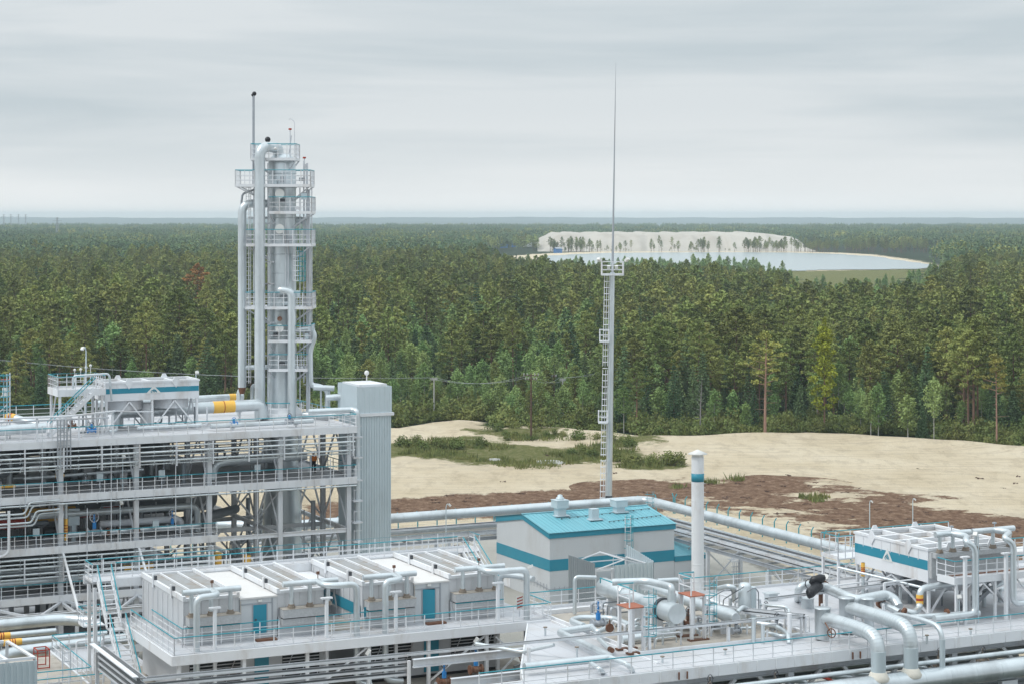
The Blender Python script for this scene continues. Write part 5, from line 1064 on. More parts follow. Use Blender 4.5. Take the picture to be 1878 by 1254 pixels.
# stair platform left of the cooler
T = Thing('stair_platform', 'white platform with teal handrails and a flight of steps left of the cooler', 'platform', (37.6, 160, zt))
T.part('deck', MB().box(37.6, 159.9, 24.9, 41.2, 163.2, 25.0), 'deck'); T.part('edge_girder', MB().box(37.55, 159.75, 24.55, 41.3, 159.89, 25.1).box(37.45, 159.75, 24.55, 37.54, 163.2, 25.1).box(41.31, 159.9, 24.55, 41.4, 163.2, 25.1).box(37.6, 163.21, 24.55, 41.3, 163.3, 25.1), 'white')
for u, v in ((37.7, 160), (41.1, 160), (37.7, 163), (41.1, 163)): T.part('leg', MB().box(u-.09, v-.09, zt, u+.09, v+.09, 24.88), 'white')
T.part('brace', MB().beam((37.7, 160, 21.6), (39.4, 160, 24.5), .1).beam((37.7, 163, 21.6), (37.7, 161.4, 24.5), .1).beam((41.1, 163, 21.6), (39.4, 163, 24.5), .1), 'white')
railing(T, [(37.5, 159.8, 25), (37.5, 163.2, 25), (41.3, 163.2, 25), (41.3, 159.8, 25)], sp=.7, kick=False); railing(T, [(37.5, 159.8, 25), (39.6, 159.8, 25)], sp=.7, kick=False)
def stair(T, a, b_, w_, wd, m='white', nm='stair', rail=True, top='tealrail'):
    """flight from a (top) to b (bottom); wd is the sideways unit vector"""
    A, B = Vector(a), Vector(b_); W_ = Vector((wd[0], wd[1], 0)); n_ = max(3, int(abs(A.z-B.z)/.24)); mb = MB()
    for sg in (-.5, .5): mb.beam(A+W_*sg*w_, B+W_*sg*w_, .06, .26)
    for i_ in range(1, n_): p = A.lerp(B, i_/n_); d = Vector((B.x-A.x, B.y-A.y, 0)).normalized()*.13; mb.poly([p-W_*w_*.47-d, p+W_*w_*.47-d, p+W_*w_*.47+d, p-W_*w_*.47+d]); mb.beam(p-W_*w_*.47, p+W_*w_*.47, .24, .05)
    st = T.part(nm, mb, m)
    if rail:
        for sg in (-.5, .5):
            rb = MB(); k_ = max(2, round((B-A).length/1.1))
            for i_ in range(k_+1): p = A.lerp(B, i_/k_)+W_*sg*w_; rb.beam(p, p+Vector((0, 0, 1.05)), .05)
            rb.beam(A+W_*sg*w_+Vector((0,0,.55)), B+W_*sg*w_+Vector((0,0,.55)), .04); T.part('stair_railing', rb, m, st)
            T.part('stair_handrail', MB().tube([A+W_*sg*w_+Vector((0,0,1.08)), B+W_*sg*w_+Vector((0,0,1.08))], .04, 6), top, st)
    return st
stair(T, (40.3, 159.2, 25.0), (36.6, 159.2, 21.5), .9, (0, 1))
pipe('pipe arching over the stair platform railing', [(38.9, 160.6, 25.1), (38.9, 160.6, 26.1), (41.8, 160.4, 26.2), (42.0, 160.4, 24)], .1, 'clad', R=.3)
lamp('tall floodlight post behind the stair platform', 40.9, 164.4, 21.4, 27.8, (-.25, 0), th=.07); lamp('short lamp post just right of the left cooler', 50.4, 164.8, 21.4, 25.5, (.05, -.05), th=.06)
# far left vessel with teal ladder tower
vu, vv = 31.3, 160.3
T = Thing('vessel', 'upright pale vessel with teal caged ladder cut by the left edge', 'vessel', (vu, vv, zt)); T.part('shell', MB().lathe(vu, vv, [(1.35, zt), (1.35, 24.6), (1.2, 25.1), (.7, 25.5), (.1, 25.7)], 28), 'clad')
tu, tv = side(vu, vv, 1.95, .1); fr = MB(); cg = MB()
for a, b_ in ((-.42, -.4), (.42, -.4), (.42, .5), (-.42, .5)): q = side(tu, tv, a, b_); fr.beam((*q, zt), (*q, 26.6), .09)
for z in (22.2, 23.3, 24.4): fr.beam((*side(tu, tv, -.42, -.4), z), (*side(tu, tv, .42, -.4), z+.9), .07)
for z in np.arange(23.5, 26.7, .42): cg.tube([(*side(tu, tv, a, b_), z) for a, b_ in ((-.45, -.45), (.45, -.45), (.45, .55), (-.45, .55), (-.45, -.45))], .03, 4, False)
for a in (-.45, -.15, .15, .45): cg.beam((*side(tu, tv, a, -.45), 23.5), (*side(tu, tv, a, -.45), 26.6), .035)
T.part('ladder_frame', fr, 'white'); T.part('ladder_cage', cg, 'tealrail')
pipe('fat horizontal pipe lying on the top floor at the left edge', [(31.6, 159, 22.15), (36.3, 159, 22.2)], .42, n=16); pipe('slanting pipe with yellow end band on the top floor at the left', [(34.0, 162.4, 22.9), (36.0, 160.6, 22.3)], .36, bands=[(((34.0, 162.4, 22.9), (34.55, 161.9, 22.75)), 2)], n=16)
T = Thing('beacon', 'slim twin post with a red lamp left of the stair platform', 'beacon', (34.6, 166, zt)); T.part('posts', MB().tube([(34.5, 166, zt), (34.5, 166, 25.4)], .035, 6).tube([(34.75, 166, zt), (34.75, 166, 25.4)], .035, 6).box(34.4, 165.9, 24.2, 34.85, 166.1, 24.9), 'whitecap'); T.part('red_lamp', MB().box(34.3, 165.85, 25.4, 34.95, 166.15, 25.62), 'red')
for px_, py in ((137, 678), (158, 673), (166, 670), (148, 677)): u, v, z = pY(px_, py, 168); single('instrument', MB().tube([(u, v, 25.05), (u, v, z)], .03, 5).sphere((u, v, z), .12), 'whitecap', 'small white instrument on a stalk above the stair platform', 'instrument', 'instruments on stalks above the stair platform')
# ================================================================ CORRUGATED SHAFT
T = Thing('stair_shaft', 'tall pale corrugated sheet shaft at the right end of the process structure', 'shaft', (62, 157, 0))
mb = MB().corr((62, 157), (65.05, 157), 0, 22.2, .22, .05); mb.corr((62, 161.4), (62, 157), 0, 22.2, .22, .05); mb.corr((65.05, 157), (65.05, 161.4), 0, 22.2, .22, .05).corr((65.05, 161.4), (62, 161.4), 0, 22.2, .22, .05); T.part('wall', mb, 'corr')
mb = MB().corr((61.95, 156.95), (65.1, 156.95), 22.35, 24.6, .45, .025); mb.corr((61.95, 161.45), (61.95, 156.95), 22.35, 24.7, .45, .025).corr((65.1, 156.95), (65.1, 161.45), 22.35, 24.6, .45, .025).corr((65.1, 161.45), (61.95, 161.45), 22.35, 24.7, .45, .025); T.part('upper_wall', mb, 'corr')
T.part('ledge', MB().box(61.8, 156.78, 22.15, 65.25, 157.0, 22.4).box(61.8, 157.01, 22.15, 61.99, 161.5, 22.4).box(65.08, 157.01, 22.15, 65.25, 161.5, 22.4), 'white')
T.part('roof', MB().poly([(62, 157, 24.5), (65.05, 157, 24.5), (65.05, 161.4, 24.6), (62, 161.4, 24.6)]), 'corr'); T.part('roof_hatch', MB().box(62.25, 157.3, 24.58, 64.8, 161.1, 24.78), 'white'); T.part('foot_ledge', MB().box(61.9, 156.8, 8.3, 65.2, 156.93, 8.6), 'white')
T.part('camera', MB().sphere((64.2, 160.4, 25.5), .22).tube([(64.2, 160.4, 24.8), (64.2, 160.4, 25.4)], .05, 6), 'whitecap')
pl_ = MB()
for z in (20.5, 18.8, 16.9, 15.2, 13.4, 11.8, 10.1): pl_.box(61.15, 155.7, z, 62.0, 156.9, z+.12); pl_.beam((61.2, 155.7, z+.1), (61.2, 155.7, z+1.1), .05).beam((61.2, 155.7, z+1.0), (61.9, 155.7, z+1.0), .05)
T.part('side_landing', pl_, 'steel')
# ================================================================ LIGHTNING MAST
mY = 235.0; mu, mv = uv((1115-939)/F*mY, mY); mpx = F/mY; lean = 14.5/mpx
def mz(py): return H-(py-HZ)/mpx
def mp_(z): a = lean*(z/57); return side(mu, mv, a, 0)
T = Thing('lightning_mast', 'very tall grey lightning mast with caged ladder and floodlight platform behind the teal roof', 'mast', (mu, mv, 0))
T.part('lower_tube', MB().tube([(*mp_(z), z) for z in (0, 8, 16, 24, mz(500))], [.40, .37, .34, .30, .27], 16), 'clad'); T.part('base_section', MB().tube([(*mp_(0), 0), (*mp_(mz(908)), mz(908))], .43, 16), 'dark')
T.part('spire', MB().tube([(*mp_(z), z) for z in (mz(500), mz(420), mz(300), mz(200), mz(155), mz(115))], [.16, .12, .08, .05, .03, .012], 8), 'steel2')
zp = mz(503); p0 = mp_(zp); mb = MB(); rb = MB()
ring = [side(*p0, a, b_) for a, b_ in ((-1.25, -1.1), (1.25, -1.1), (1.25, 1.1), (-1.25, 1.1))]
mb.poly([(*q, zp) for q in ring]).poly([(*q, zp-.1) for q in ring[::-1]])
for a, b_ in zip(ring, ring[1:]+ring[:1]):
    mb.beam((*a, zp-.05), (*b_, zp-.05), .12, .2)
    for h_ in (.5, 1.0, 1.45): rb.beam((*a, zp+h_), (*b_, zp+h_), .07)
    for t_ in (0, .5): q = np.array(a)*(1-t_)+np.array(b_)*t_; rb.beam((*q, zp), (*q, zp+1.5), .08)
pt = T.part('platform', mb, 'white'); T.part('railing', rb, 'white', pt)
for a in (-1.45, 1.5):
    q = side(*p0, a, -1.0); T.part('floodlight', MB().beam((*q, zp+1.55), (*side(*q, (-.25 if a < 0 else .25), -.3), zp+1.85), .42, .3), 'whitecap')
for a in (-.5, .4): q = side(*p0, a, -1.2); T.part('floodlight', MB().beam((*q, zp+.5), (*side(*q, 0, -.2), zp+1.0), .35, .2), 'whitecap')
lad = MB(); cg = MB(); z = 1.0
while z < zp:
    q = mp_(z); a = -.62-.15*(1-z/zp); l0, l1 = side(*q, a-.3, -.15), side(*q, a+.25, -.15); lad.beam((*l0, z), (*l1, z), .06)
    if z > 3: cg.tube([(*side(*q, a+.32*math.cos(t_), -.15-.5*math.sin(t_)), z) for t_ in [k_/5*math.pi for k_ in range(6)]], .035, 4, False)
    z += .72
for z0, z1 in ((1, 10.5), (10.9, 21), (21.4, zp)):
    for a_ in (-.92, -.37): lad.beam((*side(*mp_(z0), a_-.1*(1-z0/zp), -.15), z0), (*side(*mp_(z1), a_-.1*(1-z1/zp), -.15), z1), .06)
    cg.beam((*side(*mp_(z0), -.72, -.65), max(3, z0)), (*side(*mp_(z1), -.65, -.65), z1), .045)
l_ = T.part('ladder', lad, 'white'); T.part('safety_cage', cg, 'white', l_)
for py in (625, 773):
    z = mz(py); q = mp_(z); mb = MB(); rr_ = [side(*q, a, b_) for a, b_ in ((-1.35, -.7), (-.3, -.7), (-.3, .5), (-1.35, .5))]; mb.poly([(*x, z) for x in rr_]).poly([(*x, z-.08) for x in rr_[::-1]])
    for a, b_ in zip(rr_, rr_[1:]+rr_[:1]): mb.beam((*a, z-.04), (*b_, z-.04), .08, .16); mb.beam((*a, z+.65), (*b_, z+.65), .06); mb.beam((*a, z+1.3), (*b_, z+1.3), .06); mb.beam((*a, z), (*a, z+1.35), .07)
    T.part('rest_platform', mb, 'white')
# ================================================================ BLUE ROOFED BUILDING
u0, u1, v0, v1, ze, zr = 91.85, 106.35, 180.0, 192.4, 7.0, 8.05; vm = 186.0
T = Thing('building', 'white panel building with teal stripes and low gabled turquoise roof', 'building', (u0, v0, 0))
def house(mb, z0, z1, off=0.0): mb.box(u0-off, v0-off, z0, u1+off, v0-off+.02, z1)
wl = MB().box(u0, v0, 0, u1, v0+.2, ze).box(u0, v1-.2, 0, u1, v1, ze)
for uu in (u0, u1-.2):
    p = [(uu, v0+.201, 0), (uu, v1-.201, 0), (uu, v1-.201, ze), (uu, vm, zr-.1), (uu, v0+.201, ze)]; q = [(a+.2, b_, z_) for a, b_, z_ in p]
    wl.poly(p[::-1]).poly(q)
    for i_ in range(5): j_ = (i_+1) % 5; wl.poly([p[i_], p[j_], q[j_], q[i_]])
T.part('wall', wl, 'cream')
st = MB().box(u0-.03, v0-.03, 3.2, u1+.03, v0-.004, 4.35).box(u0-.03, v0-.003, 3.2, u0-.004, v1, 4.35).box(u1+.004, v0-.003, 3.2, u1+.03, v1, 4.35); T.part('stripe', st, 'teal')
fs = MB().box(u0-.12, v0-.12, ze-.5, u1+.12, v0-.035, ze+.08)
for uu in (u0-.12, u1+.06):
    p = [(uu, v0-.03, ze-.5), (uu, vm, zr-.42), (uu, v1+.1, ze-.5), (uu, v1+.1, ze+.08), (uu, vm, zr+.10), (uu, v0-.03, ze+.08)]; q = [(a+.06, b_, z_) for a, b_, z_ in p]
    fs.poly(p[::-1]).poly(q)
    for i_ in range(6): j_ = (i_+1) % 6; fs.poly([p[i_], p[j_], q[j_], q[i_]])
T.part('fascia', fs, 'teal')
rf = MB()
for (va, za, vb, zb) in ((v0-.22, ze+.06, vm, zr+.14), (v1+.2, ze+.06, vm, zr+.14)):
    P = [(u0-.2, va, za), (u1+.2, va, za), (u1+.2, vb, zb), (u0-.2, vb, zb)]; rf.poly(P if va < vb else P[::-1]); rf.poly([(a, b_, z_-.06) for a, b_, z_ in (P[::-1] if va < vb else P)])
    for x in np.arange(u0-.2, u1+.2, .5): rf.beam((x, va, za+.015), (x, vb, zb+.012), .045, .025)
rf.beam((u0-.2, vm, zr+.16), (u1+.2, vm, zr+.16), .4, .05); ro = T.part('roof', rf, 'aqua')
cb = MB()
for x0, y0, x1, y1 in ((95, 183.5, 106, 184.6), (96.5, 187.5, 104, 188.2), (99.5, 181.5, 106, 182.2)):
    h_ = lambda y: ze+.15+(zr-ze)*(1-abs(y-vm)/6.2); cb.tube([(x0, y0, h_(y0)+.08), (x1, y1, h_(y1)+.08)], .025, 4)
    for k_ in np.linspace(0, 1, 12): X_, Y_ = x0+(x1-x0)*k_, y0+(y1-y0)*k_; cb.box(X_-.05, Y_-.05, h_(Y_), X_+.05, Y_+.05, h_(Y_)+.1)
T.part('roof_cable', cb, 'dark', ro)
def vent(nm, px, pyb, w_, h_, hw, hh, top=None):
    # stands on the front roof slope
    best = None
    for v_ in np.linspace(v0, vm, 60):
        u_, z_ = pv(px, pyb, v_); zs = ze+.08+(zr-ze)*(1-abs(v_-vm)/6.2)
        if best is None or abs(z_-zs) < best[0]: best = (abs(z_-zs), u_, v_, zs)
    _, u_, v_, zs = best; mb = MB().box(u_-w_/2, v_-w_/2, zs-.2, u_+w_/2, v_+w_/2, zs+h_).box(u_-w_/2-.35, v_-w_/2-.3, zs+.01, u_+w_/2+.35, v_+w_/2+.3, zs+.09)
    if hw: mb.box(u_-hw/2, v_-hw/2, zs+h_+.002, u_+hw/2, v_+hw/2, zs+h_+hh).box(u_-hw/2-.05, v_-hw/2-.05, zs+h_+hh+.002, u_+hw/2+.05, v_+hw/2+.05, zs+h_+hh+.08)
    if top: mb.lathe(u_, v_, [(.42, zs+h_+hh+.08), (.42, zs+h_+hh+.3), (.28, zs+h_+hh+.34), (.25, zs+h_+hh+.55), (.05, zs+h_+hh+.62)], 14)
    T.part('roof_vent', mb, 'corr', ro, nm)
vent('tall box vent with round cowl on the left of the roof', 1027, 945, .95, .85, 1.35, .75, True); vent('box vent on the ridge at the right of the roof', 1135, 938, .95, .6, 1.35, .65); vent('small plain vent in the middle of the roof', 1089, 952, .8, 1.15, 0, 0)
lu, lz = pv(1153, 1000, v0-.5); lad = MB()
for du in (-.32, .32): lad.beam((lu+du, v0-.35, .4), (lu+du, v0-.35, ze+1.3), .07)
for z in np.arange(.8, ze+1.2, .42): lad.beam((lu-.32, v0-.35, z), (lu+.32, v0-.35, z), .04)
l_ = T.part('ladder', lad, 'white'); cg = MB()
for z in np.arange(2.6, ze+1.4, .8): cg.tube([(lu+.45*math.cos(t_), v0-.35-.7*math.sin(t_), z) for t_ in [k_/6*math.pi for k_ in range(7)]], .035, 4, False)
for t_ in (.6, 1.57, 2.5): cg.tube([(lu+.45*math.cos(t_), v0-.35-.7*math.sin(t_), 2.6), (lu+.45*math.cos(t_), v0-.35-.7*math.sin(t_), ze+1.4)], .03, 4)
T.part('safety_cage', cg, 'tealrail', l_)
an = MB().box(u1+.04, v0+.02, 0, 110.2, v0+.25, 3.1).box(109.95, v0+.26, 0, 110.2, 188, 3.1).box(u1+.04, 187.8, 0, 109.9, 188, 3.1); T.part('annex_wall', an, 'cream')
T.part('annex_fascia', MB().box(u1+.05, v0-.08, 3.1, 110.3, v0+.02, 3.62), 'teal'); T.part('annex_roof', MB().poly([(u1+.04, v0-.1, 3.64), (110.35, v0-.1, 3.64), (110.35, 188.1, 4.3), (u1+.04, 188.1, 4.9)]).poly([(u1+.04, 188.1, 4.84), (110.35, 188.1, 4.24), (110.35, v0-.1, 3.6), (u1+.04, v0-.1, 3.6)]), 'aqua')
cb = MB(); 
for u in np.arange(u0+.5, u0+3.2, .55): cb.beam((u, v0-.12, 1.15), (u, v0-.12, 1.6), .04)
cb.tube([(u0-.1, v0+6, 1.9), (u0-.1, v0-.1, 1.4), (u0+3.1, v0-.1, 1.4), (u0+3.1, v0-.1, .1)], .05, 5)
for v in np.arange(v0+.5, v1-1, .7): cb.beam((u0-.12, v, 1.2), (u0-.12, v, 1.85), .04)
T.part('wall_conduit', cb, 'steel2'); T.part('doorway', MB().box(u0-.05, 189, 0.1, u0-.002, 190.6, 2.1), 'white')
lamp('thin lamp post with white head in front of the teal striped wall', 97.2, 176.5, 0, 4.6, (.35, 0), th=.05)
# ================================================================ CHIMNEY
Y = 190; cu_, cv_ = uv((1279.5-939)/F*Y, Y); cz_ = lambda py: H-(py-HZ)*Y/F; R_ = .59
T = Thing('chimney', 'slender white chimney with one teal band and a conical rain cap', 'chimney', (cu_, cv_, 0)); T.part('flue', MB().lathe(cu_, cv_, [(R_*1.05, 0), (R_, 2), (R_, cz_(837))], 32), 'white')
T.part('band', MB().lathe(cu_, cv_, [(R_+.002, cz_(882)), (R_+.012, cz_(882)), (R_+.012, cz_(867)), (R_+.002, cz_(867))], 32), 'teal'); T.part('rain_cap', MB().lathe(cu_, cv_, [(R_+.32, cz_(832)), (R_+.34, cz_(831)), (.08, cz_(824)), (.02, cz_(823.5))], 32).lathe(cu_, cv_, [(R_*.9, cz_(838)), (R_*.9, cz_(832))], 20), 'whitecap')
rg = MB()
for z in np.arange(4, 15, .42): q = side(cu_, cv_, .75, .1); rg.beam((*side(cu_, cv_, .55, .1), z), (*q, z), .04)
T.part('step_irons', rg, 'steel'); sm = MB()
for z in (3, 6, 9, 12): sm.lathe(cu_, cv_, [(R_, z), (R_+.015, z+.02), (R_+.015, z+.07), (R_, z+.09)], 32)
T.part('flue_joint', sm, 'white')
# ================================================================ HALF OPEN CORRUGATED SHELTER
T = Thing('shelter', 'roofless corrugated sheet shelter with bare white gable frame before the striped building', 'shelter', (77, 143, 0))
T.part('left_wall', MB().corr((77.05, 147.6), (77.05, 143.0), 0, lambda a: 10.9, .32, .06), 'corrd')
T.part('front_wall', MB().corr((78.9, 143.0), (82.5, 143.0), 0, 10.6, .34, .07), 'corr'); T.part('right_wall', MB().corr((82.55, 143.0), (82.55, 147.6), 0, lambda a: 10.65+.15*a, .34, .06), 'corr')
fm = MB()
for u, v in ((77.2, 147.4), (77.2, 143.2), (78.8, 143.25), (82.4, 143.2), (82.4, 147.4)): fm.box(u-.07, v-.07, 0, u+.07, v+.07, 10.3)
for v in (143.25, 147.3): fm.beam((77.2, v, 10.25), (79.9, v, 10.95), .09); fm.beam((82.4, v, 10.25), (79.9, v, 10.95), .09); fm.beam((77.2, v, 10.2), (82.4, v, 10.2), .08)
for u, z in ((77.2, 10.35), (79.9, 10.95), (82.4, 10.35)): fm.beam((u, 143.2, z), (u, 147.4, z), .09)
fm.beam((77.1, 143.2, 8.9), (78.9, 143.2, 8.9), .1); T.part('frame', fm, 'white'); T.part('inner_partition', MB().box(77.3, 146.8, 0, 82.2, 146.9, 9.6), 'cream')
# ================================================================ DIAGONAL PIPE RACK
T = Thing('pipe_rack', 'long elevated pipe rack on lattice legs turning the corner behind the striped building', 'pipe rack', (112, 150, 0))
tr = MB()
for z, uu, w_ in ((5.9, 110.6, .9), (5.0, 110.2, 1.1), (5.5, 109.3, .5)):
    for sg in (-.5, .5): tr.box(uu+sg*w_-.03, 118, z, uu+sg*w_+.03, 194, z+.18)
    for v in np.arange(118, 194, .8): tr.box(uu-w_/2, v, z+.02, uu+w_/2, v+.06, z+.06)
for z, vv_, w_ in ((5.9, 194.9, .9), (5.0, 194.4, 1.1)):
    for sg in (-.5, .5): tr.box(66, vv_+sg*w_-.03, z, 110, vv_+sg*w_+.03, z+.18)
    for u in np.arange(66, 110, .8): tr.box(u, vv_-w_/2, z+.02, u+.06, vv_+w_/2, z+.06)
T.part('cable_tray', tr, 'steel'); cbl = MB()
for k_ in range(5): cbl.tube([(110.3+k_*.16, 118, 6.02), (110.35+k_*.16, 194, 6.02)], .05, 5); cbl.tube([(109.9+k_*.17, 118, 5.12), (109.95+k_*.17, 194, 5.12)], .055, 5); cbl.tube([(66, 194.6+k_*.14, 6.02), (110, 194.6+k_*.14, 6.02)], .05, 5)
T.part('cables', cbl, 'dark'); bm = MB()
for u in (109.0, 113.4): bm.ibeam((u, 112, 4.6), (u, 197.5, 4.6), .2, .36)
for v in (193.8, 197.7): bm.ibeam((64, v, 4.6), (113.4, v, 4.6), .2, .36)
for v in np.arange(113, 197, 3): bm.beam((109, v, 4.7), (113.4, v, 4.7), .16)
for u in np.arange(66, 109, 3): bm.beam((u, 193.8, 4.7), (u, 197.7, 4.7), .16)
T.part('beams', bm, 'steel2')
for k_, v in enumerate((186.5, 178, 166.5, 160.5, 148, 142, 130, 124)):
    for u in (109.2, 113.2): T.part('leg', MB().box(u-.16, v-.16, 0, u+.16, v+.16, 4.4), 'steel')
    T.part('lattice_brace', MB().beam((109.2, v, .5), (113.2, v, 4.2), .12).beam((113.2, v, .5), (109.2, v, 4.2), .12), 'steel')
    if k_ % 2 == 0: T.part('lattice_brace', MB().beam((109.2, v, .6), (109.2, v-5, 4.2), .1).beam((109.2, v-6, .6), (109.2, v-1, 4.2), .1), 'steel')
for u in (67.5, 71, 79, 87, 95, 103):
    for v in (194, 197.4): T.part('leg', MB().box(u-.14, v-.14, 0, u+.14, v+.14, 4.4), 'steel')
    T.part('lattice_brace', MB().beam((u, 194, .5), (u, 197.4, 4.2), .1), 'steel')
pipe('fat pale pipe on the rack turning the corner towards the right cooler', [(56, 203, 6.9), (64, 200.5, 6.9), (69, 196.6, 6.95), (112.4, 196.6, 7.0), (112.6, 118, 7.0), (112.6, 100, 7)], .52, n=18, R=1.6, seams=2.2)
pipe('white pipe beside the fat pipe on the rack', [(68, 195.4, 5.6), (111.2, 195.4, 5.7), (111.3, 118, 5.8)], .2, R=.8); pipe('thin outer pipe on the rack', [(66, 197.6, 5.2), (114.0, 197.6, 5.2), (114.0, 118, 5.3)], .15)
q = MB()
for v in np.arange(125, 194, 2.3): q.beam((111.0, v, 5.9), (111.0, v, 6.4), .07)
single('rack_studs', q, 'whitecap', 'row of short white studs along the diagonal rack', 'studs', kind='stuff')
T = Thing('ladder_platform', 'small white and teal caged ladder standing at the corner of the rack', 'ladder', (110.2, 197, 4.8)); u, v = pY(1190, 905, 222)[:2]
cage_ladder(T, u, v, 4.8, 7.6, 'white', 'tealrail', (0, -1), 1.2, .3, .35, .5, .45)
q = MB()
for k_ in range(4): q.tube(fil([(106.6+k_*.2, 170, 4.9), (106.6+k_*.2, 169, 4.9), (106.4+k_*.2, 168.6, 1.3), (105.2, 168.6, .7)], .5), .04, 5)
for z in np.arange(.8, 4.9, .5): q.beam((106.3, 168.9, z), (107.4, 168.9, z), .05)
single('conduit', q, 'steel2', 'bundle of thin conduits dropping to the ground right of the chimney', 'conduit')
# fence
T = Thing('fence', 'long fence of slim teal posts with bent tips and wire beyond the rack', 'fence', (134, 190, 0)); wr = MB(); n_ = 0
line = [(134, v) for v in np.arange(120, 227, 2.6)] + [(u, 227) for u in np.arange(134, 62, -2.6)]
for i_, (u, v) in enumerate(line):
    if i_ < 99: T.part('post', MB().beam((u, v, 0), (u, v, 2.2), .11).beam((u, v, 2.2), (u+(.3 if v < 227 else 0), v+(.3 if v >= 227 else 0), 2.65), .09), 'tealrail')
for a, b_ in zip(line, line[1:]):
    for z in (.5, 1.0, 1.5, 2.1): wr.beam((*a, z), (*b_, z), .018)
T.part('wire_mesh', wr, 'steel2')
for (px, pyt, pyb, lb) in ((1674, 908, 990, 'right of two thin lamp posts on the brown soil'), (1595, 912, 990, 'left of two thin lamp posts on the brown soil')):
    u, v = pz(px, 1000, 0); zt_ = H-(pyt+6-HZ)*xy(u, v)[1]/F; lamp(lb, u, v, 0, zt_-.3, (.25, 0), th=.07)
u, v, z = pY(818, 930, 190); lamp('thin lamp post before the rack right of the shaft', u, v, 0, z, (.3, 0), th=.06)
# stones and sheets lying on the sand
for px, py, w_, lb in ((1008, 848, 2.6, 'flat pale slab lying in the dirt left of the mast'), (907, 843, 1.2, 'small pale slab left of the larger one'), (1215, 797, .9, 'grey stone at the forest edge right of the mast')):
    u, v = pz(px, py); b_ = MB(); b_.lathe(u, v, [(w_*.95, -.1), (w_, .05), (w_*.8, .22), (w_*.1, .26)], 9, False); single('slab', b_, 'pole', lb, 'slab')
# gravel bank and kerbs beside the road
# ================================================================ CONTAINER ROW
DZ = 13.1
T = Thing('walkway', 'white steel walkway round the cooler row with teal handrails', 'walkway', (33.6, 114.4, 0))
T.part('deck', MB().box(33.6, 114.35, DZ-.1, 58.4, 127.2, DZ), 'deck'); T.part('edge_girder', MB().box(33.48, 114.2, DZ-.45, 58.4, 114.34, DZ+.12).box(33.46, 114.345, DZ-.45, 33.59, 127.2, DZ+.12), 'white')
railing(T, [(33.7, 124.0, DZ), (33.7, 114.5, DZ), (58.3, 114.5, DZ)], sp=1.25); railing(T, [(34.9, 123.5, DZ), (34.9, 116.9, DZ), (41, 116.9, DZ)], sp=1.25, kick=False); railing(T, [(43.4, 116.9, DZ), (49.4, 116.9, DZ)], sp=1.25, kick=False); railing(T, [(52.9, 116.9, DZ), (56.3, 116.9, DZ)], sp=1.25, kick=False)
ug = MB()
for u in (34, 38, 42, 46, 50, 54, 58): ug.box(u-.1, 114.5, 9.7, u+.1, 114.7, DZ-.45)
for u in np.arange(34, 58, 2): ug.beam((u, 114.5, DZ-.25), (u, 127, DZ-.25), .12, .22)
for u in (42, 50): ug.beam((u, 114.6, 10), (u+4, 114.6, DZ-.5), .1); 
ug.beam((54.6, 114.6, 9.8), (57.6, 114.6, 12.4), .1).beam((57.6, 114.6, 9.8), (54.6, 114.6, 12.4), .1); T.part('underframe', ug, 'white')
# second (lower) floor
T2 = Thing('lower_platform', 'stained lower platform beneath the container row at the bottom of the picture', 'platform', (30, 100, 0)); T2.part('deck', MB().box(29.8, 96, 9.45, 58.3, 128.5, 9.6), 'stain')
mb = MB()
for u in np.arange(31, 58, 4.5):
    for v in (97, 106, 115, 127): mb.box(u-.15, v-.15, 0, u+.15, v+.15, 9.4)
T2.part('leg', mb, 'steel')
def louvre_unit(lb, u0, u1, v0=117.3, v1=126.8, z0=13.1, z1=15.85, hd=None, drop=None):
    """box cooler: slatted roof between ribs, panelled sides, grey header box on its face, stubs up to a header pipe"""
    T = Thing('box_cooler', lb, 'box cooler', (u0, v0, z0)); cs = MB().box(u0, v0+.35, z0, u1, v1, z1-.12).box(u0, v0, z0, u1, v0+.34, z0+1.15)
    for x in np.arange(u0, u1+.01, (u1-u0)/6): cs.box(x-.025, v0+.30, z0+1.2, x+.025, v0+.345, z1-.15)
    for y in np.arange(v0+.4, v1, 1.1): cs.box(u0-.04, y-.05, z0, u0-.002, y+.05, z1-.3)
    T.part('casing', cs, 'wall')
    rf = MB().box(u0+.12, v0+.55, z1-.119, u1-.12, v1-.12, z1-.04); T.part('roof_grating', rf, 'grate')
    rb = MB().box(u0-.06, v0+.25, z1-.14, u0+.12, v1+.05, z1+.16).box(u1-.12, v0+.25, z1-.14, u1+.06, v1+.05, z1+.16).box(u0+.13, v0+.2, z1-.14, u1-.13, v0+.5, z1+.04).box(u0+.13, v1-.12, z1-.14, u1-.13, v1+.05, z1+.06)
    for k_ in (1, 2): x = u0+(u1-u0)*k_/3; rb.box(x-.05, v0+.51, z1-.04, x+.05, v1-.13, z1+.07)
    for q in (.28, .7): rb.box(u0-.14, v0+(v1-v0)*q-.12, z1-.3, u0-.065, v0+(v1-v0)*q+.12, z1+.5)
    T.part('roof_frame', rb, 'white')
    T.part('lug', MB().box(u0-.05, v0+2.4, z1+.165, u0+.1, v0+2.65, z1+.42).box(u0-.05, v0+6.4, z1+.165, u0+.1, v0+6.65, z1+.42), 'dark')
    T.part('header_box', MB().box(u0+.1, v0-.55, z0+1.2, u1-.1, v0+.29, z0+1.72), 'rough'); T.part('header_box', MB().box(u0+.1, v0-.4, z0+.72, u1-.1, v0-.02, z0+1.12), 'rough'); T.part('gap', MB().box(u0+.12, v0-.35, z0+1.12, u1-.12, v0-.03, z0+1.2), 'shade_fill')  # the gap is a near-black strip painted in place of shade
    T.part('shelf_edge', MB().box(u0+.08, v0-.57, z0+1.721, u1-.08, v0+.29, z0+1.75), 'stain')
    return T
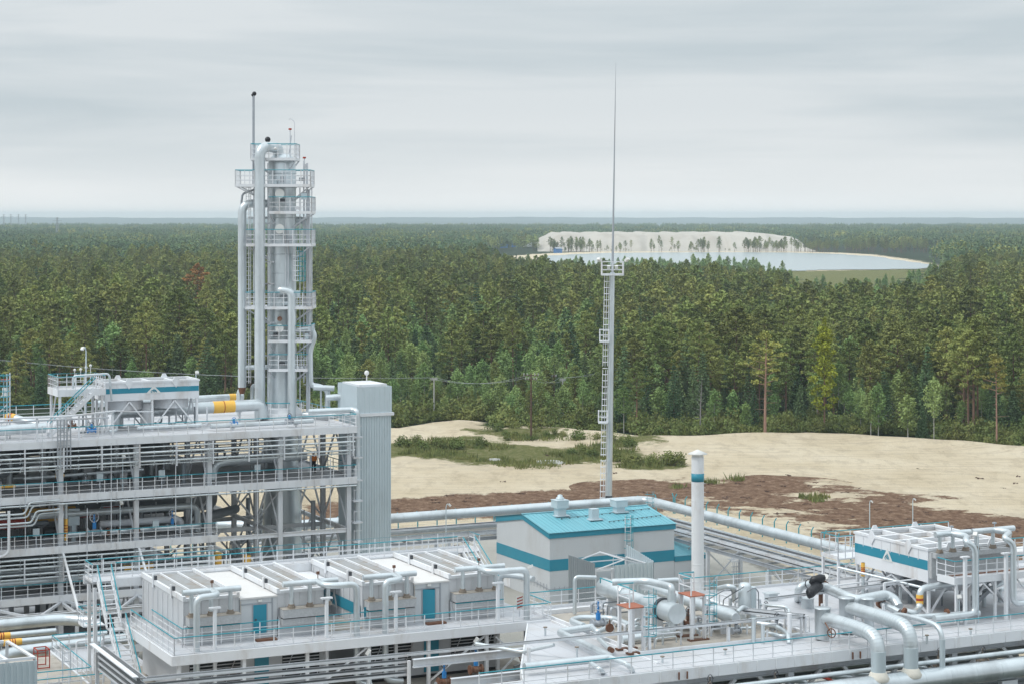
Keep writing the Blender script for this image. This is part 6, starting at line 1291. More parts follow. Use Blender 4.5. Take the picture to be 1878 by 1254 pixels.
def tee(lb, u0, u1, um, drop_u, v=117.05, z=16.35, zb=9.9, base_u=None, stub_z=14.86):
    T = Thing('header_pipe', lb, 'pipe', (um, v, zb)); r = .17
    T.part('header', MB().tube([(u0, v, z), (u1, v, z)], r+.01, 14), 'clad'); n_ = 3
    for k_ in range(n_):
        x = u0+(u1-u0)*(k_+.35)/n_+.15; sb = T.part('stub', MB().tube([(x, v, stub_z+.2), (x, v, z)], .13, 10), 'clad'); T.part('flange', MB().tube([(x, v, stub_z), (x, v, stub_z+.12)], .25, 10).tube([(x, v, stub_z+.12), (x, v, stub_z+.24)], .19, 10), 'flange', sb)
    sg = 1 if drop_u > um else -1
    T.part('down_pipe', MB().tube(fil([(um, v, z), (um, v-1.1, z-.05), (um+sg*.5, v-1.5, z-.05), (drop_u, v-1.6, z-.05), (drop_u, v-1.6, zb+.3), ((base_u or drop_u+1.0), v-1.6, zb+.1)], .45, 6), r+.03, 14), 'clad')
    T.part('instrument', MB().tube([(um, v, z+r), (um, v, z+.45)], .03, 5).box(um-.09, v-.06, z+.45, um+.09, v+.06, z+.62), 'rust'); return T
louvre_unit('leftmost box cooler of the row with stained slatted roof', 35.2, 38.65); louvre_unit('second box cooler from the left, right of the first teal door', 41.15, 44.15); louvre_unit('third box cooler from the left, with teal stripe and triangle on its side', 46.8, 50.2); louvre_unit('rightmost box cooler of the row, right of the open door', 52.75, 56.1)
for o in [x for x in C.objects if x.name.startswith('box_cooler') and x.get('label', '').startswith('third')]:
    S = type('S', (), {})(); TT_ = Thing.__new__(Thing); TT_.o = o; TT_.org = (46.8, 117.3, 13.1)
    st = TT_.part('stripe', MB().box(46.735, 117.9, 13.75, 46.75, 124.5, 14.45).box(46.76, 117.27, 13.75, 47.6, 117.295, 14.45), 'teal'); emblem(TT_, st, lambda a, z_, pr: (46.73-pr, 122.4-a, 14.1+z_), 1.1, 1.0)
def cabin(lb, u0, u1, z0=13.1, z1=15.55, v0=117.5, v1=126.7, door=None, opened=False, roofm='roofw'):
    T = Thing('cabin', lb, 'cabin', (u0, v0, z0)); T.part('wall', MB().box(u0+.01, v0, z0, u1-.01, v1, z1), 'cream'); T.part('roof', MB().box(u0-.0, v0-.1, z1+.002, u1, v1, z1+.1), roofm)
    if door:
        a, b_, za, zb_ = door
        if opened:
            T.part('doorway', MB().box(a, v0-.02, za, b_, v0-.004, zb_), 'shade_fill'); d = T.part('door', MB().poly([(a, v0-.03, za), (a+.78*(b_-a), v0-.42, za), (a+.78*(b_-a), v0-.42, zb_-.0), (a, v0-.03, zb_)]).poly([(a, v0-.07, zb_), (a+.78*(b_-a), v0-.46, zb_), (a+.78*(b_-a), v0-.46, za), (a, v0-.07, za)]), 'teal')  # doorway is a near-black sheet in place of the shaded interior
        else: d = T.part('door', MB().box(a, v0-.05, za, b_, v0-.004, zb_), 'teal')
        T.part('door_frame', MB().box(a-.07, v0-.045, za, a-.005, v0-.004, zb_+.07).box(b_+.005, v0-.045, za, b_+.07, v0-.004, zb_+.07).box(a-.004, v0-.045, zb_+.005, b_+.004, v0-.004, zb_+.07), 'steel2')
        T.part('wall_light', MB().box((a+b_)/2-.12, v0-.14, zb_+.18, (a+b_)/2+.12, v0-.005, zb_+.30), 'whitecap'); T.part('cable_duct', MB().box(b_+.35, v0-.05, z0, b_+.42, v0-.005, z1-.05).box(u0+.05, v0-.05, z1-.35, b_+.34, v0-.005, z1-.29), 'steel2')
        T.part('handle', MB().box(a+.08, v0-.12, (za+zb_)/2-.05, a+.2, v0-.07, (za+zb_)/2+.05), 'dark', d)
        T.part('door_step', MB().box(a-.1, v0-1.1, z0-.002+.002, b_+.35, v0-.6, z0+.12), 'rust')
    T.part('drip_mark', MB().box(u0+.02, v0-.015, z0+.02, u0+.08, v0-.003, z1-.1), 'stain'); return T
cabin('white cabin with closed teal door between the two left box coolers', 38.7, 41.1, door=(39.55, 40.4, 13.35, 15.15)); cabin('white cabin with teal door standing ajar between the two right box coolers', 50.25, 52.7, door=(50.85, 51.7, 13.35, 15.2), opened=True)
for nm, u0, u1, zz in (('pale roof strip before the gap between the cooler blocks', 44.25, 46.7, 15.2),): single('roof_panel', MB().box(u0, 121.5, zz-.1, u1, 126.8, zz), 'white', nm, 'panel')
single('floor_panel', MB().box(44.25, 117.4, 13.105, 46.7, 121, 13.16), 'stain', 'stained floor in the gap between the cooler blocks', 'floor')
tee('header pipe with three stubs over the leftmost box cooler', 34.95, 38.6, 36.8, 35.35, base_u=35.35); tee('header pipe with three stubs over the second box cooler', 41.3, 44.9, 43.6, 45.55, base_u=46.5); tee('header pipe with three stubs over the third box cooler', 46.6, 50.2, 48.7, 47.45, base_u=48.6); tee('header pipe with three stubs over the rightmost box cooler', 52.9, 56.4, 54.6, 57.25, base_u=56.4)
g_ = 'white posts on the walkway'
for px, pt_, lb in ((394, 1110, 'white post before the leftmost box cooler'), (599, 1085, 'white post with bracket before the gap in the cooler row'), (726, 1080, 'white post with tee top before the third box cooler'), (913, 1062, 'white post with tee top right of the open door')):
    u, _ = pv(px, 1100, 115.7); mb = MB().box(u-.09, 115.6, 9.6, u+.09, 115.8, 15.5).box(u-.35, 115.55, 15.51, u+.35, 115.85, 15.6); single('post', mb, 'white', lb, 'post')
for u0, u1, nd, lb in ((35.0, 44.2, (39.6, 40.5), 'left'), (46.8, 56.2, (50.9, 51.9), 'right')):
    T = Thing('lower_container', 'white container with dark louvred openings and teal door, %s of two under the walkway' % lb, 'container', (u0, 117.4, 9.8)); T.part('wall', MB().box(u0, 117.4, 9.8, u1, 126, 12.5), 'wall')
    for a, b_ in ((u0+.5, nd[0]-.9), (nd[1]+.9, u1-.4)):
        op = MB().box(a, 117.34, 10.6, b_, 117.398, 12.2); sl = MB()
        for z in np.arange(10.72, 12.2, .2): sl.box(a, 117.26, z, b_, 117.335, z+.05)
        sl.box(a-.06, 117.25, 10.52, b_+.06, 117.33, 10.6)
        for k_ in np.arange(a, b_, 1.1): sl.beam((k_, 117.2, 10.6), (k_+.7, 117.2, 12.2), .04)
        T.part('louvre_slats', sl, 'steel', T.part('louvre_opening_shade', op, 'shade_fill'))
    T.part('door', MB().box(nd[0], 117.3, 9.95, nd[1], 117.396, 12.1), 'teal'); T.part('foot_gap_shade', MB().box(u0+.2, 117.45, 9.62, u1-.2, 126, 9.78), 'shade_fill')  # near-black slab under the container stands in for its shade
# rear elevated walkway with stair
T = Thing('rear_walkway', 'raised white walkway with double teal handrails behind the container row', 'walkway', (32.4, 127, 9.6)); ZR = 15.6
T.part('deck', MB().box(32.0, 127.0, ZR-.1, 59.3, 128.8, ZR), 'deck'); T.part('edge_girder', MB().box(33.5, 126.86, ZR-.4, 57.6, 126.99, ZR+.12).box(31.88, 128.81, ZR-.4, 59.3, 128.93, ZR+.12), 'white')
railing(T, [(33.5, 127.0, ZR), (57.6, 127.0, ZR)], sp=1.1); railing(T, [(32.0, 127.0, ZR), (32.0, 128.85, ZR), (59.3, 128.85, ZR), (59.3, 127.0, ZR)], sp=1.2)
mb = MB()
for u in np.arange(32.2, 59, 5.3): mb.box(u-.1, 128.5, 9.6, u+.1, 128.7, ZR-.4); mb.box(u-.1, 127.05, 9.6, u+.1, 127.25, ZR-.4) if u > 57 or u < 34 else None
T.part('leg', mb, 'white')
stair(T, (32.75, 126.9, ZR), (32.75, 124.5, 13.1), .9, (1, 0)); T.part('landing', MB().box(32.3, 123.6, 13.0, 33.2, 124.5, 13.1), 'deck'); stair(T, (32.75, 123.6, 13.05), (32.75, 119.6, 9.6), 1.0, (1, 0)); stair(T, (58.4, 126.8, ZR), (58.4, 122.2, DZ+.0), .9, (1, 0))
# cable tray bundle crossing in front
def bundle(lb, pts, wd, layers, nm='cable_tray'):
    T = Thing(nm, lb, 'cable tray', tuple(pts[0])); tr = MB(); cb = MB()
    for a, b_ in zip(pts, pts[1:]):
        A, B = Vector(a), Vector(b_); d = (B-A).normalized(); n_ = Vector((d.y, -d.x, 0))
        for k_, dz in enumerate(layers):
            for sg in (-.5, .5): tr.beam(A+n_*wd*sg+Vector((0,0,dz)), B+n_*wd*sg+Vector((0,0,dz)), .03, .12)
            for t_ in np.arange(.2, (B-A).length, .45): p = A+d*t_+Vector((0, 0, dz-.03)); tr.beam(p-n_*wd*.5, p+n_*wd*.5, .05, .02)
            for j in range(5): o = n_*wd*(-.38+j*.19)+Vector((0, 0, dz+.02)); cb.tube([A+o, B+o], .035, 5, False)
    T.part('tray', tr, 'steel'); T.part('cables', cb, 'cable'); return T
T = bundle('four layered cable tray bending round the lower left corner', [(29.0, 113.5, 14.35), (29.0, 104.6, 14.35), (44.0, 104.0, 14.35)], .55, (0, -.35, -.7, -1.05)); T.part('cover', MB().beam((28.6, 113.6, 14.55), (28.6, 104.3, 14.55), .3, .06), 'white')
T.part('post', MB().box(28.6, 112.7, 9.6, 28.8, 112.9, 14.2).box(29.5, 112.7, 9.6, 29.7, 112.9, 14.2), 'steel')
T = bundle('long straight cable tray on posts crossing before the containers and deck', [(44.0, 104.0, 14.35), (52.0, 103.8, 14.37), (70.1, 103.3, 14.4)], .34, (0,)); 
for u in (44, 51.5, 59.5, 65): T.part('post', MB().box(u-.08, 103.5, 9.6 if u < 58 else 13.0, u+.08, 103.66, 14.1), 'white')
T.part('post', MB().box(70.0, 103.2, 13, 70.12, 103.32, 14.3).box(70.4, 103.4, 13, 70.55, 103.55, 14.3), 'white')
bundle('short cable tray turning away from the long one at its right end', [(70.3, 103.3, 14.4), (66.8, 108.5, 14.4)], .35, (0, -.2))
pipe('thin white pipe slanting behind the long cable tray', [(50.4, 108.5, 13.5), (52.5, 106.5, 13.2), (53.6, 104.5, 13.9)], .12)
# lower level pipes and valves
pipe('wide pale pipe on the lower floor ending under the right down pipe', [(49.5, 112.4, 10.25), (57.3, 112.6, 10.35), (58.2, 113.6, 10.3)], .26, flanges=[((54.2, 112.5, 10.3), (54.4, 112.5, 10.3), .34)]); pipe('pale pipe on the lower floor with two blue valves', [(44.3, 111.4, 9.95), (49.2, 112.0, 10.1)], .24); pipe('thin white pipe along the lower floor', [(46, 109.6, 9.9), (57.8, 110.2, 9.95)], .13)
valve('left of two bright blue valves with rusty bonnets before the lower container', 50.0, 112.2, 10.5, 1.15, 'rust', 'dark', group=None, actuator='blue', hgt=1.2); valve('right of two bright blue valves with rusty bonnets before the lower container', 52.6, 113.2, 10.8, 1.15, 'rust', 'dark', group=None, actuator='blue', hgt=1.25); valve('large rusty brown valve at the end of the lower wide pipe', 54.6, 110.6, 10.8, 1.3, 'rust', 'rust', group=None, actuator='rust', hgt=1.0)
valve('rusty valve low between the two down pipes', 45.0, 110.9, 10.0, 1.0, 'rust', 'rust', group=None, hgt=.9); valve('small blue valve at the bottom edge', 43.8, 109.8, 9.9, .8, 'blue', 'blue', group=None)
for px, py, lb in ((675, 1195, 'small white floodlight on a bracket before the left dark louvres'), (873, 1173, 'small white floodlight on a bracket before the right dark louvres')):
    u, z = pv(px, py, 114.0); T = Thing('floodlight', lb, 'floodlight', (u, 114, 9.6)); T.part('pole', MB().tube([(u+.3, 114.1, 9.6), (u+.1, 114.05, z-.1)], .04, 6), 'corr'); T.part('head', MB().beam((u-.1, 114.0, z-.12), (u+.08, 113.9, z+.15), .24, .2), 'whitecap')
# ================================================================ BOTTOM LEFT
T = Thing('grated_landing', 'white grated landing with teal handrails at the bottom left', 'landing', (31.3, 118, 0)); T.part('deck', MB().box(31.35, 112, 9.45, 36.2, 135.6, 9.55).box(18, 122.9, 9.45, 31.34, 124.7, 9.55), 'deck'); T.part('edge_girder', MB().box(31.2, 124.9, 9.2, 31.34, 135.6, 9.65).box(31.35, 135.61, 9.2, 36.2, 135.72, 9.65), 'white')
railing(T, [(31.4, 135.5, 9.55), (31.4, 124.9, 9.55)], sp=1.2, kick=False); railing(T, [(31.4, 135.5, 9.55), (36.0, 135.5, 9.55)], sp=1.2, kick=False); railing(T, [(18, 124.8, 9.55), (31.3, 124.8, 9.55)], sp=1.3, kick=False); railing(T, [(18, 122.8, 9.55), (31.6, 122.8, 9.55)], sp=1.3, kick=False)
mb = MB()
for u in (32, 35.5):
    for v in (113, 120, 127, 134): mb.box(u-.14, v-.14, 0, u+.14, v+.14, 9.4)
T.part('leg', mb, 'steel')
pipe('widest pale pipe low at the left edge below the structure', [(18, 144.2, 9.8), (34.2, 144.2, 9.95), (36, 142.5, 9.9)], .42, n=20, seams=2.4)
pipe('pipe with orange band and three red marks at the lower left', [(18, 142.2, 9.5), (33.2, 142.2, 9.55)], .22, bands=[(((28.7, 142.2, 9.53), (30.0, 142.2, 9.535)), 3)], n=14); pipe('pipe with orange band and red marks, below the first banded pipe', [(18, 140.8, 9.3), (36.5, 140.8, 9.35)], .22, bands=[(((29.2, 140.8, 9.33), (30.5, 140.8, 9.34)), 3)], n=14)
pipe('thick pale pipe bending down beside the bottom left shed', [(27.6, 134.0, 8.0), (28.0, 137.4, 9.0), (29.4, 138.4, 9.1), (38, 138.9, 9.2)], .45, n=20)
single('duct', MB().beam((23.4, 129.5, 10.0), (25.2, 134.0, 9.1), 1.0, 1.0).beam((24.3, 131, 9.9), (26.3, 136.8, 8.7), .8, .8), 'clad', 'boxy grey duct leading to the bottom left shed', 'duct')
T = Thing('caged_ladder', 'teal caged ladder standing at the left end of the landing', 'ladder', (33.1, 134, 5)); u, v = pz(170, 1190, 9.5); cage_ladder(T, u, v, 7.2, 11.2, 'white', 'tealrail', (0, -1), .4, .3, .35, .5, .75)
T = Thing('ladder_platform', 'small railed platform on top of the teal caged ladder', 'platform', (u, v+.6, 11.0)); T.part('deck', MB().box(u-.6, v+.2, 11.0, u+.9, v+1.6, 11.08), 'white'); railing(T, [(u-.6, v+.2, 11.08), (u-.6, v+1.6, 11.08), (u+.9, v+1.6, 11.08)], sp=.7)
T = Thing('corrugated_shed', 'pale corrugated wall with open white roof frame in the bottom left corner', 'shed', (18, 112, 0)); su0, _ = pv(-30, 1230, 112); su1, sz1 = pv(68, 1208, 112); T.part('wall', MB().corr((su0, 112), (su1, 112), 0, sz1-.05, .30, .06), 'corr')
T.part('side_wall', MB().corr((su1, 112), (su1, 112.6), 0, sz1-.08, .3, .05), 'corr')
fm = MB(); fm.beam((su0, 112.4, sz1+.0), (su1, 112.4, sz1+.02), .14); fm.beam((su0, 117, sz1+.1), (su1-.8, 117, sz1+.1), .14)
for u in (su0+.2, su1-1.6, su1-.1): fm.beam((u, 112.3, sz1+.04), (u-.5, 117, sz1+.1), .2, .1)
for u in (su0+.5, su1-1.2, su1-.6): fm.box(u-.08, 117, 9, u+.08, 117.15, sz1+.1)
T.part('roof_frame', fm, 'white'); T.part('inside_wall', MB().box(su0, 117.3, 8, su1-1, 117.4, sz1-.3), 'shade_fill')  # inside wall is near-black, the shed's inner shade put into colour
single('plinth', MB().box(25, 126, 0, 31.1, 134, 9.65), 'stain', 'stained pale block under the red frame', 'plinth')
T = Thing('red_frame', 'red painted tube frame standing beside the shed', 'frame', (28, 130, 8)); a, z_ = pv(69, 1222, 130); b_, _ = pv(91, 1222, 130); fm = MB()
for v in (130, 131.1):
    fm.beam((a, v, 9.7), (a, v, 10.9), .06).beam((b_, v, 9.7), (b_, v, 10.9), .06).beam((a, v, 10.9), (b_, v, 10.9), .06).beam((a, v, 10.5), (b_, v, 10.5), .05).beam((a, v, 9.75), (b_, v, 9.75), .06)
for u in (a, b_): fm.beam((u, 130, 10.9), (u, 131.1, 10.9), .06)
T.part('tube_frame', fm, 'redmark')
pipe('pale elbow pipe with blue collar at the bottom left', [(25.2, 121.4, 10.0), (27.0, 121.8, 10.0), (27.6, 121.9, 9.9), (28.4, 121.9, 10.1)], .22, bands=(), flanges=()); single('collar', MB().tube([(25.3, 121.4, 10.0), (25.55, 121.45, 10.0)], .25, 12), 'blue', 'blue collar on the pale elbow pipe', 'collar')
for u, v, h_, lb in ((32.2, 132, 1.3, 'left'), (34.0, 132.5, 1.2, 'right')): single('bent_pipe', MB().tube(fil([(u, v, 9.55), (u, v, 9.55+h_), (u+.8, v, 9.55+h_)], .2), .06, 6), 'white', '%s white bent vent pipe on the landing' % lb, 'pipe')
for k_, (px, z) in enumerate(((183, 12.6), (122, 11.8))):
    u, v = pz(px, 1250, 9.6); T = Thing('truss_post', 'slim lattice post at the bottom left, %s of two' % ('right' if k_ == 0 else 'left'), 'post', (u, v, 9.6)); mb = MB()
    for a_ in (-.25, .25): mb.box(u+a_-.04, v-.04, 9.6, u+a_+.04, v+.04, z)
    for q in np.arange(9.8, z, .55): mb.beam((u-.25, v, q), (u+.25, v, q), .07)
    T.part('lattice', mb, 'steel')
# ================================================================ RIGHT PROCESS DECK
DZ = 13.1
T = Thing('process_deck', 'wide pale steel process deck with teal railed edges filling the lower right', 'deck', (58.5, 98.5, 0)); DU1 = 104
T.part('deck', MB().box(58.42, 98.5, DZ-.12, DU1, 118.2, DZ).box(46, 98.5, DZ-.12, 58.4, 100.4, DZ), 'deck')
ext = [(49.6, 100.41), (50.7, 103.0), (56.7, 114.2), (58.41, 114.2), (58.41, 100.41)]
eb = MB().poly([(a, b_, DZ-.004) for a, b_ in ext[::-1]]).poly([(a, b_, DZ-.12) for a, b_ in ext])
T.part('deck_extension', eb, 'deck'); eg = MB()
for (a, b_), (c_, d_) in zip(ext[:2], ext[1:3]): eg.beam((a, b_, DZ-.22), (c_, d_, DZ-.22), .1, .5)
T.part('extension_girder', eg, 'white')
stf = MB().box(46, 98.36, DZ-.5, DU1, 98.49, DZ+.14).box(58.42, 118.21, DZ-.45, DU1, 118.34, DZ+.12).box(58.28, 100.6, DZ-.5, 58.41, 114.1, DZ+.1)
for x in np.arange(46.8, DU1, 1.3): stf.box(x-.03, 98.30, DZ-.48, x+.03, 98.355, DZ+.1)
T.part('edge_girder', stf, 'white')
railing(T, [(46, 98.55, DZ), (DU1, 98.55, DZ)], sp=1.35); railing(T, [(58.6, 118.1, DZ), (66.2, 118.1, DZ)], sp=1.35); railing(T, [(70.5, 118.1, DZ), (DU1, 118.1, DZ)], sp=1.35); railing(T, [(58.5, 114.5, DZ), (58.5, 118.1, DZ)], sp=1.3)
ub = MB()
for v in (99.2, 104.5, 110, 117.5): ub.ibeam((47, v, DZ-.75), (DU1, v, DZ-.75), .3, .5)
for u in np.arange(60, DU1, 3): ub.ibeam((u, 98.6, DZ-.4), (u, 118, DZ-.4), .2, .3)
T.part('deck_beams', ub, 'steel')
for u in (60.5, 66.5, 72.5, 78.5, 84.5, 90.5, 96.5):
    for v in (99.2, 110, 117.5): T.part('leg', MB().box(u-.2, v-.17, 0, u+.2, v+.17, DZ-1.0), 'steel')
    T.part('knee_brace', MB().beam((u, 99.2, DZ-3.2), (u+2.2, 99.2, DZ-1.0), .2).beam((u, 99.2, DZ-3.2), (u-2.2, 99.2, DZ-1.0), .2), 'white')
rr2 = random.Random(8)
for i_ in range(18):
    a = rr2.uniform(58, 84); v = rr2.uniform(99.5, 108); z = rr2.uniform(9.2, 11.9); pipe('pipe running in the shade under the right deck', [(a, v, z), (a+rr2.uniform(6, 20), v, z), (a+22, v-1, z)], rr2.choice([.1, .14, .2, .3]), rr2.choice(['clad', 'clad2', 'steel2']), group='pipes under the right deck')
for i_, (px, w_) in enumerate(((1620, .5), (1565, .4), (1480, .3), (1700, .35))):
    u, _ = pv(px, 1220, 99); pipe('downward bend of a pipe under the front edge of the right deck', [(u-2.5, 99.8, 12.0-w_), (u-.2, 98.7, 11.9-w_), (u, 98.6, 10)], .16, 'clad', group='pipe bends under the right deck edge')
for px, lb in ((1252, 'left'), (1570, 'right')):
    u, _ = pv(px, 1230, 98.3); single('beam_joint', MB().box(u-.3, 98.2, DZ-.42, u-.24, 98.29, DZ+.0).box(u+.24, 98.2, DZ-.42, u+.3, 98.29, DZ+.0), 'rust', '%s pair of rusty bolt plates on the front girder of the right deck' % lb, 'plate')
# stained process area with curb
T = Thing('process_bay', 'stained curbed bay in the deck under the pipes and vessels', 'bay', (58.6, 103.2, DZ)); T.part('floor', MB().box(58.9, 103.5, DZ+.004, 70.7, 116, DZ+.03), 'stain')
T.part('curb', MB().box(58.7, 103.2, DZ+.001, 71.0, 103.45, DZ+.16).box(70.75, 103.46, DZ+.001, 71.0, 116.1, DZ+.16).box(58.7, 103.46, DZ+.001, 58.85, 116.1, DZ+.16).box(58.86, 116.05, DZ+.001, 70.7, 116.3, DZ+.3), 'white')
def near(u, v):
    L_ = [((61, 113), 'behind the blue valve'), ((59.8, 108), 'at the left curb'), ((60.5, 105), 'left of the left ladder tower'), ((62.3, 109), 'under the round capped vessel'), ((62.5, 114.5), 'behind the round capped vessel'), ((63.6, 104.8), 'right of the left ladder tower'), ((65, 110), 'before the right ladder tower'), ((66.2, 106), 'beside the long grey vessel'), ((67, 114), 'far back right of the long vessel'), ((69, 110), 'right of the cabinet'), ((69, 105), 'at the right front corner')]
    return min(L_, key=lambda a: (a[0][0]-u)**2+(a[0][1]-v)**2)[1]
def pp_(lst, z): return [P3(a, b_, z) if len(x) == 2 else P3(a, b_, x[2]) for x in lst for a, b_ in [x[:2]]]
# horizontal exchanger, three sections along the depth
T = Thing('heat_exchanger', 'large horizontal vessel with round flat end cap pointing at the viewer', 'vessel', (62.2, 105, DZ)); eu, ez = 62.3, 14.85
T.part('rear_shell', MB().tube([(eu, 114.7, ez+.1), (eu, 114.4, ez+.1), (eu, 111.9, ez+.1), (eu, 111.6, ez+.1)], [.42, .60, .60, .46], 24), 'clad'); T.part('shell', MB().tube([(eu, 111.7, ez+.05), (eu, 107.3, ez+.0)], .42, 24), 'clad'); T.part('front_shell', MB().tube([(eu, 108.4, ez), (eu, 106.9, ez)], .64, 28), 'clad')
T.part('flange', MB().tube([(eu, 106.88, ez), (eu, 106.62, ez)], .70, 28), 'dark'); T.part('end_cap', MB().tube([(eu, 106.6, ez), (eu, 105.1, ez)], .62, 28).tube([(eu, 105.09, ez), (eu, 105.05, ez)], .60, 28), 'clad')
for v in (113.2, 110.3, 107.6): T.part('saddle', MB().box(eu-.4, v-.1, DZ, eu+.4, v+.1, ez-.45), 'white')
T.part('nozzle', MB().tube([(eu+.1, 105.9, ez), (eu+.1, 105.9, ez+1.1)], .28, 14), 'clad'); T.part('nozzle', MB().tube([(eu+.1, 105.9, ez), (eu+.1, 105.9, DZ+.3)], .25, 14), 'clad')
pipe('pipe leaving the vessel top and bending left over it', [(eu+.1, 105.9, ez+1.0), (eu+.1, 105.9, ez+1.5), (eu-.1, 108.5, ez+1.45), (eu-2.0, 109.6, ez+1.35)], .22, n=14, R=.5); pipe('pipe sweeping from under the round cap along the floor to the left', [(eu+.1, 105.9, DZ+.9), (eu+.1, 105.9, DZ+.4), (eu-3.4, 105.9, DZ+.35)], .25, n=14, R=.6)
pipe('slim pipe arching down behind the round cap', [(eu+.3, 108, ez+1.5), (64.3, 108, ez+1.45), (64.3, 108, DZ+.1)], .16, n=12, R=.4); pipe('pipe stub with bend at the rear of the large vessel', [(60.6, 115.2, DZ+.1), (60.6, 115.2, 15.6), (62.0, 114.9, 15.5)], .13, R=.3)
single('handrail', MB().tube([P3(1101, 1059, 15.9), P3(1166, 1083, 15.9)], .04, 6).tube([P3(1101, 1059, 15.9), P3(1101, 1068, 15.55)], .04, 6), 'tealrail', 'teal sloping handrail above the large vessel', 'handrail')
# caged ladder towers
for px, py, dz, lb in ((1166, 1196, 3.3, 'left'), (1278, 1172, 3.3, 'right')):
    u, v = pz(px, py, DZ); T = Thing('access_tower', '%s of two white ladder towers with teal hoops and brown treads' % lb, 'ladder tower', (u, v, DZ)); mb = MB()
    for a, b_ in ((-.55, -.3), (.35, -.3), (-.55, 1.0), (.35, 1.0)): mb.box(u+a-.09, v+b_-.09, DZ, u+a+.09, v+b_+.09, DZ+2.7)
    for a, b_ in ((-.62, -.35), (-.62, 1.05), (.42, 1.05)): mb.box(u+a-.03, v+b_-.03, DZ+2.77, u+a+.03, v+b_+.03, DZ+3.9)
    for h_ in (3.3, 3.88): mb.beam((u-.62, v-.35, DZ+h_), (u-.62, v+1.05, DZ+h_), .05).beam((u-.62, v+1.05, DZ+h_), (u+.42, v+1.05, DZ+h_), .05)
    T.part('frame', mb, 'white'); T.part('tread', MB().box(u-.7, v-.4, DZ+2.705, u+.5, v+1.1, DZ+2.76), 'redpl'); T.part('footing', MB().box(u-.75, v-.5, DZ+.031, u+.6, v-.1, DZ+.12).box(u-.75, v+.8, DZ+.031, u+.6, v+1.2, DZ+.12), 'rust')
    T.part('top_rail', MB().tube([(u-.62, v-.35, DZ+3.93), (u-.62, v+1.05, DZ+3.93), (u+.42, v+1.05, DZ+3.93)], .045, 6), 'tealrail')
    cage_ladder(T, u+.55, v-.3, DZ+.05, DZ+2.8, 'white', 'tealrail', (.6, -.8), 1.0, .25, .3, .42, .58)
# floor pipework of the bay (left part)
pipe('looped pipe at the left of the bay behind the blue valve', pp_([(1170,1152),(1125,1133),(1062,1132),(1046,1138),(1070,1147)], DZ+.55), .2, n=12, R=.5)
pipe('long zigzag pipe leaving the bay to the lower left', pp_([(1086,1149),(1024,1158),(1122,1205,DZ+.5),(962,1222,13.6)], DZ+.5), .22, n=14, R=.45); pipe('short pipe from the elbow to the brown disc flange', pp_([(1086,1150),(1096,1158),(1110,1152),(1125,1150)], DZ+.7), .16, R=.3)
pipe('short pipe slanting to a brown open end', pp_([(1098,1170),(1120,1190),(1122,1192)], DZ+.35), .14, flanges=[(P3(1118,1189,DZ+.36), P3(1123,1192,DZ+.36), .15)])
pipe('pipe bending over the front edge, left of two', pp_([(1085,1216,13.55),(1100,1226,13.55),(1107,1232,13.2),(1107,1275,11)], 13.5), .13, R=.3); pipe('pipe bending over the front edge, right of two', pp_([(1120,1205,13.7),(1150,1217,13.65),(1160,1228,13.3),(1160,1270,11)], 13.5), .15, R=.35)
valve('bright blue valve with pale handwheel left of the ladder tower', *pz(1097, 1144, DZ+.45), DZ+.5, 1.2, 'steel2', 'steel', group=None, actuator='blue', hgt=1.15); u, v = pz(1118, 1155, DZ+.8); single('disc_flange', MB().tube([(u, v+.05, DZ+.95), (u, v-.06, DZ+.95)], .27, 18).tube([(u, v, DZ+1.1), (u, v, DZ+1.45)], .04, 6), 'rust', 'round brown blind flange facing the viewer left of the ladder tower', 'flange')
# second line of vessels right of the ladders
T = Thing('horizontal_filter', 'long horizontal grey vessel between the right ladder tower and the tall cabinet', 'vessel', (65.8, 106, DZ)); T.part('shell', MB().tube([(66.2, 116, 14.5), (66.2, 107.4, 14.4), (66.2, 105.2, 14.35), (66.2, 104.6, 14.35)], [.34, .36, .46, .3], 20), 'clad')
for v in (114, 110, 106): T.part('saddle', MB().box(66.0, v-.08, DZ, 66.4, v+.08, 14.1), 'white')
T.part('collar', MB().tube([(66.2, 107.5, 14.4), (66.2, 107.3, 14.4)], .45, 20), 'steel2')
u, v = pz(1366, 1140, DZ); T = Thing('control_cabinet', 'tall pale cabinet with round tank beside it on the right deck', 'cabinet', (u, v, DZ)); T.part('tank', MB().lathe(u, v, [(.42, DZ), (.42, 15.4), (.3, 15.6), (.05, 15.65)], 18), 'clad'); T.part('panel', MB().box(u+.35, v-.2, DZ+.2, u+.75, v+.3, 15.3), 'corr')
g_ = 'thin dark tubes over the bay'
for pts, lb in (([(1299,1098,14.2),(1330,1080,15.6),(1342,1082,15.3),(1344,1098,14.0)], 'dark tube arching up from the right ladder tower'), ([(1326,1112,13.6),(1327,1098,14.4),(1364,1075,15.7)], 'dark tube rising to the top of the round tank'), ([(1340,1104,13.9),(1384,1076,15.6),(1391,1084,15.2),(1391,1120,13.4),(1398,1128,13.2)], 'dark tube arching over the cabinet and down its right')): pipe(lb, [P3(*p) for p in pts], .04, 'steel2', R=.35)
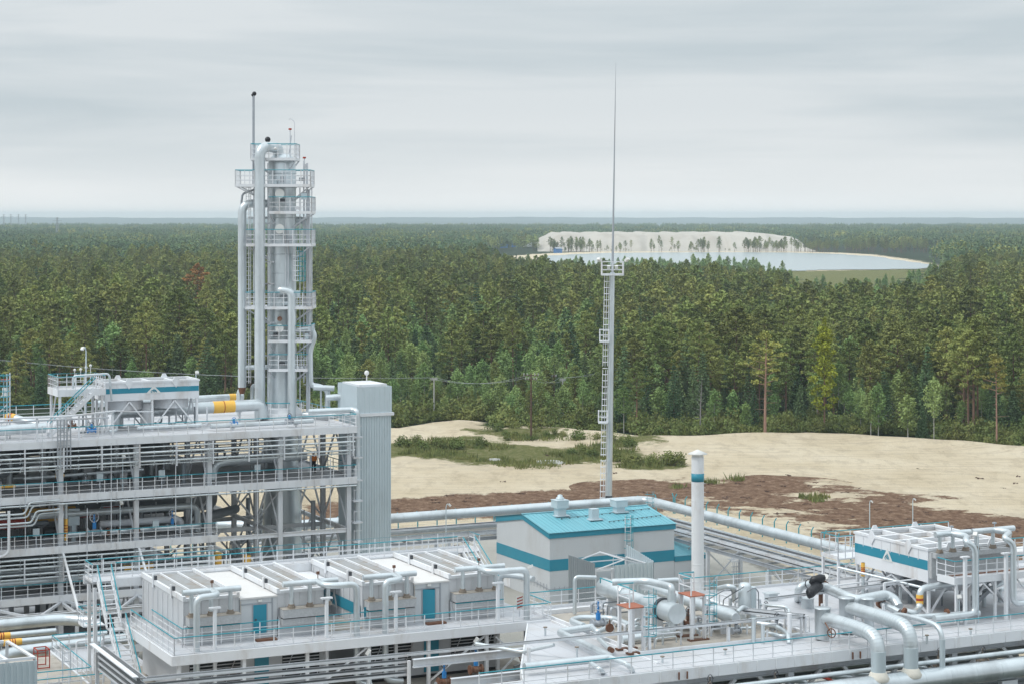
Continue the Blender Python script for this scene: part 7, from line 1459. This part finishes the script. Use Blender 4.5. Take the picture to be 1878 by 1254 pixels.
for k_, (px, py, w_, h_) in enumerate(((1305,1160,.12,1.5),(1382,1178,.14,1.5),(1448,1175,.14,1.7),(1355,1163,.07,.6),(1370,1163,.07,.6),(1399,1180,.12,1.2),(1407,1172,.07,.6),(1326,1155,.14,.9),(1440,1150,.1,1.1),(1340,1130,.1,1.2),(1352,1118,.08,1.4),(1228,1140,.1,.6))): u, v = pz(px, py, DZ); single('pipe_stand', MB().tube([(u, v, DZ), (u, v, DZ+h_)], w_, 10), 'clad' if k_ % 2 else 'white', 'upright pale pipe stand in the stained bay, %s' % ('left of the cabinet', 'before the cabinet', 'at the right corner', 'shorter one before the cabinet', 'short one right of the first short one', 'right of the cabinet', 'small one right of the cabinet', 'behind the long grey vessel', 'near the right curb', 'just left of the round tank', 'thinnest, beside the round tank', 'under the round capped vessel')[k_], 'pipe stand')
for pts, r, lb in (([(1390,1142,13.7),(1420,1146,13.7),(1445,1160,13.6),(1447,1180,DZ)], .15, 'pale pipe running right from the cabinet and down to the deck'), ([(1352,1122,14.4),(1362,1112,14.6),(1372,1116,14.3),(1372,1135,DZ+.3)], .14, 'small goose neck pipe before the cabinet'), ([(1260,1128,13.5),(1290,1136,13.5),(1310,1142,13.4)], .13, 'thin pipe beside the right ladder tower foot'), ([(1395,1108,14.2),(1440,1112,14.3),(1447,1118,14.1),(1447,1170,DZ)], .1, 'thin pipe leading right at the height of the cabinet top'), ([(1318,1078,15.2),(1336,1074,15.6),(1346,1077,15.5),(1346,1100,14)], .17, 'pipe bending down left of the round tank'), ([(1255,1150,13.4),(1290,1140,13.4),(1330,1152,13.4),(1382,1150,13.5)], .09, 'low thin pipe crossing the stained bay'), ([(1400,1158,13.4),(1436,1166,13.4),(1466,1162,13.4)], .12, 'low pipe at the right curb of the bay')): pipe(lb, [P3(*p) for p in pts], r, R=.3)
for px, py, sz_, lb in ((1302,1146,.9,'grey valve before the long grey vessel'), (1262,1142,1.0,'rusty valve at the foot of the right ladder tower'), (1424,1150,.9,'grey valve near the right end of the bay'), (1404,1125,.8,'small grey valve right of the cabinet'), (1350,1156,.8,'grey valve with red base near the front of the bay'), (1240,1150,.9,'small grey valve beside the round capped vessel')): valve(lb, *pz(px, py, DZ+.4), DZ+.4, sz_, 'steel2' if 'rusty' not in lb else 'rust', 'dark', group=None)
railing_T = Thing('guard_rail', 'low grey guard rail closing the right end of the stained bay', 'guard rail', (70.4, 104, DZ)); railing(railing_T, [(66.5, 110.5, DZ), (70.9, 103.6, DZ)], 1.1, 1.6, 'white', 'steel', kick=False)
rs = random.Random(21)
for i_ in range(46):
    u, v = rs.uniform(59.4, 70), rs.uniform(104, 115.5); h_ = rs.uniform(.3, 1.3); d_ = rs.choice([(1, 0), (0, 1), (-1, 0)]); L_ = rs.uniform(.4, 2.0)
    pipe('small pipe among the fittings of the stained bay %s' % near(u, v), [(u, v, DZ+.03), (u, v, DZ+h_), (u+d_[0]*L_, v+d_[1]*L_, DZ+h_), (u+d_[0]*L_, v+d_[1]*L_, DZ+.03)], rs.choice([.035, .05, .07, .09]), rs.choice(['clad', 'steel', 'clad2', 'steel2']), group='small pipes in the stained bay', R=.15)
# boxes on the deck
u, v = pz(1414, 1100, DZ); T = Thing('vent_hood', 'pale square vent hood with flared top on the deck', 'vent', (u, v, DZ)); T.part('hood', MB().box(u-.35, v-.3, DZ, u+.35, v+.3, DZ+.45).box(u-.45, v-.38, DZ+.452, u+.45, v+.38, DZ+.52), 'clad')
u, v = pz(1481, 1114, DZ); T = Thing('vent_drum', 'short pale cylinder vent standing on the deck left of the motor valve', 'vent', (u, v, DZ)); T.part('drum', MB().lathe(u, v, [(.42, DZ), (.42, DZ+.6), (.46, DZ+.62), (.44, DZ+.68)], 18), 'clad')
pipe('short pipe bending down to the deck left of the black motors', [P3(1505,1068,14.9), P3(1470,1074,14.9), P3(1464,1082,14.6), P3(1463,1100,DZ)], .25, n=14, R=.5)
# black wrapped motor valve
u, v, z = P3(1497, 1078, 15.0)
T = Thing('motor_valve', 'big valve with two black wrapped motor housings on the deck', 'valve', (u, v, DZ))
def wrap(p, q, r):
    p, q = Vector(p), Vector(q); ts = (0, .04, .2, .45, .7, .93, 1); rs_ = (.5, .85, 1.05, .93, 1.08, .9, .5)
    return MB().tube([p.lerp(q, k_)+Vector((random.uniform(-.03, .03), random.uniform(-.03, .03), random.uniform(-.04, .04))) for k_ in ts], [r*x for x in rs_], 9)
T.part('motor_housing', wrap(P3(1485, 1064, 15.6), P3(1513, 1060, 15.75), .29), 'black'); T.part('motor_housing', wrap(P3(1482, 1090, 14.9), P3(1504, 1071, 15.35), .33), 'black')
T.part('valve_body', MB().sphere((u+.3, v, 15.0), .36).tube([(u+.3, v, 14.6), (u+.3, v, 15.9)], .14, 10), 'steel2'); T.part('flange', MB().tube([P3(1508,1074,15.0), P3(1511,1076,15.0)], .42, 16), 'rust'); hw = MB().torus(P3(1484, 1070, 15.1), (-1, -.4, 0), .3, .035, 16); T.part('handwheel', hw, 'dark')
T.part('support', MB().box(u+.25, v-.1, DZ, u+.45, v+.1, 14.7), 'rust'); T.part('white_cap', MB().tube([P3(1514,1062,15.3), P3(1514,1056,15.6)], .2, 10), 'whitecap')
pipe('thick pipe leading right from the black motor valve past the cooler legs', [P3(1512,1076,15.0), P3(1558,1096,14.9), P3(1572,1100,14.85), P3(1624,1090,14.85), P3(1640,1098,14.6), P3(1648,1112,14.2)], .33, n=16, R=.8)
pipe('rusty ended pipe stub right of the thick pipe bend', [P3(1616,1106,14.3), P3(1650,1122,14.0)], .22, flanges=[(P3(1614,1105,14.3), P3(1618,1107,14.3), .3), (P3(1656,1120,14.1), P3(1660,1122,14.05), .27)])
pipe('pipe with yellow band rising beside the right cooler leg', [P3(1660,1120,14.0), P3(1676,1124,13.9), (79.4, 103.7, 13.95), (79.4, 103.7, 15.2), (80.6, 103.8, 15.28), (92, 104.6, 15.35)], .22, n=14, R=.5, bands=[(((79.4, 103.7, 14.25), (79.4, 103.7, 14.85)), 2)])
# white gate-like stands
for k_, (pts, lb) in enumerate((([(1516,1118),(1516,1075),(1680,1055)], 'left'), ([(1622,1130),(1622,1068),(1680,1052)], 'middle'))):
    (a, b0_), (_, t0), (c1, t1) = pts; u, v = pz(a, b0_, DZ); zt_ = H-(t0-HZ)*xy(u, v)[1]/F; mb = MB().box(u-.07, v-.07, DZ, u+.07, v+.07, zt_).beam((u, v, zt_), (u+5, v, zt_+.1), .12, .08); single('pipe_stand', mb, 'white', 'white portal post carrying a thin beam before the right cooler, %s' % lb, 'stand')
bundle('cable tray running along the deck towards the right cooler', [(70.5, 107.8, 14.6), (80.5, 107.0, 15.0)], .4, (0,))
for px, lb in ((1401, 'left'), (1508, 'middle'), (1620, 'right')): u, v = pz(px, 1150, DZ); single('post', MB().box(u-.07, v-.07, DZ, u+.07, v+.07, DZ+1.5), 'white', '%s slim white post on the open deck' % lb, 'post')
u, v = pz(1548, 1106, DZ); single('instrument', MB().tube([(u, v, DZ), (u, v, DZ+.5), (u+.15, v, DZ+.8)], .035, 6).sphere((u+.15, v, DZ+.95), .1).box(u-.1, v-.1, DZ, u+.1, v+.1, DZ+.15), 'dark', 'small dark instrument with a bent cable on the deck', 'instrument')
for k_, (px, py, h_, lb) in enumerate(((1000, 1165, .5, 'left of the zigzag pipe'), (1058, 1215, .9, 'below the zigzag pipe'), (1215, 1215, .35, 'near the front rail'), (1330, 1200, .3, 'before the stained bay'), (1700, 1180, .5, 'right of the slim elbow pipe'), (1780, 1165, .4, 'before the right header pipe'), (1590, 1085, .7, 'behind the thick pipe'))):
    u, v = pz(px, py, DZ); T_ = Thing('deck_fitting', 'small pale capped fitting on the deck %s' % lb, 'fitting', (u, v, DZ)); T_.part('pipe_stub', MB().tube([(u, v, DZ), (u, v, DZ+h_)], .07, 8), 'clad'); T_.part('cap', MB().tube([(u, v, DZ+h_), (u, v, DZ+h_+.06)], .13, 10), 'flange')
for k_, (px, z) in enumerate(((1300, 12.2), (1420, 12.0), (1520, 11.7), (1720, 12.2), (1800, 12.0))):
    u, _ = pv(px, 1230, 98.1); valve('grey valve on a pipe under the front deck edge, %s from the left' % ('first', 'second', 'third', 'fourth', 'fifth')[k_], u, 98.0, z-.3, .9, 'flange', 'dark', group=None)
# two big elbow pipes over the edge and the main line below
def riser_box(u, v, z0, z1, r): return MB().lathe(u, v, [(r, z0), (r, z1-.06), (r+.04, z1-.05), (r+.04, z1), (r*.2, z1+.02)], 20)
for u, z, lb, r in ((70.85, 14.45, 'left', .42), (73.2, 14.75, 'right', .42)):
    T = Thing('elbow_pipe', '%s of two fat silvery elbow pipes bending over the deck edge' % lb, 'pipe', (u, 99, 11)); vs_ = 101.6 if lb == 'left' else 102.4
    T.part('upright_can', riser_box(u-.15, vs_+.3, DZ+.1, z+.62, .48), 'clad'); f_ = fil([(u-.1, vs_, z), (u, 98.6, z), (u+.05, 96.55, z-.15), (u+.05, 96.5, 12.0)], 1.9, 9); mb = MB().tube(f_, r, 24)
    for p, q in zip(f_[1:], f_[2:]): d = (q-p).normalized(); mb.tube([p-d*.02, p+d*.02], r+.012, 24)
    T.part('elbow', mb, 'clad'); T.part('lagging', MB().tube([(u+.05, 96.5, 13.45), (u+.05, 96.5, 12.0)], r+.015, 24), 'corr'); T.part('cloth_collar', MB().lathe(u+.05, 96.5, [(.44, 12.25), (.50, 12.18), (.56, 12.02), (.66, 11.86), (.62, 11.7)], 20), 'cloth')
    T.part('support', MB().box(u-.4, vs_-.9, DZ, u-.3, vs_-.8, z-.3).box(u+.2, vs_-.9, DZ, u+.3, vs_-.8, z-.3), 'white')
    if lb == 'left': hwz = P3(1525, 1160, 14.4); T.part('handwheel', MB().torus(hwz, (-1, -.5, 0), .26, .035, 16).beam((hwz[0], hwz[1]-.25, hwz[2]), (hwz[0], hwz[1]+.25, hwz[2]), .03).beam((hwz[0], hwz[1], hwz[2]-.25), (hwz[0], hwz[1], hwz[2]+.25), .03).tube([hwz, (u-.4, vs_-.3, 14.3)], .045, 6), 'rust')
T = Thing('elbow_pipe', 'slim silvery elbow pipe bending over the deck edge right of the fat ones', 'pipe', (75.6, 98, 11)); T.part('elbow', MB().tube(fil([(75.3, 102.6, 13.9), (75.4, 100.6, 14.5), (75.5, 98.3, 14.55), (75.6, 96.6, 14.4), (75.6, 96.55, 12.0)], .8, 6), .16, 14), 'clad'); T.part('upright_can', riser_box(74.9, 103.1, DZ, 15.1, .42), 'clad'); T.part('lagging', MB().tube([(75.6, 96.55, 13.7), (75.6, 96.55, 12.0)], .17, 14), 'corr')
pipe('main silvery pipeline crossing the bottom right corner', [(55, 96.5, 11.42), (96, 96.5, 11.48)], .60, n=28, seams=1.9)
mb = MB()
for u in np.arange(64, 96, 5.5): mb.box(u-.6, 96.3, 10.5, u+.6, 96.7, 10.8); mb.beam((u-.5, 96.5, 10.5), (u-1.2, 96.5, 6), .2); mb.beam((u+.5, 96.5, 10.5), (u+1.2, 96.5, 6), .2); mb.box(u-.1, 96.4, 0, u+.1, 96.6, 10.5)
single('pipe_trestle', mb, 'steel', 'white trestles under the main silvery pipeline', 'trestle', kind='stuff')
pipe('shiny pipe behind the two fat elbows, just under the deck edge', [(60, 97.6, 12.1), (95, 97.6, 12.15)], .15); pipe('second pipe behind the two fat elbows, lower', [(60, 97.9, 11.6), (95, 97.9, 11.65)], .12, 'clad2'); pipe('hose like pinkish pipe end below the deck edge', [(67.8, 98.2, 12.0), (68.5, 97.7, 11.7), (68.8, 97.4, 11.2)], .09, 'redmark')
# ================================================================ RIGHT COOLER
T = air_cooler('large white air cooler on trestle legs with teal stripe facing left', 80.9, 87.7, 104.8, 112.8, 15.3, 17.45, DZ, (16.1, 16.72), 'u', 2, 3, True, 1)
T.part('back_slope', MB().box(85, 109, 17.3, 87.4, 109.2, 17.6), 'white')
tb = MB().box(80.96, 104.5, 15.6, 87.6, 104.79, 17.3); T.part('front_panel', tb, 'rough')
T.part('header_box', MB().box(81.0, 104.1, 16.95, 84.0, 104.49, 17.25).box(84.2, 104.1, 16.95, 87.5, 104.49, 17.25), 'rough')
def tee2(lb, u0, u1, um, du, zb, base_u):
    T = Thing('header_pipe', lb, 'pipe', (um, 104.3, zb)); z = 18.45; T.part('header', MB().tube([(u0, 104.3, z), (u1, 104.3, z)], .19, 14), 'clad'); 
    for k_ in range(3): x = u0+.35+(u1-u0-.7)*k_/2; sb = T.part('stub', MB().tube([(x, 104.3, 17.5), (x, 104.3, z)], .13, 10), 'clad'); T.part('flange', MB().tube([(x, 104.3, 17.27), (x, 104.3, 17.38)], .25, 10).tube([(x, 104.3, 17.38), (x, 104.3, 17.5)], .20, 10), 'flange', sb)
    T.part('down_pipe', MB().tube(fil([(um, 104.3, z), (um+.4, 103.2, z-.05), (du-.6, 101.9, z-.1), (du, 101.7, z-.5), (du, 101.7, zb), (base_u, 101.7, zb-.02)], .5, 6), .2, 14), 'clad')
    T.part('instrument', MB().tube([(um, 104.3, z+.19), (um, 104.3, z+.4)], .03, 5).box(um-.1, 104.2, z+.4, um+.1, 104.4, z+.5), 'steel2')
tee2('header pipe with stubs over the left half of the right cooler', 81.1, 83.9, 82.4, 82.2, 13.75, 79.0); tee2('header pipe with stubs over the right half of the right cooler', 84.05, 87.5, 85.9, 85.3, 14.1, 90)
for px, lb in ((1770, 'left'), (1845, 'right')): u, _ = pv(px, 1100, 101.9); single('post', MB().box(u-.1, 101.8, DZ, u+.1, 102.0, 17.3).box(u-.3, 101.75, 17.31, u+.3, 102.05, 17.4), 'white', 'tall white support post before the right cooler, %s' % lb, 'post')
# gallery on its front
T = Thing('cooler_gallery', 'railed white gallery with rusty edge on the front of the right cooler', 'gallery', (82.0, 102.4, DZ)); T.part('deck', MB().box(81.2, 102.45, 15.8, 90.5, 104.05, 15.9), 'deck'); T.part('edge_girder', MB().box(81.2, 102.3, 15.55, 90.5, 102.44, 15.98).box(81.05, 102.3, 15.55, 81.19, 104.05, 15.98), 'white'); T.part('rust_line', MB().box(81.6, 103.2, 15.905, 90.4, 103.6, 15.92), 'rust')
railing(T, [(81.15, 104.2, 15.9), (81.15, 102.4, 15.9), (90.5, 102.4, 15.9)], sp=.85, kick=False)
for u in (81.3, 84.4, 87.5, 90.4): T.part('leg', MB().box(u-.08, 102.35, DZ, u+.08, 102.5, 15.55), 'white')
T.part('brace', MB().beam((81.3, 102.42, 14.6), (82.4, 102.42, 15.5), .09).beam((84.4, 102.42, 14.6), (83.4, 102.42, 15.5), .09).beam((87.5, 102.42, 14.2), (88.8, 102.42, 15.5), .09).beam((87.5, 102.42, 14.2), (86.2, 102.42, 15.5), .09), 'white')
# landing behind the cooler on the left
T = Thing('side_gallery', 'small railed white landing at the far left of the right cooler', 'gallery', (79.0, 112, DZ)); T.part('deck', MB().box(79.6, 112.9, 15.6, 90.5, 114.9, 15.7), 'white'); railing(T, [(79.6, 112.9, 15.7), (79.6, 114.9, 15.7), (90.5, 114.9, 15.7)], h=1.5, sp=1.2); railing(T, [(79.6, 112.9, 15.7), (80.8, 112.9, 15.7)], h=1.5, sp=.6, kick=False)
for u, v in ((79.7, 113.0), (79.7, 114.8), (85, 114.8)): T.part('leg', MB().box(u-.08, v-.08, DZ, u+.08, v+.08, 15.58), 'white')
T.part('brace', MB().beam((79.7, 113, 14.6), (80.9, 113, 15.5), .09), 'white')
pipe('slim post with orange and black bands before the cooler legs', [(79.2, 109.5, DZ), (79.2, 109.5, 16.0)], .12, bands=[(((79.2, 109.5, 15.1), (79.2, 109.5, 16.0)), 3)])
lamp('floodlight on a thin curved post above the right cooler', 82.4, 101.6, DZ, 18.6, (-.25, 0), th=.035); lamp('thin post with a small white lamp at mid height before the gallery', 81.35, 102.2, DZ, 14.6, (-.05, -.02), th=.04)
pipe('thick pipe passing behind the legs of the right cooler', [(82, 109, 14.6), (91, 109.3, 14.7)], .3, 'clad2'); pipe('long thin inclined pipe under the cooler panel', [(78.3, 111, 15.5), (81, 104.2, 14.9)], .09)
T = Thing('inclined_stair', 'dark diagonal stair descending under the right half of the cooler', 'stair', (86, 103, DZ)); stair(T, (88.6, 106, 15.6), (84.9, 106, DZ), .8, (0, 1), 'steel2', rail=False)
for i_ in range(16): u, v = rs.uniform(81.5, 89), rs.uniform(105.5, 112.5); pipe('pipe among the legs under the right cooler', [(u, v, DZ), (u, v, DZ+rs.uniform(.5, 1.6)), (u+rs.uniform(.5, 2.5), v, DZ+rs.uniform(.5, 1.6))], rs.choice([.06, .1, .15]), rs.choice(['clad', 'steel', 'clad2']), group='pipes under the right cooler', R=.2)
# things at the right edge
T = Thing('end_platform', 'railed teal platform cut by the right edge beyond the cooler', 'platform', (90, 112, DZ)); railing(T, [(91.2, 109.5, 15.6), (95, 109.5, 15.6)], sp=.8); T.part('deck', MB().box(91, 109.5, 15.45, 96, 112, 15.6), 'white')
for u in (91.2, 94.5): T.part('leg', MB().box(u-.08, 109.4, DZ, u+.08, 109.56, 15.44), 'white')
pipe('pale pipe running across the deck under the left bend of the cooler header', [(77.3, 102.6, 13.75), (82.6, 101.75, 13.75)], .18, flanges=[((80.3, 102.2, 13.85), (80.45, 102.18, 13.85), .28)])
# left part before the building
pipe('pipe bending by the walkway end near the striped building', [(58.8, 117.6, 15.2), (58.2, 119.5, 15.2), (57.8, 120.5, 15.1), (57.8, 120.5, 12.6)], .2, R=.5); pipe('pale inclined pipe behind the rear rail of the deck', [(60, 121, 12.6), (64, 119, 12.3)], .25)
T = Thing('warning_stand', 'white board with slanting red stripes by the walkway end', 'sign', (57.1, 116.2, DZ)); bd = MB().box(56.9, 116.2, DZ+.5, 57.35, 116.24, DZ+1.35); b_ = T.part('board', bd, 'whitecap'); st = MB()
for k_ in range(4): z = DZ+.58+k_*.2; st.poly([(56.92, 116.19, z), (57.33, 116.19, z+.1), (57.33, 116.19, z+.18), (56.92, 116.19, z+.08)])
T.part('red_stripes', st, 'redmark', b_); T.part('post', MB().box(57.08, 116.21, DZ, 57.16, 116.25, DZ+.5), 'steel')
for k_, (px, py) in enumerate(((1097, 1000), (0, 0))[:0]): pass
for px, py, lb in ((968, 1040, 'pale camera on top of the right down pipe'), ): u, z = pv(px, py, 115.4); single('camera', MB().beam((u, 115.4, z), (u+.25, 115.2, z+.15), .16, .14), 'whitecap', lb, 'camera')
# ================================================================ HAZE
hz = MB().box(0, 0, 0, 1, 1, 1); me = bpy.data.meshes.new('haze')
x0, x1, y0, y1, z0, z1 = -7000, 7000, -600, 14800, -75, 58.5
me.from_pydata([(x0,y0,z0),(x1,y0,z0),(x1,y1,z0),(x0,y1,z0),(x0,y0,z1),(x1,y0,z1),(x1,y1,z1),(x0,y1,z1)], [], [(0,3,2,1),(4,5,6,7),(0,1,5,4),(1,2,6,5),(2,3,7,6),(3,0,4,7)])
hm_ = bpy.data.materials.new('haze'); hm_.use_nodes = True; t = hm_.node_tree; t.nodes.clear(); o_ = t.nodes.new('ShaderNodeOutputMaterial'); v_ = t.nodes.new('ShaderNodeVolumePrincipled')
v_.inputs['Color'].default_value = (.80, .925, 1.0, 1); v_.inputs['Density'].default_value = 9.5e-5; v_.inputs['Anisotropy'].default_value = 0.0; t.links.new(v_.outputs[0], o_.inputs['Volume'])
me.materials.append(hm_); ho = bpy.data.objects.new('haze', me); C.objects.link(ho); ho['kind'] = 'stuff'; ho['label'] = 'pale blue air haze over the forest'
